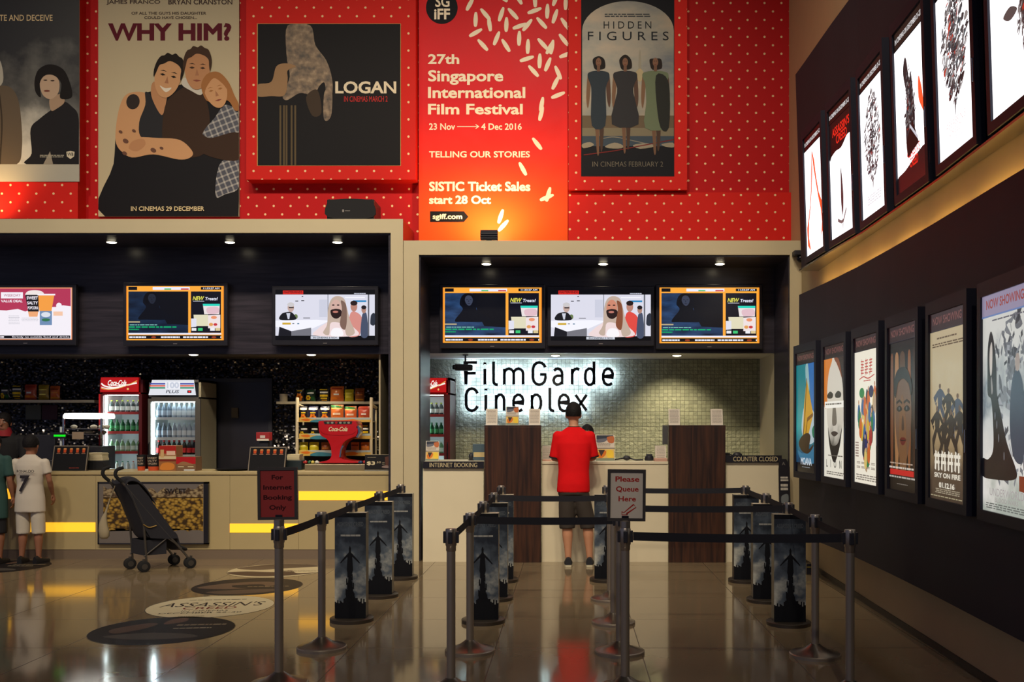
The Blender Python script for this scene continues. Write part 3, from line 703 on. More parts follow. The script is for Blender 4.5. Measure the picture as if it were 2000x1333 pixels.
def art_trailer(bright):
    f = bright
    def art(b):
        o_ = emi(255, 172, 60, k=K); w_ = emi(236, 238, 255, k=K); bk = emi(20, 18, 24, k=.6)
        b.quad(0, 0, 1, 1, o_, 1); b.quad(.02, .015, .11, .075, bk, 2); b.quad(.27, .02, .65, .07, w_, 2); b.quad(.39, .045, .46, .068, emi(80, 190, 120, k=K), 3); b.quad(.56, .045, .64, .068, emi(200, 60, 70, k=K), 3)
        b.quad(.765, .02, .975, .068, bk, 2); b.text('11:33:27 AM', .79, .027, .955, .06, w_, 3, .02)
        sea = M('lit_blue_sea_%d' % int(f * 100), (6, 6, 8), .3, emit=f, ecol=(30, 60, 110))
        if not sea.get('set'):
            q = NT(sea); n = q.n('ShaderNodeTexNoise', {'Vector': q.n('ShaderNodeMapping', {'Vector': q.obj(), 'Scale': (2, 1, 7)}).outputs[0], 'Scale': 2., 'Detail': 4.})
            q.link(q.ramp(n.outputs[0], [(.3, lin((16, 28, 56))), (.7, lin((58, 96, 150)))]), 'Emission Color'); sea['set'] = 1
        b.quad(.02, .1, .635, .89, sea, 2)
        b.poly([(.3, .1), (.635, .1), (.635, .72), (.42, .7), (.36, .5)], emi(14, 14, 22, k=.7), 3)
        b.blob([(.12, .6), (.2, .4), (.17, .3), (.19, .16), (.25, .1), (.32, .14), (.35, .28), (.34, .4), (.42, .5), (.5, .6), (.4, .62), (.2, .62)], emi(12, 14, 24, k=.7), 4)
        b.blob([(.222, .22), (.24, .15), (.28, .15), (.302, .21), (.296, .28), (.27, .33), (.24, .3)], emi(84, 94, 122, k=f * .8), 5)
        for u in (.245, .28): b.ell(u, .218, .011, .005, emi(24, 26, 40, k=.6), 6)
        b.poly([(.26, .22), (.268, .262), (.255, .262)], emi(60, 66, 92, k=f * .7), 6); b.blob([(.2, .3), (.19, .2), (.215, .13), (.26, .105), (.3, .13), (.32, .2), (.3, .17), (.26, .14), (.23, .17), (.222, .24), (.225, .32)], emi(10, 11, 18, k=.6), 7)
        b.ell(.264, .29, .013, .006, emi(40, 34, 50, k=.6), 6)
        b.quad(.02, .652, .14, .675, emi(214, 196, 150, k=K * .8), 5)
        b.greek(.02, .71, .33, .735, emi(150, 220, 210, k=K * .8), 5, 1, 2); b.greek(.02, .745, .54, .772, emi(20, 190, 120, k=K * .8), 5, 1, 3, .9); b.greek(.02, .79, .13, .815, emi(20, 180, 110, k=K * .8), 5, 1, 5, .9)
        b.quad(.663, .1, .972, .862, emi(18, 18, 32, k=.8), 2); b.text('NEW', .68, .19, .80, .265, emi(230, 226, 90, k=K), 3, .03, .3); b.quad(.685, .275, .80, .283, w_, 3); b.text('Treats!', .81, .205, .94, .265, w_, 3, .02, .2)
        b.poly([(.785, .33), (.96, .33), (.955, .52), (.8, .52)], emi(236, 226, 226, k=K), 3); b.poly([(.785, .33), (.96, .33), (.958, .37), (.79, .37)], emi(40, 214, 190, k=K), 4)
        b.blob([(.83, .4), (.94, .39), (.945, .5), (.84, .51)], emi(226, 190, 200, k=K), 4, 3)
        b.poly([(.69, .53), (.84, .53), (.84, .74), (.7, .74)], emi(226, 220, 190, k=K), 4); b.poly([(.665, .6), (.72, .6), (.72, .75), (.665, .76)], emi(226, 226, 240, k=K), 5)
        b.poly([(.84, .54), (.965, .53), (.965, .78), (.84, .78)], emi(240, 226, 226, k=K), 5); b.ell(.87, .71, .022, .03, emi(226, 160, 90, k=K), 6); b.ell(.915, .71, .02, .025, emi(200, 50, 60, k=K), 6); b.ell(.9, .58, .03, .03, emi(236, 150, 110, k=K), 6)
        for u, c in ((.695, (236, 236, 240)), (.76, (60, 200, 120)), (.885, (240, 240, 246)), (.94, (220, 200, 150))): b.quad(u - .024, .775, u + .024, .825, emi(*c, k=K), 6)
        b.quad(.02, .865, .975, .895, w_, 3); b.quad(.02, .91, .975, .975, bk, 3)
        for a0, a1 in ((.02, .21), (.35, .55), (.57, .84), (.965, .975)): b.greek(a0, .93, a1, .962, w_, 4, 1, int(a0 * 100), .9)
        for u in (.28, .9): b.ell(u, .945, .025, .018, emi(170, 70, 40, k=.8), 4)
        b.quad(.0, .0, .012, 1, emi(255, 150, 40, k=K), 5); b.quad(.988, 0, 1, 1, emi(255, 150, 40, k=K), 5)
    return art
def art_film(warm):
    def art(b):
        wl = emi(222, 222, 236, k=K); b.quad(0, 0, 1, 1, emi(8, 8, 12, k=.5), 1); b.quad(0, .1, 1, .92, wl, 2)
        b.text('MASTERMINDS', .085, .03, .27, .075, emi(90, 20, 20, k=.7), 3, .02); b.quad(.075, .02, .28, .095, emi(230, 40, 30, k=.9), 2)
        b.greek(.79, .07, .91, .09, emi(210, 214, 230, k=.9), 3, 1, 4, .9)
        b.poly([(0, .62), (.16, .61), (.42, .6), (.55, .62), (.3, .84), (.16, .82), (0, .74)], emi(246, 246, 255, k=K), 3); b.poly([(.04, .74), (.16, .83), (.16, .92), (.03, .92)], emi(30, 30, 38, k=.7), 4); b.poly([(.16, .83), (.36, .76), (.36, .92), (.16, .92)], emi(130, 130, 140, k=.8), 4)
        b.blob([(.045, .6), (.06, .49), (.11, .45), (.16, .45), (.195, .52), (.2, .6)], emi(30, 30, 36, k=.7), 5); b.ell(.155, .36, .033, .09, emi(206, 176, 166, k=.9), 6); b.ell(.155, .3, .035, .045, emi(216, 212, 214, k=.9), 7); b.quad(.135, .35, .185, .372, emi(40, 36, 40, k=.7), 8); b.poly([(.11, .47), (.15, .47), (.14, .59), (.125, .59)], emi(216, 220, 236, k=.9), 7)
        b.quad(.2, .22, .23, .236, emi(30, 30, 36, k=.7), 4); b.quad(.26, .215, .29, .23, emi(30, 30, 36, k=.7), 4); b.quad(.265, .13, .28, .145, emi(40, 40, 46, k=.7), 4)
        b.quad(.07, .66, .155, .7, emi(220, 180, 60, k=.9), 5); b.quad(.17, .67, .19, .685, emi(60, 70, 90, k=.7), 5); b.quad(.22, .67, .24, .69, emi(40, 110, 150, k=.8), 5); b.quad(.28, .56, .35, .572, emi(40, 40, 46, k=.7), 5); b.ell(.205, .54, .02, .05, emi(120, 140, 90, k=.8), 4)
        b.quad(.525, .1, .532, .6, emi(130, 136, 150, k=.8), 3); b.quad(.44, .2, .52, .55, emi(206, 208, 224, k=K), 3)
        b.quad(.78, .215, .915, .25, emi(40, 140, 200, k=.9), 3); b.quad(.93, .1, .945, .92, emi(110, 112, 122, k=.8), 6); b.quad(.7, .15, .9, .17, emi(250, 250, 255, k=K), 3)
        b.blob([(.73, .92), (.74, .6), (.76, .46), (.8, .44), (.86, .52), (.89, .7), (.86, .78), (.84, .92)], emi(*( (236, 80, 70) if warm else (226, 150, 140)), k=.9), 4); b.ell(.79, .34, .034, .1, emi(196, 140, 124, k=.9), 5); b.ell(.79, .27, .036, .05, emi(50, 34, 32, k=.7), 6)
        b.blob([(.86, .92), (.87, .54), (.89, .47), (.92, .5), (.93, .92)], emi(80, 90, 116, k=.8), 4); b.ell(.89, .4, .024, .075, emi(186, 140, 124, k=.9), 5); b.ell(.89, .355, .026, .04, emi(40, 34, 36, k=.7), 6); b.blob([(.955, .62), (.965, .5), (1, .48), (1, .7), (.96, .7)], emi(50, 56, 70, k=.8), 5)
        b.blob([(.4, .92), (.43, .78), (.5, .68), (.56, .62), (.7, .64), (.78, .74), (.82, .92)], emi(240, 218, 218, k=K), 7)
        b.blob([(.52, .7), (.53, .4), (.56, .2), (.62, .13), (.69, .18), (.72, .36), (.75, .6), (.8, .86), (.72, .92), (.68, .7), (.56, .66), (.54, .9), (.48, .86)], emi(200, 178, 162, k=.95), 8)
        b.ell(.61, .37, .055, .17, emi(*( (214, 142, 116) if warm else (216, 178, 166)), k=.95), 9); b.blob([(.555, .42), (.59, .39), (.62, .385), (.66, .41), (.67, .5), (.62, .58), (.57, .54)], emi(50, 30, 28, k=.7), 10); b.ell(.605, .445, .028, .022, emi(206, 130, 116, k=.9), 11)
        for u in (.583, .632): b.ell(u, .31, .014, .014, emi(60, 40, 38, k=.7), 10)
        b.blob([(.65, .7), (.67, .4), (.66, .22), (.71, .3), (.72, .6), (.7, .8)], emi(*( (150, 88, 60) if warm else (140, 110, 96)), k=.8), 10); b.blob([(.56, .92), (.58, .78), (.66, .78), (.68, .92)], emi(250, 246, 250, k=K), 9)
        b.quad(.355, .93, .64, .985, emi(206, 210, 222, k=K), 3); b.text('IN CINEMAS 3 NOV', .38, .94, .62, .975, emi(30, 30, 40, k=.6), 4, .02)
    return art
def art_deal(b):
    w_ = emi(246, 240, 248, k=K); pk = emi(190, 60, 92, k=.9)
    b.quad(0, 0, 1, 1, emi(230, 150, 110, k=K), 1); b.quad(0, .02, .99, .98, w_, 2)
    b.poly([(0, .02), (.985, .02), (.985, .36), (.9, .34), (.86, .37), (.62, .38), (.5, .46), (.42, .41), (.3, .44), (.0, .42)], pk, 3)
    b.text('MEALS', -.24, .1, .21, .2, w_, 4, .03) if False else b.text('S', .02, .1, .08, .2, w_, 4, .03)
    b.quad(.24, .09, .475, .21, w_, 4); b.text('WEEKDAY', .27, .125, .45, .175, emi(190, 120, 140, k=.9), 5, .01); b.text('VALUE DEAL', .24, .235, .47, .285, w_, 4, .03)
    b.blob([(.5, .13), (.53, .07), (.6, .05), (.67, .07), (.7, .12), (.67, .16), (.52, .16)], emi(240, 230, 226, k=K), 5)
    b.poly([(.5, .14), (.64, .14), (.645, .46), (.53, .46)], emi(34, 30, 34, k=.7), 6)
    for i, s_ in enumerate(('SWEET', 'SALTY', 'POPCORN')): b.text(s_, .515 + i * .006, .17 + i * .095, .635, .23 + i * .095, w_, 7, .03)
    b.poly([(.63, .14), (.81, .14), (.78, .45), (.65, .45)], emi(246, 160, 70, k=K), 5); b.quad(.63, .12, .82, .15, w_, 6); b.poly([(.53, .46), (.64, .46), (.63, .56), (.54, .56)], emi(240, 170, 120, k=K), 5)
    b.quad(.655, .45, .785, .72, emi(120, 150, 190, k=.9), 6); b.ell(.72, .52, .05, .05, emi(220, 226, 236, k=K), 7); b.ell(.72, .62, .045, .03, emi(60, 130, 90, k=.8), 7); b.quad(.8, .46, .9, .54, emi(246, 200, 170, k=K), 5); b.ell(.86, .35, .03, .06, w_, 6)
    b.greek(.32, .54, .44, .72, emi(190, 190, 200, k=.9), 5, 6, 3, .25); b.greek(.46, .58, .64, .66, emi(190, 190, 200, k=.9), 5, 3, 7, .25)
    b.quad(0, .92, .98, .975, emi(24, 22, 26, k=.6), 4); b.greek(0.02, .935, .28, .965, w_, 5, 1, 9, .9); b.text('Strictly no outside food and drinks', .36, .93, .97, .97, w_, 5, .01)
tv(-42, 562, 141, 664, 'screen at far left showing a pink popcorn and drink deal', art_deal)
tv(247, 559, 437, 665, 'screen with an orange border and dim blue picture over the snack bar', art_trailer(.22))
tv(538, 566, 732, 664, 'screen showing a bearded man in an office, over the snack bar', art_film(False))
tv(865, 562, 1058, 670, 'orange bordered screen over the ticket counter, nearest the beige post', art_trailer(.62))
tv(1076, 566, 1271, 665, 'screen showing a bearded man in an office, over the ticket counter', art_film(True))
tv(1288, 562, 1483, 671, 'orange bordered screen over the ticket counter, nearest the right wall', art_trailer(.55))

# ================================================================== lit lettering on the stone wall
DL = 13.0
LET = {  # strokes in units of cap height, y upwards from the baseline
 'F': (.5, [[(0, 0), (0, 1), (.52, 1)], [(0, .52), (.46, .52)]]),
 'i': (.1, [[(.0, 0), (.0, .72)], [(.0, .9), (.0, 1.0)]]),
 'l': (.2, [[(0, 1.04), (0, .16)] + [(.14 - .14 * math.cos(a), .16 - .16 * math.sin(a)) for a in (.5, 1.0, 1.57)] + [(.2, 0)]]),
 'm': (.86, [[(0, 0), (0, .72)], [(0, .5)] + [(.215 - .215 * math.cos(a), .5 + .22 * math.sin(a)) for a in (.5, 1.05, 1.57, 2.1, 2.65)] + [(.43, .5), (.43, 0)], [(.43, .5)] + [(.645 - .215 * math.cos(a), .5 + .22 * math.sin(a)) for a in (.5, 1.05, 1.57, 2.1, 2.65)] + [(.86, .5), (.86, 0)]]),
 'G': (.66, [[(.33 + .33 * math.cos(a), .7 + .3 * math.sin(a)) for a in (.25, .7, 1.15, 1.57, 2.0, 2.5, 3.14)] + [(.33 + .33 * math.cos(a), .3 + .3 * math.sin(a)) for a in (3.14, 3.7, 4.2, 4.71, 5.2, 5.7, 6.28)] + [(.66, .46), (.38, .46)]]),
 'C': (.64, [[(.33 + .32 * math.cos(a), .7 + .3 * math.sin(a)) for a in (.25, .7, 1.15, 1.57, 2.0, 2.5, 3.14)] + [(.33 + .32 * math.cos(a), .3 + .3 * math.sin(a)) for a in (3.14, 3.7, 4.2, 4.71, 5.2, 5.7, 6.03)]]),
 'a': (.5, [[(.03, .62), (.13, .7), (.25, .72), (.38, .69), (.47, .6), (.5, .48), (.5, 0)], [(.5, .4), (.22, .4), (.08, .35), (.0, .2), (.07, .06), (.2, 0), (.34, .02), (.5, .12)]]),
 'r': (.4, [[(0, 0), (0, .72)], [(0, .48), (.05, .6), (.16, .7), (.28, .72), (.42, .67)]]),
 'd': (.5, [[(.5, 0), (.5, 1.04)], [(.5, .5), (.45, .64), (.33, .72), (.2, .72), (.06, .63), (.0, .46), (.0, .26), (.06, .09), (.2, 0), (.33, 0), (.45, .08), (.5, .22)]]),
 'e': (.54, [[(0, .37), (.54, .37), (.54, .48), (.48, .62), (.36, .71), (.22, .72), (.07, .63), (.0, .46), (.0, .26), (.07, .08), (.22, 0), (.36, 0), (.5, .07)]]),
 'n': (.46, [[(0, 0), (0, .72)], [(0, .5), (.06, .64), (.17, .72), (.3, .72), (.41, .64), (.46, .5), (.46, 0)]]),
 'p': (.5, [[(0, -.3), (0, .72)], [(0, .5), (.05, .64), (.17, .72), (.3, .72), (.44, .63), (.5, .46), (.5, .26), (.44, .09), (.3, 0), (.17, 0), (.05, .08), (0, .22)]]),
 'x': (.5, [[(0, .72), (.5, 0)], [(.5, .72), (0, 0)]]),
}
m_halo = M('cool_white_backlight', (255, 255, 255), .5, emit=44., ecol=(184, 208, 255))
m_face = M('black_letter_face', (14, 14, 17), .4)
NARROW = {'G': .85, 'C': .81, 'a': .78, 'd': .78, 'e': .8, 'n': .78, 'p': .8, 'x': 1., 'r': .78, 'F': .98, 'm': .98}
def letter_sign(word, px, base, cap, label, name='lit_letter_row'):
    t = thing(name, label, 'sign', (X(px[0], DL), 13.1, Z(base, DL)))
    for ch, u0 in zip(word, px):
        wd, strokes = LET[ch]
        f = MB(photo_plane(DL)); h = MB(photo_plane(DL))
        for st in strokes:
            pts = [(u0 + x * cap * NARROW.get(ch, 1), base - y * cap) for x, y in st]
            f.line(pts, 5.4, m_face, depth=(-.018, .012)); h.line(pts, 3.6, m_halo, depth=(-.026, -.019))
        o = f.build('letter', t, t.location); k = h.build('backlight', o); k.location = (0, 0, 0)
        for v in k.data.vertices: v.co -= t.location
        k['label'] = 'cool white glow behind the letter'
letter_sign('FilmGarde', [910, 947, 964, 985, 1041, 1081, 1117.5, 1143, 1178], 752, 43.5, 'upper row of black letters with a white glow behind, on the stone wall')
letter_sign('Cineplex', [910, 949, 969, 1003, 1039, 1074, 1092, 1124], 803, 43.5, 'lower row of black letters with a white glow behind, partly hidden by the walnut post')

# ================================================================== lightboxes on the right wall
BW, BH = .745, 1.33
def lightbox(y_far, x_far, y_near, x_near, z0, lean, label, art, group, head):
    """front face runs from the far bottom corner to the near one; u 0..1 from far to near, v 0..1 from the top down"""
    A = Vector((x_far, y_far, z0)); eu = Vector((x_near - x_far, y_near - y_far, 0)); ln = eu.length; eu.normalize()
    n0 = Vector((eu.y, -eu.x, 0))                 # into the room (towards -x)
    if n0.x > 0: n0 = -n0
    up = (Vector((0, 0, 1)) * math.cos(lean) + n0 * math.sin(lean)); nn = n0 * math.cos(lean) - Vector((0, 0, 1)) * math.sin(lean)
    A = A + eu * ((ln - BW) / 2 if ln < BW else 0.)
    t = thing('poster_lightbox', label, 'lightbox', A + eu * BW / 2 - nn * .05, 0, group)
    T = lambda u, v, ww: A + eu * (u * BW) + up * ((1 - v) * BH) + nn * ww
    b = MB(T)
    bx = lambda u0, v0, u1, v1, w0, w1, m: b.prism([(u0, v0), (u1, v0), (u1, v1), (u0, v1)], w0, w1, m)
    bx(0, 0, 1, 1, -.05, -.012, m_frameblack); b.build('housing', t, t.location)
    b = MB(T); m_ = .075
    for q in ((0, 0, 1, .062), (0, .955, 1, 1), (0, .062, m_, .955), (1 - m_, .062, 1, .955)): bx(*q, -.012, .006, m_frameblack)
    b.build('door_frame', t, t.location)
    b = MB(lambda u, v, ww: T(m_ + u * (1 - 2 * m_), .062 + v * .893, ww - .009)); b.lw = .0004; art(b); o = b.build('poster', t, t.location, recalc=False); o['label'] = 'backlit poster'
    b = MB(lambda u, v, ww: T(m_ + u * (1 - 2 * m_), .062 + v * .893, ww - .006)); head(b); o = b.build('header_strip', t, t.location, recalc=False)
    b = MB(T); b.tube([(.985, .62, .0), (.985, .62, .012), (.985, .72, .012), (.985, .72, .0)], .004, m_mirror, 6); b.build('door_pull', t, t.location)
    return t
kl = .95
def head_low(b):
    b.quad(0, 0, 1, .095, emi(70, 40, 44, k=.18), 1); b.text('NOW SHOWING', .1, .022, .92, .066, emi(170, 110, 104, k=.36), 2, .02)
    b.quad(0, .095, 1, .1, emi(40, 40, 60, k=.3), 2)
def head_lit(b):
    b.quad(0, 0, 1, .095, emi(170, 160, 190, k=.62), 1); b.text('NOW SHOWING', .1, .022, .92, .066, emi(176, 70, 60, k=.6), 2, .02); b.quad(0, .095, 1, .103, emi(120, 150, 210, k=.6), 2)
def grad(name, stops, k, axis=1, noise=.0, scale=3.):
    """a backlit print whose own picture fades between colours (positions along world z or y)"""
    m = M(name, (6, 6, 8), .25, emit=k, ecol=(255, 255, 255)); q = NT(m); tc = q.obj()
    sp = q.n('ShaderNodeSeparateXYZ', {0: tc}); v = sp.outputs[2 if axis else 1]
    if noise: v = q.math('ADD', v, q.math('MULTIPLY', q.math('SUBTRACT', q.n('ShaderNodeTexNoise', {'Vector': tc, 'Scale': scale, 'Detail': 5.}).outputs[0], .5), noise))
    q.link(q.ramp(v, [(p, lin(c)) for p, c in stops]), 'Emission Color'); return m
def low_sea(b):
    b.quad(0, .1, 1, 1, grad('lit_teal_sea', [(.1, (16, 30, 50)), (.25, (40, 90, 130)), (.5, (70, 190, 190)), (.8, (30, 150, 160))], .55, 1, .25), 1)
    b.poly([(.62, .1), (1, .1), (1, .62), (.8, .5)], emi(40, 120, 200, k=.6), 2); b.blob([(.5, .12), (.62, .1), (.7, .3), (.6, .36), (.52, .25)], emi(180, 220, 220, k=.55), 3)
    b.blob([(.3, .66), (.36, .5), (.5, .45), (.85, .48), (1, .56), (1, .72), (.6, .76)], emi(206, 226, 236, k=.6), 3)
    b.poly([(.56, .22), (.72, .36), (.9, .52), (.66, .68), (.36, .7), (.42, .45)], emi(226, 170, 40, k=.62), 4); b.line([(.56, .22), (.5, .46), (.38, .7)], .03, emi(120, 76, 30, k=.5), 5); b.line([(.88, .52), (.6, .56), (.5, .7)], .03, emi(150, 96, 30, k=.5), 5)
    b.blob([(.14, .76), (.3, .7), (.6, .67), (.76, .7), (.68, .8), (.9, .76), (.84, .8), (.6, .84), (.3, .82)], emi(70, 46, 30, k=.5), 5); b.blob([(.1, .82), (.4, .84), (.96, .78), (1, .9), (.5, .92), (.2, .88)], emi(70, 140, 180, k=.55), 4)
    b.blob([(.84, .64), (1, .6), (1, .7), (.88, .7)], emi(50, 150, 110, k=.5), 5)
    b.quad(0, .92, 1, 1, emi(14, 18, 30, k=.3), 4); b.text('MOANA', .26, .875, .82, .935, emi(220, 230, 240, k=.8), 6, .02); b.greek(.3, .95, .75, .96, emi(180, 190, 200, k=.5), 6, 1, 2)
def low_face(b):
    b.quad(0, .1, 1, 1, emi(226, 220, 204, k=.95), 1)
    sk_ = grad('lit_grey_face', [(.3, (90, 84, 76)), (.5, (206, 198, 184)), (.9, (216, 206, 190))], .85, 1, .5, 5.)
    b.blob([(.12, .42), (.16, .2), (.4, .1), (.7, .11), (.9, .22), (.98, .46), (.9, .6), (.72, .74), (.5, .8), (.32, .74), (.16, .58)], sk_, 2)
    b.blob([(.0, .44), (.0, .1), (.4, .1), (.24, .2), (.16, .32), (.15, .46)], emi(220, 130, 50, k=.8), 3); b.blob([(.5, .1), (.98, .1), (1, .44), (.94, .52), (.88, .3), (.72, .18)], emi(60, 40, 34, k=.5), 3)
    b.blob([(.5, .1), (.72, .12), (.86, .26), (.74, .2), (.6, .14)], emi(150, 80, 40, k=.6), 4)
    for u in (.3, .68): b.blob([(u - .14, .375), (u, .35), (u + .14, .37), (u + .1, .4), (u - .1, .4)], emi(60, 50, 46, k=.5), 4)
    b.blob([(.44, .46), (.54, .44), (.62, .58), (.5, .61), (.4, .59)], emi(120, 110, 100, k=.7), 4); b.blob([(.34, .665), (.5, .65), (.68, .665), (.5, .69)], emi(80, 66, 62, k=.6), 4)
    b.blob([(.2, .62), (.34, .74), (.5, .76), (.7, .73), (.86, .62), (.76, .76), (.58, .87), (.5, .885), (.4, .86), (.26, .75)], emi(52, 46, 44, k=.5), 4)
    b.quad(.04, .425, .94, .475, emi(236, 232, 222, k=.95), 6); b.greek(.08, .44, .88, .46, emi(130, 120, 110, k=.6), 7, 1, 3)
    b.greek(.2, .83, .9, .845, emi(120, 110, 100, k=.7), 5, 1, 4); b.text('L   I   O   N', .12, .865, .84, .925, emi(70, 66, 62, k=.6), 5, .01); b.greek(.1, .955, .95, .985, emi(140, 134, 124, k=.7), 5, 2, 6)
def low_crowd(b):
    b.quad(0, .1, 1, 1, emi(232, 224, 206, k=.98), 1); rn = random.Random(5)
    red = emi(196, 70, 60, k=.85)
    for cx in (.34, .52, .7):
        for k in range(5): b.line([(cx - .07 + rn.random() * .02, .17 + k * .02), (cx + .07, .165 + k * .02 + rn.random() * .01)], .008, red, 2)
        b.line([(cx - .02, .155), (cx + .0, .265)], .014, red, 2); b.line([(cx + .04, .17), (cx - .05, .27)], .01, red, 2)
    b.line(spline([(.22, .29), (.4, .275), (.6, .29), (.86, .27)]), .008, red, 2); b.greek(.4, .3, .7, .315, red, 2, 1, 4)
    cs = [(40, 130, 80), (40, 50, 110), (220, 110, 50), (230, 190, 60), (180, 60, 60), (60, 110, 160), (200, 170, 140), (90, 70, 60), (70, 150, 90), (240, 210, 120), (60, 60, 80)]
    for i in range(46):
        v = .4 + .45 * (i / 46); h = .4 * (1 - abs(v - .5) / .38) if v > .5 else .36
        u = .53 + (rn.random() * 2 - 1) * max(.03, h); c = cs[rn.randrange(len(cs))]
        b.blob([(u - .06, v + .05), (u - .05, v - .03), (u, v - .06), (u + .06, v - .02), (u + .05, v + .06), (u, v + .08)], emi(*c, k=.7), 2 + i % 4, 3)
        if i % 3 == 0: b.ell(u, v - .07, .028, .017, emi(206, 160, 130, k=.75), 6, n=10)
    b.ell(.34, .385, .11, .035, emi(50, 140, 80, k=.7), 7); b.ell(.74, .38, .1, .04, emi(50, 50, 90, k=.7), 7)
    for r_ in range(2):
        for k in range(4): b.greek(.1 + k * .21, .855 + r_ * .03, .26 + k * .21, .872 + r_ * .03, emi(120, 100, 90, k=.7), 3, 2, k + r_ * 4)
    b.greek(.05, .72, .2, .83, emi(150, 120, 110, k=.7), 3, 6, 8); b.greek(.06, .94, .95, .985, emi(150, 140, 130, k=.7), 3, 3, 5)
def low_dark(b):
    m = grad('lit_amber_streaks', [(.28, (16, 14, 16)), (.42, (70, 44, 30)), (.6, (156, 100, 60)), (.75, (60, 44, 38))], .42, 0, .0)
    b.quad(0, .1, 1, 1, emi(26, 20, 22, k=.35), 1)
    for u, w_, c, k_ in ((.12, .1, (150, 90, 56), .4), (.3, .14, (196, 140, 90), .5), (.5, .2, (120, 84, 62), .4), (.74, .1, (170, 104, 60), .45), (.9, .08, (80, 44, 30), .3)):
        b.blob([(u - w_ / 2, .25), (u - w_ * .3, .17), (u + w_ * .3, .17), (u + w_ / 2, .25), (u + w_ * .6, .6), (u + w_ * .3, .86), (u - w_ * .3, .86), (u - w_ * .6, .6)], emi(*c, k=k_), 2)
    b.blob([(.24, .5), (.34, .36), (.54, .33), (.72, .37), (.82, .5), (.76, .7), (.6, .84), (.46, .84), (.3, .7)], emi(142, 104, 80, k=.42), 3)
    b.blob([(.42, .86), (.4, .56), (.5, .42), (.62, .56), (.64, .86)], emi(160, 110, 70, k=.4), 4)
    for u in (.4, .66):
        b.blob([(u - .1, .505), (u - .03, .488), (u + .05, .49), (u + .1, .51), (u + .02, .522), (u - .05, .52)], emi(22, 18, 20, k=.3), 5); b.ell(u, .503, .028, .01, emi(110, 104, 104, k=.4), 6); b.line([(u - .11, .47), (u, .455), (u + .1, .472)], .014, emi(48, 32, 26, k=.3), 5)
    b.blob([(.5, .56), (.54, .55), (.57, .62), (.53, .635), (.48, .625)], emi(96, 64, 48, k=.36), 5)
    b.blob([(.42, .69), (.5, .675), (.53, .68), (.56, .675), (.64, .69), (.56, .72), (.48, .72)], emi(130, 36, 34, k=.42), 5); b.line([(.43, .692), (.53, .696), (.63, .692)], .006, emi(30, 14, 16, k=.3), 6)
    b.blob([(.2, .36), (.3, .28), (.5, .255), (.7, .28), (.84, .37), (.8, .43), (.72, .36), (.54, .325), (.36, .35), (.26, .44)], emi(44, 32, 28, k=.32), 6)
    b.greek(.02, .83, .9, .838, emi(206, 180, 160, k=.6), 5, 1, 2, 1); b.greek(.02, .855, .94, .866, emi(226, 214, 200, k=.7), 5, 1, 3, 1)
    b.quad(.06, .872, .9, .905, emi(206, 30, 30, k=.75), 5); b.greek(.02, .912, .96, .922, emi(206, 200, 190, k=.6), 5, 1, 4, 1); b.greek(.3, .955, .7, .965, emi(160, 150, 140, k=.4), 5, 1, 5)
def low_sand(b):
    b.quad(0, .1, 1, 1, grad('lit_sand', [(.0, (70, 56, 46)), (.24, (96, 78, 62)), (.5, (196, 168, 124)), (.9, (216, 196, 156))], .62, 1, .35, 5.), 1)
    b.greek(.2, .135, .8, .15, emi(120, 96, 70, k=.5), 2, 1, 3); b.greek(.06, .165, .95, .19, emi(120, 96, 70, k=.5), 2, 2, 4)
    rn = random.Random(9)
    def man(u, v, h, c, L, st=.12):
        b.blob([(u - .05, v + h * .5), (u - .07, v + h * .2), (u - .03, v + h * .12), (u + .03, v + h * .12), (u + .08, v + h * .2), (u + .05, v + h * .52)], c, L, 3)
        b.line([(u - .02, v + h * .48), (u - st, v + h * .75), (u - st * .8, v + h)], .045, c, L); b.line([(u + .02, v + h * .48), (u + st, v + h * .72), (u + st * 1.2, v + h)], .045, c, L); b.ell(u, v + h * .06, .032, h * .055, emi(130, 100, 78, k=.45), L + 1, n=12)
        b.line([(u - .06, v + h * .2), (u - .17, v + h * .36), (u - .1, v + h * .45)], .03, c, L); b.line([(u + .07, v + h * .2), (u + .18, v + h * .38)], .03, c, L)
    dk_ = emi(62, 50, 44, k=.38); bl = emi(90, 100, 120, k=.42)
    man(.3, .38, .25, bl, 3); man(.55, .41, .24, dk_, 4); man(.8, .44, .24, bl, 3); man(.22, .5, .26, dk_, 5); man(.62, .52, .28, dk_, 6, .16); man(.86, .5, .28, dk_, 5); man(.42, .56, .26, dk_, 5)
    wh = emi(236, 228, 210, k=.85)
    for k in range(4):
        u = .14 + k * .19; b.quad(u, .755, u + .17, .772, wh, 7); b.line([(u + .05, .74), (u + .03, .84)], .04, wh, 7); b.line([(u + .12, .745), (u + .13, .845)], .04, wh, 7); b.line([(u + .01, .80), (u + .16, .80)], .016, wh, 7)
    b.text('SKY ON FIRE', .14, .855, .88, .882, wh, 7, .03); b.text('01.12.16', .28, .905, .72, .935, wh, 7, .04); b.greek(.16, .94, .86, .968, emi(190, 176, 150, k=.6), 7, 3, 5); b.greek(.02, .978, .96, .988, emi(200, 186, 150, k=.6), 7, 1, 7)
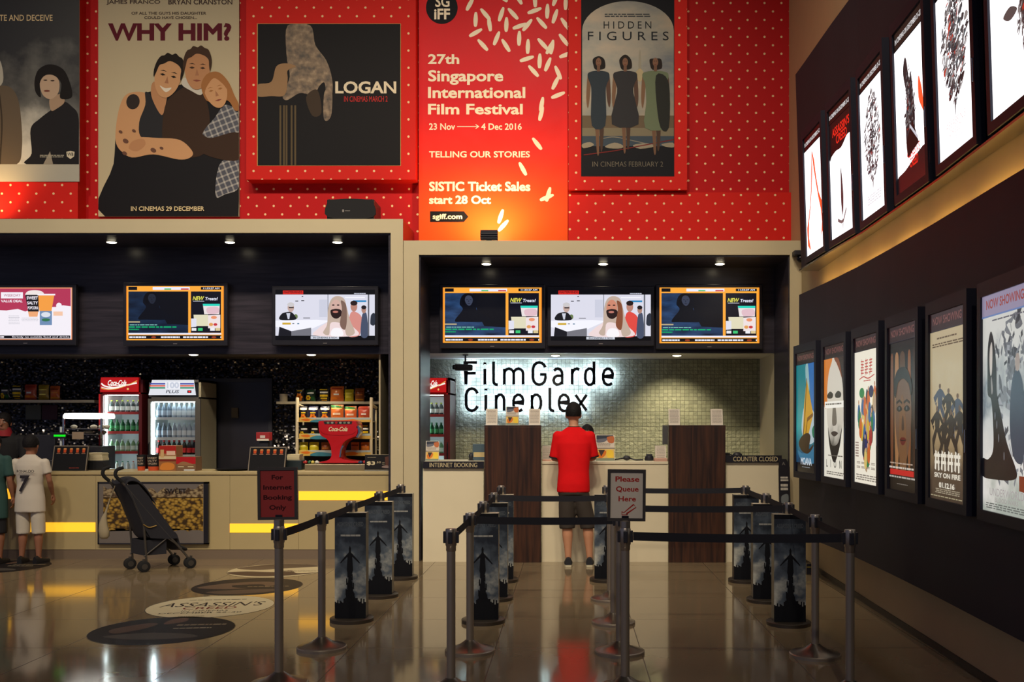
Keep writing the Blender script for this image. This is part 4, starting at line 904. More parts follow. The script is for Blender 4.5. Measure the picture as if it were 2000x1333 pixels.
def low_ice(b):
    b.quad(0, .1, 1, 1, grad('lit_ice', [(.1, (170, 176, 166)), (.3, (226, 222, 216)), (.55, (196, 198, 196)), (.7, (120, 130, 136)), (.95, (206, 206, 200))], .9, 1, .7, 5.), 1)
    rn = random.Random(3); b.greek(.2, .118, .98, .13, emi(110, 110, 120, k=.6), 3, 1, 5)
    for k in range(26):
        u, v = .45 + rn.random() * .5, .14 + rn.random() * .4; c = 60 + rn.randrange(90)
        b.blob([(u + (rn.random() - .5) * .2, v + (rn.random() - .5) * .11) for _ in range(5)], emi(c, c + 4, c + 10, k=.55), 2, 3)
    for k in range(110):
        u, v = .32 + rn.random() * .66, .13 + rn.random() * .72; c = 70 + rn.randrange(120); a = rn.random() * 3; l = .015 + .05 * rn.random()
        b.line([(u - l * math.cos(a), v - l * .6 * math.sin(a)), (u + l * math.cos(a), v + l * .6 * math.sin(a))], .006 + .02 * rn.random(), emi(c // 10 * 10, c // 10 * 10 + 4, c // 10 * 10 + 10, k=.6), 2)
    bk = emi(24, 24, 28, k=.5)
    b.blob([(.12, .38), (.13, .24), (.2, .17), (.28, .23), (.33, .35), (.34, .46), (.44, .56), (.56, .68), (.76, .8), (.7, .84), (.3, .85), (.0, .84), (.0, .76), (.14, .76), (.26, .7), (.22, .5), (.13, .46)], bk, 4); b.blob([(.17, .31), (.18, .25), (.22, .22), (.24, .27), (.225, .36), (.19, .37)], emi(206, 196, 186, k=.8), 5)
    b.blob([(.2, .4), (.22, .38), (.25, .44), (.22, .46)], emi(160, 150, 146, k=.6), 5)
    for u, v in ((.34, .6), (.38, .66), (.3, .56), (.5, .74)): b.ell(u, v, .012, .02, emi(130, 130, 136, k=.6), 5, n=8)
    b.blob([(.62, .6), (.66, .42), (.78, .36), (.9, .44), (.94, .62), (.88, .76), (.7, .74)], emi(70, 86, 104, k=.55), 3); b.ell(.78, .33, .05, .04, emi(176, 160, 150, k=.7), 4)
    b.poly([(.82, .82), (.98, .82), (.98, .89), (.82, .885)], emi(150, 66, 40, k=.6), 6)
    b.text('UNDERWORLD', .18, .89, .92, .925, emi(176, 168, 168, k=.8), 6, .0); b.text('BLOOD WARS', .3, .932, .8, .952, emi(170, 162, 160, k=.8), 6, .0); b.greek(.08, .96, .96, .99, emi(120, 124, 120, k=.7), 6, 3, 7)
low = [(10.14, 2.283), (9.23, 2.336), (8.34, 2.362), (7.43, 2.358), (6.54, 2.341), (5.63, 2.308), (4.73, 2.26)]
lowinfo = [('lower row lightbox with a yellow sail on blue sea, furthest along the wall', low_sea, head_low), ('lower row lightbox with a large pale face crossed by a white band', low_face, head_low),
    ('lower row lightbox with a heart of many coloured people on cream', low_crowd, head_low), ('lower row lightbox with a dim amber face and a red title bar', low_dark, head_low),
    ('lower row lightbox with sandy picture of running figures', low_sand, head_low), ('lower row lightbox with icy white and black picture, nearest the camera', low_ice, head_lit)]
for i, (lab, art, hd) in enumerate(lowinfo):
    (y0, x0), (y1, x1) = low[i], low[i + 1]; f = .82
    lightbox(y0, x0, y0 + (y1 - y0) * f, x0 + (x1 - x0) * f, 1.012, 0., lab, art, 'lower row of poster lightboxes', hd)

WH = (250, 248, 250)
def up_head(s):
    def h(b): b.quad(0, 0, 1, .11, emi(20, 14, 16, k=.3), 1); b.text(s, .06, .045, .96, .078, emi(236, 232, 232, k=.9), 2, .02)
    return h
kw = 1.9
def white(b): b.quad(0, .115, 1, 1, emi(*WH, k=kw), 1)
def ink(b, seed, cu, cv, ru, rv, n, L=2):
    rn = random.Random(seed)
    for k in range(n):
        a = rn.random() * 6.283; r = rn.random() ** .6; u = cu + ru * r * math.cos(a) * (1 - .3 * abs(math.sin(a))); v = cv + rv * r * math.sin(a)
        w_, h_ = ru * (.03 + .09 * rn.random()), rv * (.012 + .05 * rn.random()); c = rn.choice([(30, 30, 36), (60, 60, 66), (110, 106, 108), (176, 168, 166), (70, 84, 92), (130, 124, 126), (200, 196, 196)])
        if rn.random() < .06: c = (220, 60, 40)
        th = rn.random() * 3
        b.poly([(u + w_ * math.cos(th + q) * (1 + .5 * rn.random()), v + h_ * math.sin(q) * (1 + .5 * rn.random())) for q in (0, 1.2, 2.3, 3.3, 4.4, 5.4)], emi(*c, k=.6), L + k % 5)
    for k in range(n // 5):
        v = cv + rv * (2.1 * rn.random() - 1.); h = rv * .05; w_ = ru * (.3 * max(.12, 1 - abs(v - cv) / rv)) * (.3 + .7 * rn.random()); u = cu + (rn.random() - .5) * w_; c = rn.choice([(30, 30, 36), (50, 50, 56), (160, 156, 160), (84, 84, 92)])
        b.quad(u - w_ * .4, v, u + w_ * .4, v + h * rn.random(), emi(*c, k=.6), L + 5)
    b.line([(cu, cv + rv * .95), (cu + ru * .02, cv + rv * 1.2)], [ru * .12, ru * .02], emi(50, 50, 56, k=.6), L + 6); b.line([(cu, cv - rv * .95), (cu - ru * .02, cv - rv * 1.15)], [ru * .1, ru * .02], emi(50, 50, 56, k=.6), L + 6)
rd = lambda: emi(236, 40, 24, k=1.)
def up_arcs(b):
    white(b); r_ = emi(250, 84, 40, k=1.2)
    b.line(spline([(.44, .17), (.4, .32), (.34, .5), (.24, .64), (.12, .76), (.1, .86), (.2, .95)]), [.02] * 6 + [.05, .05, .06, .07, .07, .06] + [.06, .07, .09, .1, .1, .1] * 3 + [.06, .05, .04, .03, .03, .02][:7] + [.01], r_, 2) if False else None
    b.line([(.46, .165), (.42, .3), (.36, .46), (.27, .6), (.16, .7), (.09, .78), (.1, .88), (.22, .955)], [.02, .06, .045, .035, .04, .1, .09, .02], r_, 2)
    b.line([(.46, .165), (.54, .27), (.64, .42), (.76, .56), (.9, .66), (.95, .8), (.86, .9)], [.02, .07, .05, .05, .09, .08, .02], r_, 2); b.greek(.25, .86, .45, .87, emi(190, 190, 196, k=1.), 2, 1, 2)
    b.line([(.6, .28), (.62, .24), (.66, .2)], .01, emi(60, 60, 66, k=.6), 3)
def title2(b, u0, v0, u1, v1): b.text("ASSASSIN'S", u0, v0, u1, (v0 + v1) / 2 - .003, rd(), 6, .02); b.text('CREED', u0 + (u1 - u0) * .22, (v0 + v1) / 2 + .003, u1 - (u1 - u0) * .15, v1, rd(), 6, .02)
def up_blade(b):
    white(b); b.blob([(0, .1), (1, .1), (1, .28), (.8, .3), (.55, .35), (.3, .345), (.1, .36), (0, .37)], emi(40, 18, 22, k=.35), 2); title2(b, .16, .16, .93, .3)
    b.blob([(.5, .49), (.56, .62), (.58, .74), (.54, .84), (.5, .84), (.47, .74), (.48, .62)], emi(70, 60, 62, k=.6), 3); b.line([(.52, .84), (.53, .96)], .02, emi(90, 80, 80, k=.7), 3); b.line([(.3, .87), (.45, .9), (.55, .9), (.7, .82)], .025, emi(120, 110, 110, k=.8), 3)
def up_ink(b): white(b); ink(b, 4, .52, .48, .36, .3, 420); b.greek(.25, .86, .85, .93, emi(200, 200, 206, k=1.2), 2, 4, 3)
def up_tower(b):
    white(b); b.blob([(.3, .3), (.35, .22), (.42, .23), (.5, .36), (.56, .33), (.62, .45), (.66, .6), (.62, .72), (.46, .82), (.36, .78), (.34, .6), (.4, .46)], emi(44, 42, 48, k=.6), 2); ink(b, 8, .5, .52, .2, .24, 160, 3)
    b.blob([(.82, .4), (.92, .5), (.96, .62), (.9, .6), (.8, .52)], emi(250, 84, 40, k=1.2), 3)
    b.blob([(0, .9), (.3, .88), (1, .82), (1, 1), (0, 1)], emi(52, 30, 34, k=.4), 3); b.poly([(.36, .72), (.6, .62), (.78, .78), (.4, .82)], emi(18, 18, 22, k=.4), 9); title2(b, .36, .77, .8, .89); b.line([(.5, .64), (.76, .75)], .02, emi(200, 200, 210, k=1.), 11)
def up_ink2(b): white(b); ink(b, 11, .53, .42, .38, .33, 560); b.text("ASSASSIN'S", .24, .82, .8, .86, emi(210, 190, 190, k=1.3), 3, 0); b.text('CREED', .32, .868, .68, .9, emi(210, 190, 190, k=1.3), 3, 0); b.greek(.3, .915, .7, .94, emi(220, 220, 224, k=1.3), 3, 2, 4)
def up_cloak(b):
    white(b); ink(b, 21, .72, .45, .2, .34, 220); b.blob([(.62, .2), (.8, .15), (.95, .4), (.9, .75), (.7, .7), (.64, .45)], emi(70, 50, 50, k=.6), 2); b.blob([(.3, .58), (.45, .56), (.6, .6), (.45, .62)], emi(90, 84, 84, k=.7), 3); b.blob([(.34, .36), (.4, .3), (.38, .37)], emi(230, 60, 40, k=1.), 3)
upp = [(10.12, 2.394), (9.21, 2.41), (8.35, 2.44), (7.40, 2.424), (6.53, 2.406), (5.61, 2.36), (4.7, 2.31)]
upinfo = [('upper row lightbox with two curved orange strokes on white, furthest along the wall', up_arcs), ('upper row lightbox with a red title at the top and a small dark blade', up_blade),
    ('upper row lightbox with a small ink collage on white, third from the far end', up_ink), ('upper row lightbox with a dark tower shape and a red title low down', up_tower),
    ('upper row lightbox with a large ink collage and a faint title', up_ink2), ('upper row lightbox with a dark cloak shape, nearest the camera', up_cloak)]
for i, (lab, art) in enumerate(upinfo):
    (y0, x0), (y1, x1) = upp[i], upp[i + 1]; f = .82
    lightbox(y0, x0, y0 + (y1 - y0) * f, x0 + (x1 - x0) * f, 3.178, .031, lab, art, 'upper row of poster lightboxes', up_head('IN CINEMAS ON DECEMBER 21-22'))
# bracket rail under the upper row and the lamps hidden behind it
b = MB()
ypts = [10.4, 9.3, 8.35, 7.4, 6.5, 5.6, 4.6]
vs = []
for y in ypts:
    xf = UPX(y) - .05; xw = wall_x(y) - .004
    vs += [(xf, y, 3.15), (xw, y, 3.15), (xf, y, 3.166), (xw, y, 3.166)]
k = len(ypts); b.add(vs, [(4 * i + a, 4 * i + 4 + a, 4 * i + 4 + c, 4 * i + c) for i in range(k - 1) for a, c in ((0, 1), (1, 3), (3, 2), (2, 0))] + [(0, 1, 3, 2), (4 * k - 4, 4 * k - 2, 4 * k - 1, 4 * k - 3)], M('brushed_shelf_metal', (150, 140, 124), .25, .9))
single(b, 'metal_shelf', 'narrow shiny metal shelf along the wall under the upper lightboxes', 'shelf', (2.5, 7.4, 3.15))
# cove lamps tucked behind the top edge of the lower board, lighting the strip of wall above it
m_cove = M('warm_tube', (255, 230, 180), .4, emit=30., ecol=(255, 206, 120))
for i in range(7):
    ym = 9.8 - .8 * i; xg = (LOWX(ym) + .03 + wall_x(ym)) / 2
    t = thing('cove_lamp', 'slim lamp behind the top edge of the lower board, %s from the far end' % ORD[i], 'strip light', (xg, ym, 2.84), 0, 'lamps behind the lower dark board')
    b = MB(); b.box((-.012, -.36, -.02), (.012, .36, -.006), m_steel); b.build('fitting', t)
    b = MB(); b.box((-.01, -.35, -.006), (.01, .35, .006), m_cove); b.build('tube', t)
    t.rotation_euler.z = -math.atan2(LOWX(ym + .4) - LOWX(ym - .4), .8)

# ================================================================== snack counter (left)
DC = 11.42
zc1 = Z(922, DC)
m_tray = M('black_tray', (30, 30, 34), .5)
t = thing('snack_counter', 'long cream snack counter with glowing amber strips', 'counter', (X(400, DC), DC + .35, 0))
x_end = X(763, DC) + .0
seams = [-9.4, X(20, DC), X(187, DC), X(449, DC), X(583, DC), xa - .035]
strips = [(2, 77 - 40, 186, 1021, 1039.5), (4, 449, 582, 1023.5, 1041)]
def panel(x0, x1, z0, z1, m=m_counter_old):
    b = MB(); b.box((x0 + .0015, DC, z0), (x1 - .0015, DC + .02, z1), m); return b
zp = Z(1074, DC)
for i in range(5):
    b = panel(seams[i], seams[i + 1], zp, zc1 - .035); o = b.build('front_panel', t, t.location)
b = MB(); b.box((-9.4, DC + .02, 0), (xa - .035, DC + .7, zc1 - .035), m_counter_old); b.build('carcass', t, t.location)
b = MB(); b.box((-9.4, DC - .012, zc1 - .035), (xa - .035, DC + .72, zc1), m_counter_old, .004); b.build('worktop', t, t.location)
b = MB(); b.box((-9.4, DC + .006, 0), (xa - .035, DC + .02, zp), m_plinth); b.build('plinth', t, t.location)
for x0, y0, x1, y1 in ((-60, 955, 22, 975), (40, 1021, 186.5, 1039.5), (449, 1023.5, 582.5, 1041), (583.5, 960, 757, 977.5)):
    b = MB(); b.box((X(x0, DC), DC - .004, Z(y1, DC)), (X(x1, DC), DC + .001, Z(y0, DC)), m_yellowlit); o = b.build('light_strip', t, t.location); o['label'] = 'glowing amber strip'
# popcorn picture
d = DC - .035
t = thing('popcorn_picture', 'black framed popcorn picture on the front of the snack counter, behind the stroller', 'picture', (X(299, d), DC, Z(1064, d)))
b = MB(photo_plane(d)); x0, y0, x1, y1 = 191, 942, 407, 1064
for q in ((x0, y0, x1, y0 + 3), (x0, y1 - 2.5, x1, y1), (x0, y0, x0 + 2.5, y1), (x1 - 9, y0, x1, y1)): b.prism([(q[0], q[1]), (q[2], q[1]), (q[2], q[3]), (q[0], q[3])], -.034, .006, m_black)
b.build('frame', t, t.location)
m_pop = M('popcorn_print', (190, 150, 50), .45); q = NT(m_pop)
v = q.n('ShaderNodeTexVoronoi', {'Vector': q.n('ShaderNodeMapping', {'Vector': q.obj(), 'Scale': (24, 1, 34)}).outputs[0], 'Scale': 1.})
q.link(q.ramp(v.outputs['Distance'], [(.1, lin((190, 156, 76))), (.45, lin((156, 120, 46))), (.75, lin((62, 44, 22)))]), 'Base Color')
m_pop2 = M('popcorn_print_pale', (206, 180, 130), .45); q = NT(m_pop2)
v = q.n('ShaderNodeTexVoronoi', {'Vector': q.n('ShaderNodeMapping', {'Vector': q.obj(), 'Scale': (26, 1, 36)}).outputs[0], 'Scale': 1.})
q.link(q.ramp(v.outputs['Distance'], [(.1, lin((170, 152, 116))), (.5, lin((140, 120, 90))), (.72, lin((74, 56, 40)))]), 'Base Color')
b = MB(photo_plane(d)); b.quad(x0, y0, x1, y1, col(112, 104, 100), 1); b.quad(202, 972, 397, 1036, m_pop, 2)
b.poly([(202, 972)] + [(202 + 195 * i / 26, 958 + 6 * math.sin(i * 1.9) - (8 if i in (0, 1, 24, 25, 26) else 0)) for i in range(27)] + [(397, 972)], m_pop2, 2); b.quad(202, 972, 397, 973.4, col(60, 44, 26), 3); b.text('SWEET', 321, 955, 364, 964.5, col(40, 34, 34), 4, .03)
b.poly([(202, 1036)] + [(202 + 195 * i / 20, 1036 + 3 * math.sin(i * 2.3)) for i in range(21)] + [(397, 1036)], m_pop, 2)
b.build('picture_sheet', t, t.location, recalc=False)

# ================================================================== ticket counter (right)
DT = 11.2
zt = Z(902, DT)
for px0, px1, lab in ((826, 944.5, 'white ticket counter section under the internet booking sign'), (1058.5, 1304.5, 'white ticket counter section the man in red leans on'), (1418.5, 1526, 'white ticket counter section under the counter closed sign')):
    t = thing('ticket_counter', lab, 'counter', (X((px0 + px1) / 2, DT), DT + .35, 0), 0, 'white ticket counter sections')
    b = MB(); b.box((X(px0, DT), DT, 0), (X(px1, DT), DT + .65, zt - .03), m_counter); b.build('carcass', t, t.location)
    b = MB(); b.box((X(px0, DT), DT - .01, zt - .03), (X(px1, DT), DT + .66, zt), m_white_top, .004); b.build('worktop', t, t.location)
def name_strip(px0, px1, y0, y1, word, wx0, wx1, label):
    d = DT - .03
    t = thing('counter_name_strip', label, 'sign', (X((px0 + px1) / 2, d), d + .02, Z(y1, d)))
    b = MB(photo_plane(d)); b.prism([(px0, y0), (px1, y0), (px1, y1), (px0, y1)], -.018, 0, m_black); b.build('plate', t, t.location)
    b = MB(photo_plane(d)); b.text(word, wx0, y0 + 2.5, wx1, y1 - 2.3, col(206, 190, 150), 1.5, .005); b.build('lettering', t, t.location, recalc=False)
name_strip(826, 945, 902, 915.5, 'INTERNET BOOKING', 839, 932, 'black strip reading internet booking on the ticket counter edge')
name_strip(1417, 1527, 890, 904, 'COUNTER CLOSED', 1432, 1519, 'black strip reading counter closed on the ticket counter edge')
def walnut(px0, px1, label):
    d = 11.14
    t = thing('walnut_pillar', label, 'pillar', (X((px0 + px1) / 2, d), d + .1, 0))
    b = MB(); b.box((X(px0, d), d, 0), (X(px1, d), d + .055, Z(831, d) - .02), m_walnut, .002); b.build('facing', t, t.location)
    b = MB(); b.box((X(px0, d), d - .002, Z(831, d) - .02), (X(px1, d), d + .22, Z(831, d)), m_walnut, .002); b.build('cap', t, t.location)
    b = MB(); b.box((X(px0, d) + .01, d + .055, zt), (X(px1, d) - .01, d + .2, Z(831, d) - .02), m_walnut); b.build('rear_box', t, t.location)
    return Z(831, d)
ztop = walnut(946, 1057, 'tall walnut pillar in the ticket counter, beside the internet booking sign')
walnut(1306, 1417, 'tall walnut pillar in the ticket counter, beside the counter closed sign')

def stand_card(px0, px1, y0, d, z, label, art, name='counter_card', cat='sign', lean=.18):
    """a printed card in a clear stand, leaning back a little"""
    x0, x1 = X(px0, d), X(px1, d); h = Z(y0, d) - z
    t = thing(name, label, cat, ((x0 + x1) / 2, d, z))
    T = lambda u, v, ww: Vector((x0 + (x1 - x0) * u, d + h * (1 - v) * lean - ww, z + .003 + (h - .003) * (1 - v)))
    b = MB(T); b.prism([(0, 0), (1, 0), (1, 1), (0, 1)], -.004, .0, M('card_back', (196, 190, 180), .5)); b.build('backing', t, t.location)
    b = MB(T); b.lw = .0007; art(b); b.build('printed_face', t, t.location, recalc=False)
    b = MB(); b.box((x0, d - .015, z), (x1, d + .07, z + .004), M('clear_acrylic', (190, 190, 186), .15)); b.build('foot', t, t.location)
def art_paper(seed):
    def f(b): b.quad(0, 0, 1, 1, m_paper, 1); b.greek(.1, .08, .9, .92, col(140, 126, 118), 2, 11, seed, .35)
    return f
def art_flyer(b):
    b.quad(0, 0, 1, 1, col(214, 204, 190), 1); b.quad(.06, .02, .94, .18, col(60, 66, 80), 2); b.blob([(.6, .1), (.95, .06), (.95, .3), (.7, .3)], col(190, 110, 70), 3); b.blob([(.1, .18), (.6, .14), (.5, .26), (.12, .3)], col(110, 112, 124), 3); b.greek(.1, .33, .8, .46, col(120, 110, 100), 2, 3, 3, .4)
    b.quad(.0, .5, 1, .53, col(90, 84, 80), 3); b.quad(.02, .55, .98, 1, col(226, 190, 110), 2); b.blob([(.1, .72), (.3, .64), (.55, .62), (.5, .8), (.2, .92)], col(214, 120, 50), 3); b.blob([(.6, .6), (.9, .62), (.9, .9), (.6, .84)], col(236, 200, 70), 3); b.quad(.02, .9, .98, 1, col(130, 140, 120), 3); b.poly([(.15, .58), (.5, .58), (.3, .84)], col(70, 60, 60), 4)
d = 11.2
stand_card(949, 971.5, 799, d, ztop, 'white notice card on the left walnut pillar, nearer the booking sign', art_paper(1)); stand_card(1033, 1055, 799, d, ztop, 'white notice card on the left walnut pillar, nearer the man in red', art_paper(2))
stand_card(988, 1013, 794.5, d, ztop, 'yellow and grey flyer between two white cards on the left walnut pillar', art_flyer, 'flyer_stand')
stand_card(1306, 1328, 799.5, d, ztop, 'white notice card on the right walnut pillar, nearer the man in red', art_paper(3)); stand_card(1388.5, 1412, 799.5, d, ztop, 'white notice card on the right walnut pillar, nearer the right wall', art_paper(4))
d = 11.35
stand_card(831, 857, 862, d, zt, 'yellow and grey flyer on the counter by the red cooler', art_flyer, 'flyer_stand')
stand_card(1163, 1200.5, 850, d, zt, 'two panel flyer stand on the counter right of the man in red', art_flyer, 'flyer_stand')
stand_card(1059, 1079, 871, 11.5, zt, 'white printed sheet on the counter left of the man in red', art_paper(5))
stand_card(1280, 1301, 871, 11.38, zt, 'white printed sheet on the counter against the right walnut pillar', art_paper(6))
# odds and ends on the ticket counter
d = 11.5
b = MB(); b.box((X(923, d), d, zt), (X(948, d), d + .1, Z(868, d)), M('blue_grey_box', (70, 90, 104), .6), .004); b.box((X(925, d), d - .002, Z(893, d)), (X(947, d), d, Z(884, d)), col(196, 176, 130))
single(b, 'card_terminal', 'blue grey box with a cream label on the counter beside the left walnut pillar', 'payment terminal', (X(935, d), d + .05, zt))
b = MB(); b.ball((X(920, d), d + .02, zt + .045), (.03, .035, .045), m_darkplastic); b.box((X(915, d), d, zt), (X(925, d), d + .05, zt + .012), m_darkplastic)
single(b, 'desk_camera', 'small round black desk camera beside the blue grey box', 'camera', (X(920, d), d + .02, zt), smooth=True)
b = MB(); b.box((X(1060, d), d - .22, zt), (X(1085, d), d - .05, zt + .02), M('pink_pad', (206, 160, 140), .6), .004)
single(b, 'note_pad', 'flat pink pad on the counter beside the man in red', 'note pad', (X(1072, d), d - .13, zt))
b = MB(); b.box((X(1278, 11.24), 11.2, zt), (X(1303, 11.24), 11.35, zt + .035), M('pink_pad', (206, 160, 140), .6), .004)
single(b, 'note_pad', 'flat pink pad on the counter against the right walnut pillar', 'note pad', (X(1290, 11.24), 11.28, zt))
b = MB(); b.lathe([(.05, 0), (.055, .012), (.045, .05), (.02, .06)], (X(1268, d), d, zt), m_darkplastic, 18); b.box((X(1262, d), d - .02, zt + .03), (X(1274, d), d + .02, zt + .075), m_darkplastic, .004)
single(b, 'ticket_printer', 'small black ticket printer beside the pink pad', 'printer', (X(1268, d), d, zt), smooth=True)
b = MB(); b.tube(spline([(X(1192, d), d, zt + .008), (X(1206, d), d + .05, zt + .012), (X(1220, d), d, zt + .03), (X(1228, d), d + .02, zt + .03), (X(1240, d), d - .02, zt + .01), (X(1256, d), d + .02, zt + .008)]), .008, m_darkplastic, 8); b.ball((X(1224, d), d, zt + .03), (.045, .03, .028), m_darkplastic)
single(b, 'telephone_handset', 'black handset and cord lying on the white counter right of the flyer stand', 'telephone', (X(1224, d), d, zt), smooth=True)
# monitor behind the right pillar
d = 11.62
t = thing('back_monitor', 'dark grey monitor seen past the right walnut pillar', 'monitor', (X(1312, d), d + .05, zt))
b = MB(); b.box((X(1294, d), d, Z(869, d)), (X(1345, d), d + .03, Z(831, d)), M('monitor_grey', (78, 78, 80), .5), .004); b.build('panel', t, t.location)
b = MB(); b.box((X(1316, d), d + .005, zt), (X(1326, d), d + .025, Z(868, d)), m_darkplastic); b.box((X(1306, d), d - .04, zt), (X(1336, d), d + .07, zt + .01), m_darkplastic); b.build('stand', t, t.location)
# mug and keyboard on the closed counter
d = 11.4
b = MB(); b.lathe([(.028, 0), (.036, .005), (.038, .09), (.034, .09), (.032, .01)], (X(1416, d) + .02, d, zt + .0), m_darkplastic, 18); b.tube([(X(1416, d) + .055, d, zt + .02), (X(1416, d) + .085, d, zt + .03), (X(1416, d) + .085, d, zt + .065), (X(1416, d) + .055, d, zt + .075)], .006, m_darkplastic, 8)
single(b, 'black_mug', 'black mug beside the right walnut pillar on the closed counter', 'mug', (X(1416, d) + .02, d, zt), smooth=True)
t = thing('keyboard', 'black keyboard lying on the closed counter', 'keyboard', (X(1460, d), d, zt))
b = MB(); b.box((X(1424, d), d - .02, zt), (X(1488, d), d + .14, zt + .02), m_darkplastic, .004); b.build('case', t, t.location)
b = MB(); [b.box((X(1426, d) + i * .0238, d - .012 + j * .036, zt + .02), (X(1426, d) + i * .0238 + .019, d + .017 + j * .036, zt + .028), m_tray) for i in range(15) for j in range(4)]; o = b.build('keys', t, t.location); o['kind'] = 'stuff'
b = MB(); b.ball((X(1440, 11.62), 11.62, zt + .05), (.06, .04, .045), m_darkplastic); b.box((X(1430, 11.62), 11.58, zt), (X(1450, 11.62), 11.66, zt + .03), m_darkplastic, .004)
single(b, 'desk_telephone', 'black desk telephone behind the keyboard on the closed counter', 'telephone', (X(1440, 11.62), 11.62, zt), smooth=True)
# CCTV cameras
def cctv(loc, rz, label, s=1.):
    t = thing('security_camera', label, 'camera', loc, rz)
    b = MB(); b.lathe([(.035 * s, -.012), (.035 * s, 0)], (0, 0, 0), m_darkplastic, 16); b.tube([(0, 0, -.01), (0, 0, -.12 * s)], .012 * s, m_darkplastic, 8); b.build('ceiling_stem', t)
    b = MB(); b.box((-.035 * s, -.14 * s, -.2 * s), (.035 * s, .09 * s, -.12 * s), m_darkplastic, .02 * s); b.build('body', t, smooth=True)
    b = MB(); b.lathe([(.03 * s, -.16 * s), (.03 * s, -.14 * s), (.022 * s, -.139 * s)], (0, 0, -.16 * s), M('lens_glass', (8, 8, 12), .05), 16, axis=1); b.build('lens', t, smooth=True)
cctv((X(909, 12.3), 12.3, zc), R(-62), 'black camera hanging from the ceiling in front of the first lit letter')
t = thing('dome_camera', 'black dome camera at the corner of the right booth frame', 'camera', (X(1560, 11.15), 11.2, Z(500, 11.15)))
b = MB(); b.box((X(1550, 11.15), 11.1, Z(500, 11.15)), (X(1572, 11.15), 11.238, Z(490, 11.15)), m_darkplastic, .01); b.build('bracket', t, t.location)
b = MB(); b.ball((X(1564, 11.12), 11.14, Z(505, 11.12)), .045, M('lens_glass', (8, 8, 12), .05)); b.build('dome', t, t.location, smooth=True)
# black poster stand leaning at the corner by the right wall
d = 11.0
t = thing('leaning_sign', 'narrow black sign board with white lines standing at the end of the ticket counter', 'sign', (X(1535, d), d + .1, 0))
T = lambda u, v, ww: Vector((X(1524, d) + .125 * u, d + .1 * (1 - v) - ww, 1.16 * (1 - v) + .002))
b = MB(T); b.prism([(.1, 0), (.7, 0), (1, .08), (1, 1), (0, 1), (0, .1)], -.015, 0, m_black); b.build('board', t, t.location)
b = MB(T); b.lw = .0007; wt2 = col(196, 190, 180)
b.text('A', .3, .03, .6, .06, col(120, 116, 112), 1.5); b.greek(.15, .17, .85, .22, wt2, 1.5, 2, 3, .7); b.greek(.15, .24, .8, .31, wt2, 1.5, 2, 4, .7); b.blob([(.2, .36), (.8, .34), (.75, .44), (.3, .46)], col(110, 116, 120), 1.5); b.blob([(.2, .5), (.8, .48), (.8, .7), (.2, .72)], col(52, 54, 60), 1.5)
b.build('printed_face', t, t.location, recalc=False)
b = MB(); b.tube([(X(1535, d), d + .1, 1.1), (X(1535, d), d + .2, .0)], .008, m_darkmetal, 8); b.build('rear_prop', t, t.location)
d = 10.28
t = thing('door_wedge_box', 'small black box with a yellow line on the floor by the right wall', 'box', (X(1580, d), d, 0))
b = MB(); b.box((X(1574, d), d - .03, 0), (X(1586.5, d), d + .1, .11), m_black, .004); b.build('body', t, t.location); b = MB(); b.box((X(1575, d), d - .033, .075), (X(1585, d), d - .0295, .08), col(190, 170, 60)); b.build('yellow_line', t, t.location)

# ================================================================== inside the snack bar
# tall drinks coolers
m_coolred = M('cooler_red', (176, 24, 26), .35); m_cooldark = M('cooler_dark_red_shade', (84, 20, 24), .4)  # the darker red puts the unlit side's shade into the colour
m_inner = M('cooler_white_inside', (226, 232, 232), .5)
m_tube = M('cooler_tube', (255, 255, 255), .4, emit=15., ecol=(222, 240, 240))
m_shelfred = M('shelf_strip_red', (176, 50, 48), .5); m_wire = M('shelf_white', (220, 226, 230), .4)
def bottle_proto(kind):
    """two meshes (body, cap) sharing the base at the origin; height about 0.2"""
    specs = {'water': ((70, 84, 84), (220, 230, 226), (150, 170, 60)), 'green': ((20, 90, 50), (60, 150, 90), (30, 110, 70)), 'pale': ((120, 160, 120), (206, 220, 206), (200, 216, 206)),
             'white': ((214, 220, 214), (232, 236, 232), (20, 130, 90)), 'whitered': ((226, 222, 218), (236, 232, 230), (200, 90, 80)), 'clear': ((170, 186, 204), (226, 236, 244), (206, 220, 232)), 'dim': ((104, 122, 142), (170, 186, 204), (150, 164, 182)), 'cola': ((34, 22, 24), (190, 40, 46), (190, 36, 44))}  # dim is the clear bottle with shade painted into its colours
    body, lab, cap = specs[kind]
    mb_ = M('bottle_' + kind, body, .15); ml = M('bottle_label_' + kind, lab, .4); mc = M('bottle_cap_' + kind, cap, .4)
    b = MB(); b.lathe([(.022, 0), (.026, .006), (.026, .03)], (0, 0, 0), mb_, 12); b.lathe([(.0266, .03), (.0266, .085)], (0, 0, 0), ml, 12); b.lathe([(.026, .085), (.026, .105), (.018, .13), (.011, .145), (.0105, .155)], (0, 0, 0), mb_, 12)
    me1 = b.build('bottle', None, smooth=True)
    c = MB(); c.lathe([(.0125, .152), (.0125, .168), (.011, .17)], (0, 0, 0), mc, 12); o2 = c.build('cap', me1, smooth=True)
    o2['label'] = {'water': 'yellow green cap', 'green': 'green cap', 'pale': 'pale cap', 'white': 'green cap', 'whitered': 'red cap', 'clear': 'white cap', 'dim': 'shaded white cap', 'cola': 'red cap'}[kind]
    return me1
PROTO = {}
LOOK = {'water': 'dark bottle with yellow green cap', 'green': 'slim green bottle', 'pale': 'pale green bottle with white cap', 'white': 'white bottle with green cap', 'whitered': 'white bottle with red cap', 'clear': 'bluish clear water bottle', 'dim': 'bluish water bottle in painted shade', 'cola': 'dark cola bottle with red label'}
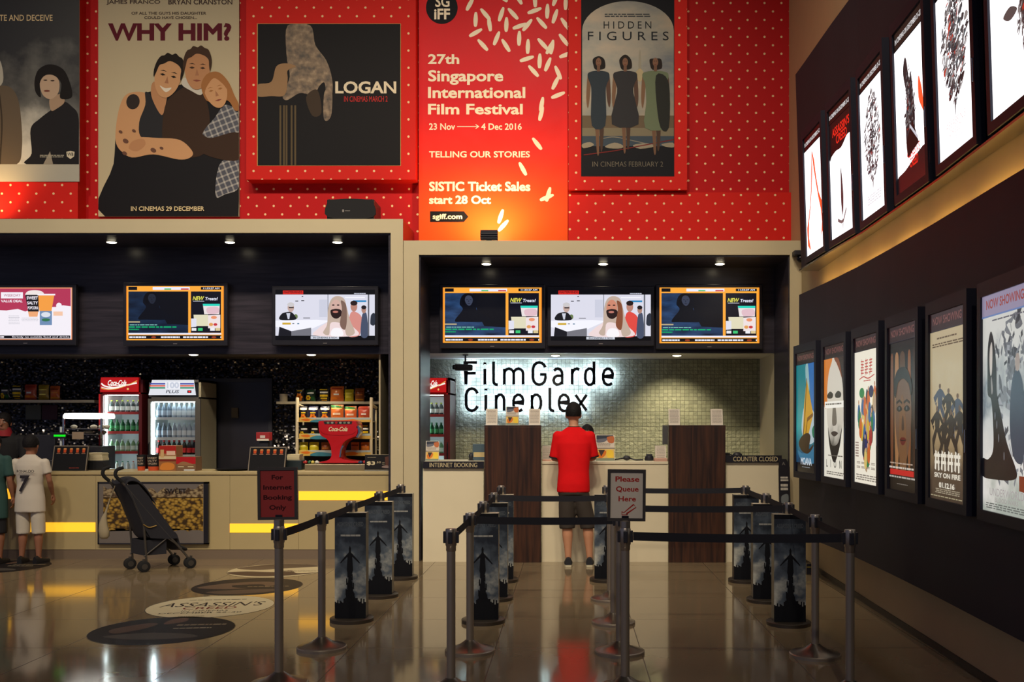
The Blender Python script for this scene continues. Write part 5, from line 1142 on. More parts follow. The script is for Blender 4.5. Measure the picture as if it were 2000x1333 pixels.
def bottle(kind, x, y, z, s, label, group):
    if kind not in PROTO: PROTO[kind] = o = bottle_proto(kind)
    else: o = copy_tree(PROTO[kind])
    o.location = (x, y, z); o.scale = (s * (1.22 if s < 1 else 1.03), s * 1.03, s); o.name = 'drink_bottle'; tag(o, label, 'bottle', group); return o
def swoosh_logo(b, x0, x1, y0, y1, L=2):
    """white ribbons and script on red"""
    W = x1 - x0; H = y1 - y0; wt_ = emi(246, 238, 230, k=1.1)
    b.text('Coca-Cola', x0 + W * .18, y0 + H * .14, x0 + W * .7, y0 + H * .56, wt_, L + 1, .03, .45); b.line(spline([(x0 + W * .22, y0 + H * .6), (x0 + W * .4, y0 + H * .55), (x0 + W * .68, y0 + H * .6)]), H * .04, wt_, L + 1)
    b.line(spline([(x0 + W * .0, y0 + H * .4), (x0 + W * .1, y0 + H * .6), (x0 + W * .35, y0 + H * .72), (x0 + W * .65, y0 + H * .56), (x0 + W * .99, y0 + H * .36)]), H * .11, wt_, L); b.line(spline([(x0, y0 + H * .78), (x0 + W * .2, y0 + H * .86), (x0 + W * .45, y0 + H * .78), (x0 + W * .7, y0 + H * .56), (x0 + W, y0 + H * .2)]), H * .05, emi(246, 190, 90, k=.9), L); b.line(spline([(x0, y0 + H * .68), (x0 + W * .2, y0 + H * .8), (x0 + W * .5, y0 + H * .72)]), H * .06, wt_, L)
    b.ell(x0 + W * .74, y0 + H * .82, W * .03, H * .08, emi(246, 200, 120, k=.9), L)
def cooler(pxl, pxr, ptop, d, depth, gx0, gx1, gy0, shelves, label, kind, rows, plabel):
    """pixel columns of the body (pxl..pxr) and of the glass (gx0..gx1); shelves: pixel heights of the shelf fronts"""
    x0, x1, zt_ = X(pxl, d), X(pxr, d), Z(ptop, d); g0, g1 = X(gx0, d), X(gx1, d); zg = Z(gy0, d); zb = .22
    t = thing('drinks_cooler', label, 'cooler', ((x0 + x1) / 2, d + depth / 2, 0))
    red = kind == 'red'; mo = m_coolred if red else M('cooler_grey', (86, 82, 78), .4); ms = m_cooldark if red else m_mirror
    zh = Z(ptop + (30 if red else 34), d)     # bottom of the lit header
    b = MB(); w_ = .03
    b.box((x0, d + .03, .0), (x0 + w_, d + depth, zt_), mo); b.box((x1 - w_, d + .03, 0), (x1, d + depth, zt_), ms if red else M('cooler_cream_side', (150, 142, 118), .5)); b.box((x0, d + depth - .03, 0), (x1, d + depth, zt_), mo)
    b.box((x0, d + .03, zt_ - .03), (x1, d + depth, zt_), mo); b.box((x0, d + .03, .0), (x1, d + depth, zb), mo); b.box((x0, d + .03, zh - .02), (x1, d + depth, zh), mo)
    b.build('cabinet', t, t.location)
    b = MB(); b.box((g0 - .012, d + .05, zb), (g0, d + depth - .05, zh - .03), m_inner); b.box((g1, d + .05, zb), (g1 + .012, d + depth - .05, zh - .03), m_inner); b.box((g0, d + depth - .062, zb), (g1, d + depth - .05, zh - .03), m_inner); b.build('liner', t, t.location)
    b = MB(); b.box((g0 + .004, d + .05, zb + .02), (g0 + .024, d + .075, zg - .01), m_tube); o = b.build('light_tube', t, t.location); o['label'] = 'bright upright tube at the door edge'
    b = MB(); b.box((g0 + .03, d + .045, zg - .005), (g1 - .01, d + .06, zg + .015), m_tube); b.build('top_tube', t, t.location)
    # header
    T = photo_plane(d); b = MB(T)
    if red:
        hx0, hx1 = pxl + 4, pxr - 8
        b.prism([(hx0, ptop + .8), (hx1, ptop + .8), (hx1, ptop + 29), (hx0, ptop + 29)], -.03, 0, emi(206, 26, 26, k=.75)); swoosh_logo(b, hx0 + 1, hx1 - 1, ptop + 2, ptop + 28)
    else:
        hx0, hx1 = pxl + 1, pxr - 10
        b.prism([(hx0 + 7, ptop + .5), (hx1 - 4, ptop + .5), (hx1, ptop + 30), (hx0, ptop + 30)], -.03, 0, emi(230, 232, 240, k=.95))
        for y, c in ((8, (70, 80, 170)), (12, (230, 90, 60)), (16, (30, 140, 100))): b.quad(hx0 + 5 - y * .2, ptop + y - 1.2, hx1 - 2, ptop + y + 1.6, emi(*c, k=.9), 2)
        b.quad(hx0 + 33, ptop + 4, hx0 + 62, ptop + 18, emi(240, 240, 246, k=1.), 3); b.text('100', hx0 + 36, ptop + 5, hx0 + 60, ptop + 17, emi(200, 206, 220, k=1.), 4, .04); b.text('PLUS', hx0 + 34, ptop + 20.5, hx0 + 60, ptop + 26.5, emi(60, 66, 80, k=.6), 4, .01, .2)
        b.quad(hx1 - 15, ptop + 21, hx1 - 7, ptop + 26, emi(40, 10, 14, k=.5), 2); b.quad(hx1 - 13, ptop + 22, hx1 - 9, ptop + 25, emi(255, 40, 40, k=1.2), 3)
    o = b.build('lit_header', t, t.location, recalc=False)
    # door
    b = MB(); fw = .018; z0, z1 = zb, zh - .02
    for q in ((x0, z0, g0, z1), (g1, z0, x1, z1), (g0, zg, g1, z1), (g0, z0, g1, z0 + .05)): b.box((q[0], d, q[1]), (q[2], d + .028, q[3]), mo if not red else m_cooldark)
    if red: b.box((x0, d - .001, z0), (x0 + .02, d + .002, z1), m_coolred)
    dr = b.build('door', t, t.location)
    b = MB(); b.box((g0, d + .01, z0 + .05), (g1, d + .016, zg), m_glass); b.build('glass_pane', dr, t.location)
    b = MB(); hx = x0 + .02 if not red else x1 - .03; b.tube([(hx, d, 1.0), (hx, d - .03, 1.02), (hx, d - .03, 1.3), (hx, d, 1.32)], .007, m_darkmetal, 8); b.build('handle', dr, t.location)
    for k, sy in enumerate(shelves):
        zs = Z(sy, d + .08); b = MB(); b.box((g0 + .002, d + .07, zs), (g1 - .002, d + depth - .07, zs + .006), m_wire); sh_ = b.build('shelf', t, t.location)
        b = MB(); b.box((g0 + .026, d + .062, zs - .018), (g1 - .002, d + .07, zs + .016), m_shelfred if red else m_wire); b.build('price_strip', sh_, t.location)
        kinds = rows[k]; n = len(kinds); u0 = g0 + .06; u1 = g1 - .048
        for i, kd in enumerate(kinds):
            s = .155 / .17 if red else 1.12
            if k == 3: s = .6 / .9
            bottle(kd, u0 + (u1 - u0) * i / (n - 1), d + .11, zs + .0065, s, '%s, %s on the %s shelf of the %s' % (LOOK[kd], ORD[i], ['top', 'second', 'third', 'lowest'][k], plabel), 'bottles in the ' + plabel)
    return t
cooler(193, 277, 737, 12.42, .6, 201, 271, 772, (807, 845, 884, 920), 'tall red drinks cooler with a white script header, beside the food warmer', 'red', (['water'] * 6, ['green'] * 6, ['pale'] * 6, ['white'] * 4 + ['whitered'] * 2), 'red cooler')
cooler(289, 391, 742, 12.42, .6, 294, 381, 785, (818, 857, 891), 'tall drinks cooler with a white striped header, beside the dark doorway', 'white', (['dim'] * 3 + ['clear'] * 5, ['dim'] * 3 + ['clear'] * 5, ['cola'] * 8), 'striped cooler')
cooler(812, 879, 738, 12.42, .6, 822, 867, 772, (812, 851, 888), 'red drinks cooler seen at the left end of the ticket counter', 'red', (['water'] * 4, ['green'] * 4, ['pale'] * 4), 'ticket cooler')

# wall shelves
def wall_shelf(px0, px1, y, label):
    b = MB(); b.box((X(px0, 12.9), 12.82, Z(y, 12.82) - .012), (X(px1, 12.9), 13.099, Z(y, 12.82) + .022), m_cream, .003)
    single(b, 'wall_shelf', label, 'shelf', ((X(px0, 12.9) + X(px1, 12.9)) / 2, 12.96, Z(y, 12.82)))
    return Z(y, 12.82) + .022
zsl = wall_shelf(-60, 190, 785, 'long cream wall shelf of snack bags left of the red cooler'); zsr = wall_shelf(543, 743, 788, 'cream wall shelf of snack bags above the white rack')
# snack bags
def snack_bag(px0, px1, y0, d, z, base, art, label, group):
    """a pillow bag standing on z, crimped top and bottom"""
    x0, x1 = X(px0, d), X(px1, d); h = Z(y0, d) - z; w_ = (x1 - x0)
    t = thing('snack_bag', label, 'snack bag', ((x0 + x1) / 2, d, z), 0, group)
    nu, nv = 8, 10; T = []
    def P(u, v, side): # u, v 0..1
        bul = .16 * w_ * 2 * (math.sin(math.pi * u) ** .6) * (math.sin(math.pi * min(1, max(0, (v - .06) / .88))) ** .6)
        pin = 1 - .06 * math.sin(math.pi * v)
        return ((u - .5) * w_ * pin, side * bul, v * h)
    m_ = M('bag_%d_%d_%d' % base, base, .28)
    b = MB()
    for sd in (-1, 1):
        b.add([P(i / nu, j / nv, sd) for j in range(nv + 1) for i in range(nu + 1)], [(j * (nu + 1) + i, j * (nu + 1) + i + 1, (j + 1) * (nu + 1) + i + 1, (j + 1) * (nu + 1) + i) for j in range(nv) for i in range(nu)], m_)
    b.build('pouch', t, smooth=60)
    b = MB(lambda u, v, ww: Vector((lambda p: (p[0], p[1] - .0015 - ww, p[2]))(P(u, 1 - v, -1)))); b.lw = .0008
    def patch(pts, m, L):  # subdivided so that the print follows the bulge
        b.poly(pts, m, L)
    art(b)
    b.build('print', t, recalc=False); return t
def strip_art(*items):
    """items: (u0, v0, u1, v1, rgb) cut into small tiles that follow the bulge; ('o', u, v, r, rgb) petals"""
    def f(b):
        for it in items:
            if it[0] == 'o':
                _, u, v, r, c = it; m = col(*c, rough=.3)
                for k in range(6): a = k * 1.047; b.ell(u + r * .75 * math.cos(a), v + r * .6 * math.sin(a), r * .42, r * .34, m, 2, n=8)
                b.ell(u, v, r * .42, r * .36, col(150, 70, 20, rough=.3), 3, n=8)
            else:
                u0, v0, u1, v1, c = it; m = col(*c, rough=.3); n = max(1, int((u1 - u0) / .15)); k = max(1, int((v1 - v0) / .12))
                for i in range(n):
                    for j in range(k): b.quad(u0 + (u1 - u0) * i / n, v0 + (v1 - v0) * j / k, u0 + (u1 - u0) * (i + 1) / n, v0 + (v1 - v0) * (j + 1) / k, m, 1)
    return f
Y, O, Wt, G, Rd = (230, 190, 40), (226, 130, 40), (220, 216, 206), (50, 120, 60), (190, 70, 40)
A_flower = strip_art((.2, .16, .8, .22, Y), (.1, .06, .9, .12, (150, 146, 140)), ('o', .5, .66, .34, O))
A_flower2 = strip_art((.06, .1, .94, .24, Wt), (.24, .4, .8, .47, Y), ('o', .5, .76, .3, O))
A_green = strip_art((.3, .06, .8, .14, G), (.2, .25, .85, .36, Wt), ('o', .3, .68, .24, Y), (.6, .6, .9, .9, (40, 90, 50)))
A_yell = strip_art((.1, .02, .8, .1, Y), (.14, .22, .9, .34, Wt), (.14, .46, .9, .62, Y), (.2, .7, .84, .78, Y), (.3, .86, .8, .92, (206, 150, 30)))
A_red = strip_art((.1, .12, .9, .2, (150, 50, 40)), (.3, .48, .7, .58, Wt), (.04, .7, .55, .94, O), (.5, .72, .9, .86, (206, 110, 50)))
A_orange = strip_art((.02, .02, .96, .18, G), (.06, .2, .9, .26, (226, 216, 120)), (.2, .5, .8, .62, (236, 214, 190)), (.06, .78, .9, .94, (240, 170, 50)))
A_lines = strip_art((.1, .12, .9, .18, (150, 140, 30)), (.12, .3, .86, .36, (236, 226, 110)), (.16, .6, .8, .66, (250, 236, 120)))
A_brown = strip_art((.1, .2, .9, .3, (130, 60, 30)), (.14, .44, .86, .52, (206, 130, 60)), (.1, .8, .9, .9, (220, 150, 50)))
BLK, YEL, BRN, ORG, RED = (28, 27, 30), (196, 180, 36), (140, 76, 36), (206, 112, 50), (170, 66, 44)
g = 'snack bags on the wall shelf above the rack'
for i, (a, b_, y0, base, art, lk) in enumerate([(577, 594, 759, BLK, A_flower, 'black snack bag with one orange flower'), (597, 617, 761, (24, 44, 30), A_green, 'dark green snack bag with a yellow flower'), (622.5, 643.5, 760, BLK, A_yell, 'black snack bag with yellow bands'), (645, 672, 755, ORG, A_red, 'tall orange red snack bag'), (673, 691, 761, YEL, A_lines, 'yellow snack bag'), (693, 712, 759, BRN, A_brown, 'brown orange snack bag')]):
    snack_bag(a, b_, y0, 12.9, zsr, base, art, lk + ' on the wall shelf above the rack', g)
g = 'snack bags on the left wall shelf'
for i, (a, b_, y0, base, art, lk) in enumerate([(-18, -2, 755, BLK, A_flower, 'black snack bag at the left edge'), (1, 20, 755, BLK, A_green, 'black snack bag with a yellow dot'), (23, 45, 753, BLK, A_yell, 'black snack bag with yellow bands'), (48, 72, 751.5, RED, A_red, 'dull red snack bag'), (75, 96, 752, (150, 120, 36), A_lines, 'dull yellow snack bag'), (97.5, 117.5, 754, (190, 90, 36), A_brown, 'orange snack bag')]):
    snack_bag(a, b_, y0, 12.9, zsl, base, art, lk + ' on the long shelf left of the red cooler', g)
# the white rack with decorated shelf fronts
d = 12.3
t = thing('snack_rack', 'white wire rack of snack bags behind the red drink dispenser', 'rack', (X(652, d), d + .15, 0))
x0, x1 = X(577.5, d), X(728, d)
for px in (580.5, 725):
    xx = X(px, d); b = MB(); b.tube([(xx, d + .3, 0), (xx, d + .3, Z(800, d))] , .014, m_cream, 10); b.tube(spline([(xx, d, 0), (xx, d, Z(800, d)), (xx, d + .03, Z(793, d)), (xx, d + .09, Z(792, d)), (xx, d + .3, Z(796, d))]), .02, m_cream, 10); b.build('side_frame', t, t.location, smooth=True)
m_deco = [M('shelf_front_yellow', (214, 176, 84), .4), M('shelf_front_blue', (60, 130, 150), .4), M('shelf_front_pale', (176, 190, 186), .4)]
zr_ = []
for k, (ya, yb) in enumerate(((816, 825), (847.5, 858), (880, 891))):
    za, zb_ = Z(ya, d), Z(yb, d); zr_.append(zb_ + .012)
    b = MB(); b.box((x0 + .03, d - .02, zb_), (x1 - .03, d + .29, zb_ + .01), m_cream); s_ = b.build('shelf', t, t.location)
    T = photo_plane(d - .02); b = MB(T); b.prism([(584.5, ya), (724, ya), (724, yb), (584.5, yb)], 0, .006, m_deco[0])
    b.lw = .0008; b.poly([(600, ya), (724, ya), (724, ya + 4), (640, ya + 5), (610, ya + 3)], m_deco[2], 9); b.blob([(608, yb), (618, ya + 4), (650, ya + 6), (665, yb)], m_deco[1], 10); b.blob([(588, ya + 4), (600, ya + 2), (606, ya + 5), (598, ya + 7)], col(214, 110, 40), 10); b.blob([(672, ya + 6), (690, ya + 3), (700, ya + 7), (685, yb - 1)], col(226, 130, 40), 10)
    b.build('printed_front', s_, t.location, recalc=False)
b = MB(); b.box((x0 + .03, d + .285, .1), (x1 - .03, d + .3, Z(798, d)), m_darkplastic); b.build('back_panel', t, t.location)
d = 12.38; g = 'snack bags in the white rack'
for k, row in enumerate([[(585, 601, BLK, A_flower2, 'navy snack bag with a small orange flower'), (602, 622, (30, 30, 60), A_flower2, 'navy snack bag with a large orange flower'), (625, 645, (28, 28, 48), A_flower2, 'navy snack bag with a white brand line'), (646, 671.5, ORG, A_orange, 'orange snack bag with a green top'), (673, 697, (206, 100, 50), A_orange, 'orange red snack bag with a green top'), (699, 724, RED, A_red, 'reddish snack bag')],
        [(585, 604, BLK, A_green, 'black snack bag with a small yellow flower'), (606, 624, BLK, A_green, 'black snack bag with white script'), (627, 646, BLK, A_flower, 'black snack bag half hidden by the dispenser'), (703, 722, BLK, A_yell, 'black snack bag with yellow curls')],
        [(584.5, 602, YEL, A_lines, 'bright yellow snack bag'), (604, 623, (206, 190, 40), A_lines, 'yellow snack bag with pale stripes'), (627, 645, BRN, A_brown, 'brown snack bag beside the dispenser neck'), (685, 702, ORG, A_brown, 'orange snack bag behind the steel handle'), (704, 722, (214, 120, 40), A_brown, 'orange snack bag')]]):
    for i, (a, b_, base, art, lk) in enumerate(row):
        snack_bag(a, b_, (794, 831, 864)[k] - (3 if i == 3 and k == 0 else 0), d, zr_[k], base, art, '%s, %s on the rack\'s %s shelf' % (lk, ORD[i], ['top', 'middle', 'lowest'][k]), g)
b = MB(); b.lathe([(.05, 0), (.05, .1), (.046, .1), (.045, .01)], (X(554, 12.93), 12.93, zsr), m_cream, 16); single(b, 'cream_cup', 'cream paper cup at the end of the shelf above the rack', 'cup', (X(554, 12.93), 12.93, zsr), smooth=True)

# ---- on the snack counter
zk = zc1 + .0005
# menu light stands
def menu_stand(px0, px1, y0, y1, d, label):
    h = Z(y0, d) - zk; x0, x1 = X(px0, d), X(px1, d)
    t = thing('menu_stand', label, 'menu board', ((x0 + x1) / 2, d, zk), 0, 'menu boards on the snack counter')
    T = lambda u, v, ww: Vector((x0 + (x1 - x0) * u + .012 * (1 - v), d + .05 * (1 - v) - ww, zk + .002 + (h - .002) * (1 - v)))
    b = MB(T); b.prism([(0, 0), (1, 0), (1, 1), (0, 1)], -.02, 0, M('menu_black', (24, 24, 28), .6, spec=.15)); b.build('panel', t, t.location)
    b = MB(T)
    for q in ((0, 0, 1, .04), (0, 0, .025, 1), (.975, 0, 1, 1)): b.prism([(q[0], q[1]), (q[2], q[1]), (q[2], q[3]), (q[0], q[3])], -.02, .006, M('edge_grey', (120, 110, 98), .5))
    b.build('edge_frame', t, t.location)
    b = MB(T); b.lw = .0007
    for i in range(5):
        u = .1 + i * .18; b.poly([(u, .13), (u + .09, .13), (u + .08, .28), (u + .01, .28)], col(190, 76, 40), 1); b.quad(u - .01, .3, u + .1, .33, col(150, 110, 90), 1); b.ell(u + .045, .13, .045, .03, col(206, 150, 90), 2)
    b.greek(.5, .88, .8, .92, col(150, 60, 50), 1, 1, 3); b.build('printed_menu', t, t.location, recalc=False)
    b = MB(); b.box((x0 + .02, d + .06, zk), (x1 - .02, d + .12, zk + .012), m_tray); b.tube([((x0 + x1) / 2, d + .1, zk + .01), ((x0 + x1) / 2, d + .065, zk + h * .7)], .01, m_tray, 8); b.build('rear_prop', t, t.location)
menu_stand(100, 168, 871, 922, 11.62, 'black menu board with small red cups, beside the boy in the white shirt')
menu_stand(484, 556, 873.5, 922, 11.62, 'black menu board with small red cups, behind the red framed sign')
def pile(px0, px1, yb, yt, d, n, label, rgb=(206, 194, 160)):
    b = MB(); z0, z1 = Z(yb, d), Z(yt, d); rn = random.Random(px0); x0, x1 = X(px0, d), X(px1, d)
    for i in range(n):
        a = (rn.random() - .5) * .01; b.box((x0 + a, d + a, z0 + (z1 - z0) * i / n), (x1 + a, d + .16 + a, z0 + (z1 - z0) * (i + .9) / n), M('napkin_paper', rgb, .8))
    o = single(b, 'napkin_stack', label, 'napkins', ((x0 + x1) / 2, d + .08, z0)); return o
def dark_box(px0, px1, yt, d, dep, name, label, cat, rgb=(26, 26, 30), zz=None):
    b = MB(); z0 = zk if zz is None else zz; b.box((X(px0, d), d, z0), (X(px1, d), d + dep, Z(yt, d)), M('box_%d_%d_%d' % rgb, rgb, .5), .006)
    return single(b, name, label, cat, (X((px0 + px1) / 2, d), d + dep / 2, z0))
dark_box(170, 202, 900.5, 11.8, .16, 'till_box', 'black box under the napkins beside the red cooler', 'box'); pile(170, 200, 900, 885, 11.8, 9, 'stack of cream napkins on the black box beside the red cooler')
dark_box(559, 589, 900, 11.83, .2, 'till_box', 'dark teal box under the napkins behind the red framed sign', 'box', (26, 40, 48)); pile(561, 585, 899.5, 888, 11.85, 8, 'stack of pale napkins on the dark teal box behind the red framed sign', (200, 196, 176))
# popcorn tubs
def tub(px0, px1, y0, d, label):
    x = X((px0 + px1) / 2, d); r = (X(px1, d) - X(px0, d)) / 2; h = Z(y0, d) - zk
    t = thing('popcorn_tub', label, 'popcorn tub', (x, d + r, zk), 0, 'popcorn tubs on the snack counter')
    b = MB(); b.lathe([(r * .8, 0), (r * .85, h * .26)], (0, 0, 0), M('tub_orange', (206, 80, 40), .5), 24); b.lathe([(r * .85, h * .26), (r, h), (r * .96, h), (r * .8, h * .1)], (0, 0, 0), m_tray, 24); b.build('tub', t, smooth=True)
    b = MB(lambda u, v, ww: (lambda rr, a: Vector((rr * math.sin(a), -rr * math.cos(a), h * (1 - v))))(r * (.81 + .19 * (1 - v)) + .001 + ww, (u - .5) * 2.2)); b.lw = .0006
    for i, s_ in enumerate(('SWEET', 'SALTY', 'POPCORN')): b.text(s_, .14, .14 + i * .18, .86, .26 + i * .18, col(190, 170, 150), 1, .02)
    b.build('lettering', t, recalc=False)
tub(264, 281, 889, 11.7, 'black popcorn tub with orange base, beside the red cooler'); tub(282, 309, 889, 11.66, 'black popcorn tub with orange base, beside the cardboard boxes')
# printed boxes
def box_art(px0, px1, yt, d, dep, name, label, cat, base, art, zz=None):
    z0 = zk if zz is None else zz; t = thing(name, label, cat, (X((px0 + px1) / 2, d), d + dep / 2, z0))
    b = MB(); b.box((X(px0, d), d, z0), (X(px1, d), d + dep, Z(yt, d)), M('carton_%d_%d_%d' % base, base, .6), .003); b.build('carton', t, t.location)
    ox, oz, sx, sz_ = X(px0, d), Z(yt, d), X(px1, d) - X(px0, d), Z(yt, d) - z0
    b = MB(lambda u, v, ww: Vector((ox + sx * u, d - ww, oz - sz_ * v))); art(b); b.build('print', t, t.location, recalc=False); return Z(yt, d)
z2 = box_art(310, 344, 897, 11.66, .2, 'snack_carton', 'orange snack carton under another, beside the popcorn tubs', 'carton', (150, 96, 54), lambda b: (b.blob([(.1, .9), (.2, .4), (.6, .3), (.9, .5), (.8, .9)], col(206, 130, 60), 1), b.quad(.02, .05, .98, .2, col(120, 50, 40), 1)))
box_art(310, 344, 871, 11.66, .2, 'snack_carton', 'red and cream snack carton on top, in front of the striped cooler', 'carton', (170, 120, 80), lambda b: (b.quad(0, 0, 1, .6, col(170, 44, 40), 1), b.quad(.1, .3, .3, .9, col(206, 170, 120), 2), b.quad(.45, .4, .95, .7, col(226, 190, 170), 2), b.quad(0, .8, 1, 1, col(214, 196, 160), 1)), z2 + .0005)
box_art(344, 382, 893, 11.62, .2, 'snack_carton', 'red topped snack carton near the counter edge, under the striped cooler', 'carton', (120, 90, 66), lambda b: (b.quad(0, 0, 1, .5, col(176, 36, 44), 1), b.blob([(.1, .6), (.3, .35), (.6, .4), (.9, .6)], col(150, 110, 80), 2), b.quad(.1, .68, .4, .73, col(230, 220, 180), 2), b.quad(.6, .68, .9, .73, col(230, 220, 180), 2), b.quad(.4, .9, .95, .98, col(220, 226, 232), 2)))
b = MB(); b.lathe([(.001, 0), (.16, 0), (.21, .02), (.2, .022), (.155, .006), (.001, .006)], (X(455, 11.75), 11.75, zk), m_darkmetal, 28); single(b, 'serving_tray', 'round dark serving tray left of the second menu board', 'tray', (X(455, 11.75), 11.75, zk), smooth=True)
# red tissue box on a stand by the doorway, with a hanging bottle edge
d = 12.0
t = thing('tissue_box', 'small red and white box on a dark stand in front of the doorway', 'box', (X(514, d), d + .05, zk)); za = Z(861, d)
b = MB(); b.box((X(505, d), d + .03, zk), (X(522, d), d + .1, za), m_darkplastic); b.build('stand', t, t.location)
b = MB(); b.box((X(500, d), d, za), (X(526, d), d + .12, Z(845, d)), M('tissue_red', (160, 40, 44), .5), .004); b.box((X(502, d), d - .002, za - .004), (X(525, d), d + .121, za + .02), m_paper); b.build('carton', t, t.location)
b = MB(photo_plane(d)); b.quad(508, 851, 518, 856, col(214, 196, 190), 3); b.build('print', t, t.location, recalc=False)
# food warmer left of the red cooler
d = 11.98
t = thing('food_warmer', 'glass food warmer with a bright white rounded top, left of the red cooler', 'food warmer', (X(160, d), d + .2, zk))
x0, x1 = X(122, d), X(199, d); zt_ = Z(807, d)
b = MB(); b.box((x0, d, zk), (x1, d + .36, Z(872, d)), m_darkplastic, .01); b.build('base', t, t.location)
b = MB(photo_plane(d)); b.prism(smooth([(123, 815), (125, 809), (133, 807.5), (190, 807.5), (197, 810), (198, 816), (190, 818.5), (130, 818.5)], 4), -.36, 0, M('warmer_light', (250, 250, 246), .4, emit=1.4, ecol=(250, 248, 240))); b.build('lit_canopy', t, t.location)
b = MB(); [b.box((x, d, Z(872, d)), (x + .02, d + .02, Z(818, d)), m_mirror) for x in (x0 - .0, x1 - .02)]; [b.box((x0, d + .02, Z(y, d)), (x1, d + .38, Z(y, d) + .008), m_steel) for y in (839, 850)]; b.build('chrome_shelves', t, t.location)
b = MB(); b.box((x0 + .02, d + .003, Z(872, d)), (x1 - .02, d + .009, Z(819, d)), m_glass); b.build('glass_pane', t, t.location)
b = MB(); rn = random.Random(2); [b.ball((x0 + .06 + rn.random() * (x1 - x0 - .12), d + .1 + rn.random() * .2, Z(y, d) + .03), (.04, .03, .025), M('warm_snack', (180, 170, 150), .6)) for y in (839, 850) for _ in range(5)]; o = b.build('snacks_inside', t, t.location, smooth=True); o['kind'] = 'stuff'
# customer display on a white pole, till silhouettes
d = 11.85
t = thing('customer_display', 'pole display with a bright green line beside the food warmer', 'display', (X(119, d), d, zk))
b = MB(); b.tube([(X(119, d), d, zk), (X(119, d), d, Z(834, d))], .012, M('pale_pole', (206, 216, 220), .4), 10); b.build('pole', t, t.location)
b = MB(); b.box((X(102, d), d - .04, Z(857, d)), (X(131, d), d - .012, Z(845, d)), m_black, .003); b.build('display_head', t, t.location)
b = MB(photo_plane(d - .04)); b.quad(105, 849.5, 128, 853.5, emi(20, 230, 30, k=1.1), 1); o = b.build('readout', t, t.location); o['label'] = 'bright green readout'
d = 11.95
t = thing('cash_register', 'dark cash register on the snack counter behind the black menu board', 'cash register', (X(78, d), d + .15, zk))
b = MB(); b.box((X(50, d), d - .12, zk), (X(112, d), d + .15, zk + .12), m_darkplastic, .01); b.build('drawer', t, t.location)
b = MB(); b.box((X(56, d), d + .04, zk + .12), (X(104, d), d + .1, zk + .42), m_darkplastic, .008); b.build('monitor', t, t.location)
b = MB(); b.box((X(172, d), d, Z(856, d)), (X(178, d) - .3, d + .01, Z(844, d)), m_paper) if False else b.box((X(157, d), d - .2, Z(858, d)), (X(179, d), d - .19, Z(844, d)), M('brown_card', (150, 130, 110), .7)); b.build('price_card', t, t.location) if False else single(b, 'price_card', 'small beige card fixed to the front of the food warmer', 'card', (X(168, d), d - .2, Z(858, d)))
# notices on the wall under the left shelf
for px0, px1, c, lab in ((50, 80, (92, 92, 76), 'dim olive notice on the wall under the long snack shelf'), (82, 112, (70, 34, 40), 'dim red notice on the wall under the long snack shelf')):
    b = MB(); b.box((X(px0, 13.09), 13.088, Z(820, 13.09)), (X(px1, 13.09), 13.097, Z(792, 13.09)), M('notice_%d' % c[0], c, .6)); single(b, 'wall_notice', lab, 'notice', (X((px0 + px1) / 2, 13.09), 13.09, Z(820, 13.09)))
b = MB(); b.box((X(452, 13.04), 13.035, Z(817, 13.04)), (X(465, 13.04), 13.045, Z(797, 13.04)), M('notice_door', (74, 62, 44), .6)); single(b, 'door_notice', 'small brown notice on the dark doorway', 'notice', (X(458, 13.04), 13.04, Z(817, 13.04)))

# ---- red drink dispenser on its steel plinth
d = 11.75
t = thing('plinth_box', 'brushed steel plinth under the red drink dispenser', 'plinth', (X(655, d), d + .25, zk))
b = MB(); b.box((X(595, d), d, zk), (X(714, d), d + .5, Z(907.5, d)), noisy(M('plinth_steel', (150, 138, 112), .35, .7), 3, .2), .004); b.build('casing', t, t.location)
zp_ = Z(907.5, d) + .002
d = 11.85
t = thing('drink_dispenser', 'red pillar shaped drink dispenser with white script, in front of the snack rack', 'drink dispenser', (X(661, d), d + .15, zp_))
T = photo_plane(d)
out = smooth([(622, 826), (626, 822.5), (650, 822), (690, 822.2), (696, 826), (698.5, 836), (698, 846), (694, 853), (686, 856), (676, 861), (668.5, 869), (664.5, 880), (664, 890), (668, 897), (682, 900), (698, 902.5), (700, 904.6), (660, 905), (622, 904.6), (624, 903), (640, 899.5), (646.5, 893), (647, 882), (644, 868), (638, 858), (628, 852), (623.5, 844)], 4)
m_cred = M('dispenser_red', (186, 24, 30), .25, coat=.4)
def bevel_prism(T, poly, w0, w1, m, bev=.018):
    bm = bmesh.new(); vs = [bm.verts.new(T(u, v, w1)) for u, v in poly]; f = bm.faces.new(vs)
    back = [bm.verts.new(T(u, v, w0)) for u, v in poly]; k = len(poly); bm.faces.new(back[::-1])
    for i in range(k): bm.faces.new((vs[i], back[i], back[(i + 1) % k], vs[(i + 1) % k]))
    bmesh.ops.recalc_face_normals(bm, faces=bm.faces)
    bmesh.ops.bevel(bm, geom=list(f.edges), offset=bev, segments=3, affect='EDGES', profile=.5, clamp_overlap=True)
    bm.verts.index_update(); b = MB(); b.add([tuple(v.co) for v in bm.verts], [[v.index for v in q.verts] for q in bm.faces], m); bm.free(); return b
b = bevel_prism(T, out, -.3, .0, m_cred); b.build('tower', t, t.location, smooth=50)
b = MB(T); b.prism([(632, 823.5), (688, 823.5), (687, 829), (634, 829)], .0, .004, m_tray)
for i, c in enumerate(((120, 130, 110), (150, 150, 140), (180, 40, 44), (150, 150, 140), (120, 130, 110), (150, 140, 130))): b.ell(641 + i * 8, 826.3, 2.6, 2, col(*c), 5)
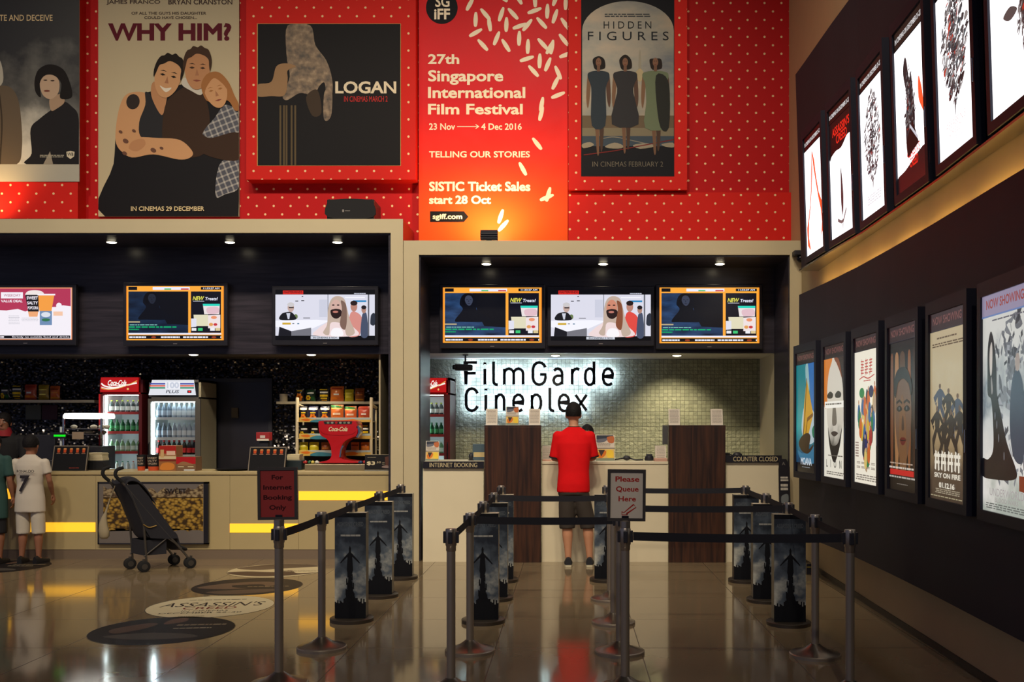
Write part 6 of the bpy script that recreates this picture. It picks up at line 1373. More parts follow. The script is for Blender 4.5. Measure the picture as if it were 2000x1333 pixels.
o = b.build('flavour_panel', t, t.location); b = MB(T); b.text('Coca-Cola', 642, 834, 679, 843, col(226, 206, 170), 4, .03, .4); b.line(spline([(626, 842), (634, 848), (660, 851), (686, 849), (695, 843)]), .8, col(150, 20, 26), 3); b.build('script_lettering', t, t.location, recalc=False)
b = MB(T); b.line(spline([(698, 833), (701, 838), (701.5, 845), (697, 855)]), [5] * 6 + [4.2] * 6 + [3.4] * 7, m_mirror, depth=(-.12, .0)); b.line(spline([(670.5, 871), (667, 878), (665.5, 886), (664.5, 893)]), 2.6, m_mirror, depth=(.0, .02)); o = b.build('chrome_trim', t, t.location)
b = MB(); [b.tube([(X(u, d), d + .1, zp_ + .001), (X(u, d), d + .1, zp_ + .05)], .016, m_darkplastic, 10) for u in (616, 706)]; b.build('nozzle_post', t, t.location) if False else None
# sweets and small packs beside the dispenser foot
rn = random.Random(12); cs = [(170, 40, 40), (60, 110, 80), (206, 190, 90), (210, 206, 196), (40, 70, 110), (190, 60, 60)]
for i, px in enumerate((596, 603, 610, 617, 704, 710)):
    dd = 11.8; b = MB(); c = cs[i]; b.ball((X(px, dd), dd + .02 + .03 * (i % 2), zp_ + .02), (.022, .018, .02), M('sweet_%d' % i, c, .4), 10, 6); b.box((X(px, dd) - .03, dd + .018, zp_ + .012), (X(px, dd) + .03, dd + .022 + .03 * (i % 2), zp_ + .028), M('sweet_%d' % i, c, .4))
    single(b, 'wrapped_sweet', '%s wrapped sweet on the steel plinth, %s' % (['red', 'green', 'yellow', 'white', 'blue', 'dull red'][i], ['at its left end', 'second from its left end', 'third from its left end', 'close to the dispenser foot', 'right of the dispenser foot', 'beside the price sign'][i]), 'sweet', (X(px, dd), dd, zp_ + .0005), 'wrapped sweets on the plinth', smooth=True)
# $3.50 sign
d = 11.6
def art350(b):
    b.quad(0, 0, 1, 1, col(30, 29, 32), 1); b.greek(.08, .15, .45, .2, col(130, 120, 100), 2, 1, 2, .9); b.text('$3', .08, .42, .4, .68, col(214, 200, 166), 3, .03); b.text('.50', .43, .42, .63, .54, col(180, 168, 140), 3, .01); b.quad(.68, .48, .78, .51, col(150, 140, 120), 3); b.quad(.68, .58, .78, .61, col(150, 140, 120), 3)
    b.poly([(.78, .15), (.97, .1), (.95, .8), (.82, .8)], col(92, 60, 52), 2); b.blob([(.68, .8), (.72, .7), (.9, .68), (.96, .84)], col(140, 120, 116), 3); b.quad(0, 0, 1, .02, col(150, 140, 120), 3); b.quad(0, .94, 1, .96, col(150, 140, 120), 3)
stand_card(712, 762, 888.5, d, zk, 'black price sign with large numerals at the right end of the snack counter', art350, 'price_sign', 'sign', .15)

# ================================================================== floor stickers
def sticker(px, py, r, rot, label, art):
    y = F * HC / (py - VY); x = X(px, y)
    t = thing('floor_sticker', label, 'floor sticker', (x, y, 0))
    b = MB(); b.lathe([(r, .0004), (r, .0012), (.001, .0012)], (0, 0, 0), M('sticker_vinyl', (40, 38, 40), .25), 64); b.build('vinyl_disc', t)
    c, s = math.cos(rot), math.sin(rot)
    b = MB(lambda u, v, ww: Vector((r * (u * c + v * s), r * (u * s - v * c), .0013 + ww))); b.lw = .0002; art(b); b.build('print', t, recalc=False)
    return t
def clip(pts, R_=.985):
    return [(p[0] * min(1, R_ / max(1e-6, math.hypot(*p))), p[1] * min(1, R_ / max(1e-6, math.hypot(*p)))) for p in pts]
vin = dict(rough=.5)
def st_dark(b):
    b.ell(0, 0, .99, .99, col(30, 29, 32, **vin), 1, n=64); b.poly(clip(smooth([(-.75, -.1), (-.4, -.5), (-.2, -.45), (-.3, -.1), (-.6, .2)])), col(84, 66, 58, **vin), 2); b.poly(clip(smooth([(-.1, -.75), (.1, -.9), (.15, -.6), (-.1, -.4)])), col(90, 70, 62, **vin), 2)
    b.poly(clip(smooth([(-.7, .4), (-.2, .2), (.4, .3), (.6, .55), (-.1, .65)])), col(74, 70, 66, **vin), 2); b.greek(.1, -.38, .85, -.26, col(120, 108, 90, **vin), 3, 1, 3, .8); b.greek(.1, -.12, .66, -.06, col(150, 140, 120, **vin), 3, 1, 5, .9)
def st_white(b):
    b.ell(0, 0, .99, .99, col(196, 184, 150, **vin), 1, n=64); dk_ = col(48, 42, 44, **vin)
    b.text("ASSASSIN'S", -.82, -.36, .82, .02, dk_, 2, .0, .2); b.text('CREED', -.4, .06, .44, .26, col(110, 40, 40, **vin), 2, .01); b.text('IN CINEMAS', -.36, .36, .36, .46, dk_, 2, .0); b.text('DECEMBER 22-30', -.66, .52, .6, .62, dk_, 2, .01); b.greek(-.5, -.62, .5, -.58, dk_, 2, 1, 3, .9); b.greek(-.3, .84, .1, .87, dk_, 2, 1, 4, .9)
def st_brown(b):
    b.ell(0, 0, .99, .99, col(40, 34, 34, **vin), 1, n=64); b.poly(clip(smooth([(-.9, .1), (-.4, -.4), (.3, -.5), (.5, -.1), (-.2, .3)])), col(96, 76, 62, **vin), 2); b.poly(clip(smooth([(-.3, -.1), (.2, -.2), (.3, .1), (-.1, .2)])), col(34, 30, 32, **vin), 3); b.poly(clip(smooth([(-.6, .6), (0, .4), (.7, .4), (.4, .75), (-.2, .85)])), col(84, 68, 58, **vin), 2); b.greek(0, .05, .8, .1, col(140, 120, 90, **vin), 3, 1, 3, .9)
def st_sky(b):
    b.ell(0, 0, .99, .99, col(186, 172, 138, **vin), 1, n=64); b.poly(clip(smooth([(-.9, -.4), (-.2, -.95), (.5, -.85), (.8, -.5), (.2, -.3), (-.4, -.1)])), col(92, 78, 66, **vin), 2); b.poly(clip(smooth([(-1, .3), (-.6, .1), (0, .25), (.3, .0), (.5, .45), (.9, .4), (.4, .75), (-.3, .8)])), col(70, 54, 48, **vin), 2); b.greek(.1, .05, .9, .25, col(150, 138, 112, **vin), 2, 2, 6, .6)
sticker(318, 1231.5, .52, .1, 'large dark round floor sticker nearest the camera, left of the red framed sign', st_dark); sticker(412, 1185, .52, .12, 'cream round floor sticker with dark capitals', st_white)
sticker(484, 1146, .51, .1, 'dark brown round floor sticker behind the cream one', st_brown); sticker(540, 1115, .5, .1, 'round floor sticker with brown and cream picture, furthest from the camera', st_sky); sticker(0, 1107.5, .5, .0, 'dark round floor sticker at the feet of the boy in the white shirt', st_dark)

# ================================================================== queue posts
HS = .945
m_wet = M('banner_cloud', (110, 118, 124), .4); q = NT(m_wet)
n_ = q.n('ShaderNodeTexNoise', {'Vector': q.obj(), 'Scale': 6.5, 'Detail': 6.}); sp = q.n('ShaderNodeSeparateXYZ', {0: q.obj()})
q.link(q.ramp(q.math('SUBTRACT', n_.outputs[0], q.math('MULTIPLY', q.math('SUBTRACT', sp.outputs[2], .4), .5)), [(.32, lin((38, 44, 54))), (.52, lin((82, 92, 104))), (.72, lin((190, 190, 180)))]), 'Base Color')
def base_cone(r=.17):
    b = MB(); b.lathe([(r, 0), (r, .018), (r * .96, .024)], (0, 0, 0), m_steeldark, 40); b.lathe([(r * .96, .024), (r * .75, .03), (r * .45, .05), (.036, .078), (.03, .084)], (0, 0, 0), M('cone_steel', (120, 112, 102), .3, .8), 40); return b
def make_post(banner=False):
    t = thing('queue_post', 'steel', 'queue post')
    if banner:
        b = MB(); b.lathe([(.17, 0), (.17, .026), (.165, .03), (.001, .03)], (0, 0, 0), M('dull_base_steel', (82, 74, 66), .4, .7), 40); b.build('base', t, smooth=True)
    else: base_cone().build('base', t, smooth=True)
    b = MB(); b.lathe([(.0255, .03), (.0255, .82)], (0, 0, 0), m_steeldark, 24); b.build('pole', t, smooth=True)
    b = MB(); b.lathe([(.0265, .815), (.029, .82), (.029, .845), (.0325, .85), (.0325, .94), (.03, HS), (.001, HS)], (0, 0, 0), m_steel, 28); hd = b.build('head', t, smooth=True)
    b = MB(); [b.box((-.012 + dx, -.012 + dy, .862), (.012 + dx, .012 + dy, .93), m_darkplastic, .003) for dx, dy in ((.033, 0), (-.033, 0), (0, .033), (0, -.033))]; b.build('belt_slot', hd)
    if banner:
        w_, dp, z0, z1 = .122, .05, .031, .856
        def ring(z): return [(w_ * math.cos(a) ** 1 if False else x, y, z) for x, y in ((-w_, -dp), (-w_ * .5, -dp * 1.25), (0, -dp * 1.32), (w_ * .5, -dp * 1.25), (w_, -dp), (w_, dp), (-w_, dp))]
        b = MB(); lo, hi = ring(z0), ring(z1); k = 7
        b.add(lo + hi, [(i, (i + 1) % k, k + (i + 1) % k, k + i) for i in range(4, 7)], m_black); b.add(lo + hi, [(i, (i + 1) % k, k + (i + 1) % k, k + i) for i in range(4)], m_wet)
        b.add(hi, [tuple(range(k))], M('sleeve_top', (206, 196, 176), .5)); sl = b.build('banner_sleeve', t)
        xs = [-w_, -w_ * .5, 0, w_ * .5, w_]; ysf = [-dp, -dp * 1.25, -dp * 1.32, -dp * 1.25, -dp]
        def fy(x): return interp(x, list(zip(xs, ysf)))
        b = MB(lambda u, v, ww: Vector(((u - .5) * 2 * w_, fy((u - .5) * 2 * w_) - ww, z0 + (z1 - z0) * (1 - v)))); b.lw = .0012
        bk_ = col(24, 25, 30)
        for i in range(8): b.quad(i / 8, 0, (i + 1) / 8, .04, bk_, 1)
        rn = random.Random(7)
        for i in range(24): h = .14 + .05 * rn.random() + .22 * math.exp(-((i - 11.5) / 3.) ** 2) ; b.quad(i / 24, 1 - h, (i + 1) / 24, 1, bk_, 1)
        b.poly([(.39, .8), (.455, .6), (.40, .54), (.425, .4), (.47, .365), (.465, .335), (.5, .31), (.5, .8)], bk_, 1.2); b.poly([(.5, .31), (.535, .335), (.53, .365), (.575, .4), (.6, .54), (.545, .6), (.61, .8), (.5, .8)], bk_, 1.2)
        rough_ = [(.44, .55), (.4, .62), (.43, .66), (.38, .72), (.57, .58), (.61, .66), (.58, .7), (.63, .76)]
        for u, v in rough_: b.quad(u - .02, v, u + .02, v + .06, bk_, 1.3)
        for sgn_ in (-1, 1): b.line([(.5 + sgn_ * .02, .385), (.5 + sgn_ * .16, .425), (.5 + sgn_ * .31, .475)], [.03, .022, .012], bk_, 1.4)
        b.build('skyline_print', sl, recalc=False)
        b = MB(b.T); b.lw = .0016; b.text("ASSASSIN'S CREED", .08, .085, .92, .128, col(96, 102, 108), 1); 
        for i in range(4): b.quad(.2 + i * .16, .205, .35 + i * .16, .222, col(150, 150, 146), 1)
        o = b.build('banner_lettering', sl, recalc=False)
    return t
pa, pb = make_post(False), make_post(True); used = {0: False, 1: False}
POS = {}
def post(key, x, y, label, banner, rz=0.):
    pr = pb if banner else pa
    t = pr if not used[banner] else copy_tree(pr); used[banner] = True
    t.location = (x, y, 0); t.rotation_euler = (0, 0, rz); t['label'] = label; t['group'] = 'queue posts with picture sleeves' if banner else 'plain queue posts'; POS[key] = (x, y); return t
post('A', X(545, 5.9), 5.9, 'steel queue post carrying the red framed sign', 0); post('B', X(628.5, 6.86), 6.86, 'plain steel queue post just behind the red framed sign post', 0)
post('C', X(687, 7.84), 7.84, 'sleeved queue post at the left, nearest of its three', 1); post('D', X(741, 8.95), 8.95, 'sleeved queue post at the left, middle of its three', 1); post('E', X(783, 10.0), 10.0, 'sleeved queue post at the left, beside the beige column foot', 1)
post('F', X(881, 5.76), 5.76, 'plain steel queue post nearest the camera in the row in front of the booking sign', 0); post('G', X(918, 6.77), 6.77, 'plain steel queue post second in the row in front of the booking sign', 0)
post('H', X(944, 7.79), 7.79, 'sleeved queue post in front of the left walnut pillar, nearest of its three', 1); post('I', X(965, 8.8), 8.8, 'sleeved queue post in front of the left walnut pillar, middle of its three', 1); post('J', X(979, 9.82), 9.82, 'sleeved queue post in front of the left walnut pillar, furthest of its three', 1)
post('K', X(1221, 5.8), 5.8, 'steel queue post carrying the white queue here sign', 0); post('L', X(1210, 6.74), 6.74, 'plain steel queue post directly behind the queue here sign post', 0); post('M', X(1198, 7.74), 7.74, 'plain steel queue post third behind the queue here sign', 0); post('N', X(1191, 8.77), 8.77, 'plain steel queue post fourth behind the queue here sign', 0)
post('O', X(1185, 9.85), 9.85, 'sleeved queue post beside the right foot of the man in red', 1)
post('P', X(1660, 5.7), 5.7, 'plain steel queue post nearest the camera by the right wall', 0); post('Q', X(1592, 6.65), 6.65, 'plain steel queue post second by the right wall', 0)
post('R', X(1540, 7.7), 7.7, 'sleeved queue post at the right, nearest of its three', 1); post('S', X(1496, 8.71), 8.71, 'sleeved queue post at the right, middle of its three', 1); post('T', X(1456, 9.8), 9.8, 'sleeved queue post at the right, furthest of its three', 1)
def belt(a, b_, label, grp, zc_=.897, h=.05):
    (xa_, ya_), (xb_, yb_) = POS[a], POS[b_]; v = Vector((xb_ - xa_, yb_ - ya_, 0)); L_ = v.length; v.normalize(); nn = Vector((-v.y, v.x, 0)) * .0012
    p0 = Vector((xa_, ya_, 0)) + v * .046; p1 = Vector((xb_, yb_, 0)) - v * .046; k = 12; vs = []
    for i in range(k + 1):
        s = i / k; p = p0.lerp(p1, s); z = zc_ - .012 * 4 * s * (1 - s) * min(1, L_ / 2)
        vs += [tuple(p + nn + Vector((0, 0, z - h / 2))), tuple(p + nn + Vector((0, 0, z + h / 2))), tuple(p - nn + Vector((0, 0, z + h / 2))), tuple(p - nn + Vector((0, 0, z - h / 2)))]
    b = MB(); b.add(vs, [(4 * i + j, 4 * i + (j + 1) % 4, 4 * i + 4 + (j + 1) % 4, 4 * i + 4 + j) for i in range(k) for j in range(4)] + [(0, 1, 2, 3), (4 * k + 3, 4 * k + 2, 4 * k + 1, 4 * k)], m_fabric)
    m_ = (p0 + p1) / 2; single(b, 'barrier_belt', label, 'barrier belt', (m_.x, m_.y, zc_), grp)
g = 'black barrier belts along the left row'
for a, c, l in (('A', 'B', 'black belt between the red framed sign post and the plain post behind it'), ('B', 'C', 'black belt from the plain left post to the first sleeved post'), ('C', 'D', 'black belt between the first and second sleeved posts at the left'), ('D', 'E', 'black belt ending at the sleeved post by the beige column')): belt(a, c, l, g)
g = 'black barrier belts along the row in front of the booking sign'
for a, c, l in (('F', 'G', 'short black belt between the two plain posts in front of the booking sign'), ('G', 'H', 'black belt from the second plain post to the sleeved post before the left walnut pillar'), ('H', 'I', 'black belt between the first two sleeved posts before the left walnut pillar'), ('I', 'J', 'black belt between the last two sleeved posts before the left walnut pillar')): belt(a, c, l, g)
g = 'black barrier belts along the right row'
for a, c, l in (('P', 'Q', 'black belt between the two plain posts by the right wall'), ('Q', 'R', 'black belt from the plain post by the right wall to the nearest sleeved post'), ('R', 'S', 'black belt between the nearest and middle sleeved posts at the right'), ('S', 'T', 'black belt between the middle and furthest sleeved posts at the right')): belt(a, c, l, g)
g = 'black barrier belts across the queue'
for a, c, l in (('I', 'N', 'black belt across the thighs of the man in red, the further of two'), ('G', 'L', 'black belt across the knees of the man in red, the nearer of two'), ('O', 'T', 'highest black belt crossing the right walnut pillar'), ('M', 'R', 'middle black belt crossing the right walnut pillar'), ('K', 'P', 'lowest black belt crossing the right walnut pillar')): belt(a, c, l, g)
# signs on two of the posts
def post_sign(key, px0, px1, y0, y1, d, tilt, label, sheet, art):
    root = [o for o in C.objects if o.name.startswith('queue_post') and o.parent is None and (Vector(o.location) - Vector((*POS[key], 0))).length < .01][0]
    L_ = Vector(root.location); cx, cz = X((px0 + px1) / 2, d), Z((y0 + y1) / 2, d); hw, hh = X(px1, d) - cx, Z(y0, d) - cz; c, s = math.cos(tilt), math.sin(tilt)
    T = lambda u, v, ww: Vector((cx + (u * c - v * s) * 1., d - ww, cz + (u * s + v * c)))
    b = MB(T); f = .017
    for q in ((-hw, -hh, hw, -hh + f), (-hw, hh - f, hw, hh), (-hw, -hh + f, -hw + f, hh - f), (hw - f, -hh + f, hw, hh - f)): b.prism([(q[0], q[1]), (q[2], q[1]), (q[2], q[3]), (q[0], q[3])], -.008, .008, M('sign_frame_bronze', (84, 78, 72), .35, .6))
    b.prism([(-hw, -hh), (hw, -hh), (hw, hh), (-hw, hh)], -.012, -.006, m_darkmetal)
    fr = b.build('sign_frame', root, L_)
    b = MB(lambda u, v, ww: T(-hw + f + (2 * hw - 2 * f) * u, hh - f - (2 * hh - 2 * f) * v, ww)); b.lw = .0006; b.quad(0, 0, 1, 1, sheet, 1); art(b); b.build('sign_sheet', fr, L_, recalc=False)
    b = MB(); zb_ = cz - hh; b.lathe([(.03, HS - .005), (.03, max(HS + .002, zb_ - .0)), (.014, max(HS + .003, zb_) + .004)], (L_.x, L_.y, 0), m_steel, 24); b.box((L_.x - .02, L_.y - .006, zb_ - .004), (L_.x + .02, L_.y + .006, zb_ + .03), m_darkmetal); b.build('sign_adapter', root, L_, smooth=True)
def art_red(b):
    k_ = col(60, 22, 26)
    for i, s_ in enumerate(('For', 'Internet', 'Booking', 'Only')):
        wd = (.34, .84, .84, .5)[i]; b.text(s_, .5 - wd / 2, .1 + i * .215, .5 + wd / 2, .2 + i * .215 + (.03 if s_ in ('Booking', 'Only') else 0), k_, 2, .03)
def art_white(b):
    k_ = col(176, 44, 40)
    for i, s_ in enumerate(('Please', 'Queue', 'Here')):
        wd = (.74, .7, .54)[i]; b.text(s_, .52 - wd / 2, .09 + i * .215, .52 + wd / 2, .205 + i * .215 + (.02 if s_ == 'Queue' else 0), k_, 2, .025)
    pts = [(.36, .93), (.36, .86), (.42, .88), (.72, .70), (.8, .76), (.5, .905), (.54, .925), (.36, .93)]; b.line(pts, .02, k_, 2)
post_sign('A', 503.5, 581, 913.5, 1016, 5.9, .012, '', M('red_sheet', (150, 44, 42), .5), art_red)
post_sign('K', 1186.5, 1261, 917.5, 1018.5, 5.8, -.01, '', M('white_sheet', (214, 204, 190), .5), art_white)

# ================================================================== people
def remesh(mb, vox, it=4, name='t'):
    """fuse a bundle of solids into one continuous skin"""
    o = mb.build(name); m = o.modifiers.new('r', 'REMESH'); m.mode = 'VOXEL'; m.voxel_size = vox; m.use_smooth_shade = True
    if it: s_ = o.modifiers.new('s', 'SMOOTH'); s_.iterations = it; s_.factor = .5
    ev = o.evaluated_get(bpy.context.evaluated_depsgraph_get()); me = bpy.data.meshes.new_from_object(ev)
    old = o.data; o.modifiers.clear(); o.data = me; bpy.data.meshes.remove(old)
    me.materials.clear(); me.materials.append(mb.mats[0])
    me.polygons.foreach_set('use_smooth', [True] * len(me.polygons)); me.polygons.foreach_set('material_index', [0] * len(me.polygons))
    return o
def hand(b, wrist, dirv, side, up, s, m):
    """palm, four bent fingers of unequal length and a thumb from the side of the palm"""
    w_, f = Vector(wrist), Vector(dirv).normalized(); sd = Vector(side).normalized(); up = Vector(up).normalized()
    pl = .095 * s
    b.tube([w_, w_ + f * pl * .4, w_ + f * pl], [.024 * s, .032 * s, .034 * s], m, 12, flat=.55)
    b.tube([w_ + f * pl * .8 - sd * .028 * s, w_ + f * pl * .95 + sd * .03 * s], [.014 * s, .013 * s], m, 8)
    for i, (ln, o_) in enumerate(((.07, -.028), (.08, -.009), (.075, .01), (.058, .027))):
        p = w_ + f * pl * .92 + sd * o_ * s; q = p + f * ln * .5 * s - up * .006 * s; r_ = q + f * ln * .35 * s - up * .022 * s; e = r_ + f * ln * .1 * s - up * .026 * s
        b.tube([p, q, r_, e], [.0095 * s, .009 * s, .008 * s, .006 * s], m, 8)
    p = w_ + f * pl * .3 - sd * .026 * s; q = p + f * .028 * s - sd * .026 * s; e = q + f * .034 * s - sd * .006 * s - up * .008 * s
    b.tube([p, q, e], [.012 * s, .011 * s, .008 * s], m, 8)
def person(loc, label, s, head_c, head_s, neck, torso, arms, legs, skin, hair, shirt, shorts, shoes, hair_long=False, collar=None, parts=None, vox=.011, sole=None, extra=None):
    """all joints in metres around loc, facing +y.
    torso: rings (x, y, z, rx, ry) from the hem up; arms: [(shoulder, elbow, wrist, hand direction, sleeve end 0..2)]; legs: [(hip, knee, ankle, toe direction)]"""
    t = thing('person', label, 'person', loc)
    hx, hy, hz = head_c; h = head_s
    b = MB()
    # head: skull, jaw, neck, nose, ears
    b.ball((hx, hy, hz + .02 * h), (.076 * h, .095 * h, .105 * h), skin, 20, 14); b.ball((hx, hy + .028 * h, hz - .055 * h), (.058 * h, .06 * h, .068 * h), skin, 18, 12)
    b.tube([(hx, hy + .09 * h, hz + .02 * h), (hx, hy + .108 * h, hz - .02 * h), (hx, hy + .1 * h, hz - .03 * h)], [.008 * h, .014 * h, .012 * h], skin, 8)
    for e in (-1, 1): b.ball((hx + e * .079 * h, hy - .005 * h, hz - .01 * h), (.013 * h, .022 * h, .034 * h), skin, 10, 8)
    b.tube([(hx, hy - .01 * h, hz - .04 * h), ((hx + neck[0]) / 2, (hy + neck[1]) / 2 - .005, (hz - .1 * h + neck[2]) / 2), (neck[0], neck[1], neck[2] - .05)], [.052 * h, .052 * h, .062 * h], skin, 16)
    b.loft([(x, y, z, rx * .9, ry * .9) for x, y, z, rx, ry in torso], skin)
    for sh_, el, wr, hd, _ in arms:
        S, E, W = map(Vector, (sh_, el, wr)); b.tube([S, S.lerp(E, .5), E, E.lerp(W, .35), W], [.05 * s, .044 * s, .036 * s, .038 * s, .024 * s], skin, 14); b.ball(tuple(S), .055 * s, skin, 12, 8)
        sd = 1 if sh_[0] > torso[-1][0] else -1
        f = Vector(hd); side = f.cross(Vector((0, 0, 1))) if abs(f.normalized().z) < .8 else Vector((0, 1, 0))
        if sd < 0: side = -side
        hand(b, W, f, side, Vector((0, 0, 1)) if abs(f.normalized().z) < .8 else Vector((sd, 0, 0)), s, skin)
    for hp, kn, an, td in legs:
        H, K, A = map(Vector, (hp, kn, an)); b.tube([H, H.lerp(K, .5), K, K.lerp(A, .35), K.lerp(A, .7), A], [.085 * s, .074 * s, .056 * s, .058 * s, .042 * s, .034 * s], skin, 16)
        b.tube([A, A + Vector((0, -.02 * s, -.03 * s)), A + Vector(td) * .1 * s + Vector((0, 0, -.05 * s)), A + Vector(td) * .17 * s + Vector((0, 0, -.055 * s))], [.034 * s, .036 * s, .03 * s, .022 * s], skin, 12)
    o = remesh(b, vox * .9, 3); o.name = 'body'; o.parent = t
    # face details
    b = MB(); dk_ = M('eye_dark', (30, 24, 22), .2); wh = M('eye_white', (226, 220, 214), .3); lip = M('lips', (150, 84, 74), .5)
    for e in (-1, 1):
        b.ball((hx + e * .031 * h, hy + .084 * h, hz + .012 * h), (.013 * h, .008 * h, .008 * h), wh, 10, 8); b.ball((hx + e * .031 * h, hy + .0905 * h, hz + .012 * h), (.006 * h, .004 * h, .006 * h), dk_, 8, 6)
        b.tube([(hx + e * .016 * h, hy + .095 * h, hz + .034 * h), (hx + e * .032 * h, hy + .094 * h, hz + .039 * h), (hx + e * .05 * h, hy + .083 * h, hz + .034 * h)], .004 * h, hair, 6)
    b.tube([(hx - .024 * h, hy + .083 * h, hz - .066 * h), (hx, hy + .09 * h, hz - .064 * h), (hx + .024 * h, hy + .083 * h, hz - .066 * h)], [.003 * h, .0065 * h, .003 * h], lip, 8); b.build('face_features', t, smooth=True)
    # hair cap: covers crown, back and sides
    b = MB(); n, m_ = 44, 18; vs = []
    for i in range(m_ + 1):
        ph = math.pi / 2 - (math.pi * .5 + (1.0 if hair_long else .42)) * i / m_
        for j in range(n):
            th = 2 * math.pi * j / n; back = .5 - .5 * math.sin(th)          # 1 at the back, 0 at the face
            lim = -.2 + .05 * math.sin(11 * th) + .04 * math.sin(19 * th) + (-.62 if not hair_long else -1.2) * back ** .8 + .55 * (1 - back) ** 3
            p_ = max(ph, lim); wv = 1 + .02 * math.sin(7 * th + 3 * i) + .018 * math.sin(13 * th - 5 * i) + .012 * math.sin(23 * th + 2 * i)
            vs.append((hx + .088 * h * math.cos(p_) * math.cos(th) * wv, hy - .006 + .106 * h * math.cos(p_) * math.sin(th) * wv, hz + .03 * h + (.114 if p_ > 0 else .125) * h * math.sin(p_)))
    fs = [(i * n + j, i * n + (j + 1) % n, (i + 1) * n + (j + 1) % n, (i + 1) * n + j) for i in range(m_) for j in range(n)] + [tuple(range(n))]
    b.add(vs, fs, hair); b.build('hair', t, smooth=True)
    # shirt
    b = MB(); b.loft([(x, y, z, rx, ry) for x, y, z, rx, ry in torso], shirt, 28)
    for sh_, el, wr, hd, cut in arms:
        S, E, W = map(Vector, (sh_, el, wr)); pts = [S + (S - E) * .04, S.lerp(E, .5), S.lerp(E, min(1, cut))]; rr = [.06 * s, .06 * s, .062 * s]
        if cut > 1: pts.append(E.lerp(W, cut - 1)); rr = [.066 * s, .06 * s, .055 * s, .042 * s]
        b.tube(pts, rr, shirt, 16); b.ball(tuple(S), .062 * s, shirt, 14, 10)
        b.tube([S, Vector((torso[-2][0], torso[-2][1], S.z - .01))], .058 * s, shirt, 12)
    o = remesh(b, vox, 5); o.name = 'shirt'; o.parent = t
    if collar:
        b = MB(); x, y, z = neck; b.loft([(x, y, z - .035, .075 * h, .078 * h), (x, y + .004, z - .005, .066 * h, .07 * h), (x, y + .006, z + .006, .062 * h, .066 * h)], collar, 24); b.build('collar', t, smooth=True)
        for sh_, el, wr, hd, cut in arms:
            if cut <= 1:
                S, E = Vector(sh_), Vector(el); b = MB(); b.tube([S.lerp(E, cut - .03), S.lerp(E, cut + .025)], .064 * s, collar, 18); b.build('sleeve_band', t, smooth=True)
    if shorts:
        b = MB(); x, y, z, rx, ry = torso[0]; hz_ = legs[0][0][2]
        b.loft([(x, y, hz_ - .04, rx * .9, ry * .95), (x, y, z - .0, rx * .93, ry * .98), (x, y, z + .1, rx * .9, ry * .92)], shorts, 24)
        for hp, kn, an, td in legs:
            H, K, A = map(Vector, (hp, kn, an)); e = K.lerp(A, .16); b.tube([H + Vector((0, 0, .04)), H.lerp(K, .5), K, e], [.088 * s, .094 * s, .09 * s, .086 * s], shorts, 18)
        o = remesh(b, vox, 4); o.name = 'shorts'; o.parent = t
    if shoes:
        for hp, kn, an, td in legs:
            A = Vector(an); f = Vector(td).normalized(); sd = Vector((f.y, -f.x, 0)); gz = 0
            b = MB(); prof = [(-.075, .03, .075), (-.03, .042, .085), (.04, .044, .06), (.11, .046, .042), (.165, .036, .03), (.195, .016, .02)]
            vs = []
            for u, hw, ht in prof:
                c = Vector((A.x, A.y, gz)) + f * u * s
                for k in range(12):
                    a = math.pi * k / 11; p = c + sd * hw * s * math.cos(a) + Vector((0, 0, .022 * s + ht * s * math.sin(a) ** .8)); vs.append(tuple(p))
            k = len(prof); fs = [(12 * i + j, 12 * i + j + 1, 12 * i + 13 + j, 12 * i + 12 + j) for i in range(k - 1) for j in range(11)] + [tuple(range(12)), tuple(range(12 * k - 12, 12 * k))] + [(12 * i, 12 * i + 12, 12 * i + 23, 12 * i + 11) for i in range(k - 1)]
            b.add(vs, fs, shoes); so = b.build('shoe', t, smooth=True)
            b = MB(); vs = [tuple(Vector((A.x, A.y, z)) + f * u * s + sd * hw * 1.04 * s * q) for z in (0.001, .024 * s) for q in (-1, 1) for u, hw, _ in (prof if q < 0 else prof[::-1])]
            n = 2 * k; b.add(vs, [tuple(range(n)), tuple(range(n, 2 * n))] + [(i, (i + 1) % n, n + (i + 1) % n, n + i) for i in range(n)], sole or shoes); ss = b.build('sole', so)
            if sole: ss['label'] = 'white sole'
    if extra: extra(t)
    return t
# the man in the red polo at the ticket counter
m_polo = noisy(M('red_polo_cotton', (224, 18, 24), .85, spec=.2), 14, .08); m_blackcotton = M('black_cotton', (24, 24, 28), .8)
m_shorts = noisy(M('dark_brown_shorts', (58, 50, 44), .8), 10, .1); m_sneak = M('navy_canvas', (34, 35, 42), .75); m_sole = M('cream_rubber', (206, 196, 168), .6)
OX, OY = .095, 10.86
person((OX, OY, 0), 'man in a red polo shirt and dark shorts leaning on the ticket counter', 1.,
    (-.055, .13, 1.655), 1., (-.05, .095, 1.52),
    [(-.058, 0, .805, .182, .125), (-.055, .0, .9, .178, .125), (-.052, .02, 1.05, .168, .118), (-.05, .04, 1.2, .18, .125), (-.05, .06, 1.34, .195, .125), (-.05, .075, 1.43, .185, .1), (-.05, .085, 1.485, .12, .08), (-.05, .09, 1.52, .07, .066)],
    [((-.225, .07, 1.415), (-.265, .09, 1.165), (-.17, .30, 1.172), (.35, .9, -.02), .93), ((.125, .07, 1.415), (.165, .1, 1.175), (.1, .31, 1.172), (-.35, .9, -.02), .93)],
    [((-.125, .0, .82), (-.125, .02, .47), (-.112, -.01, .085), (.0, 1, 0)), ((.012, .0, .82), (.10, .02, .47), (.122, -.01, .085), (.05, 1, 0))],
    m_skin, m_hair, m_polo, m_shorts, m_sneak, collar=m_blackcotton, sole=m_sole)
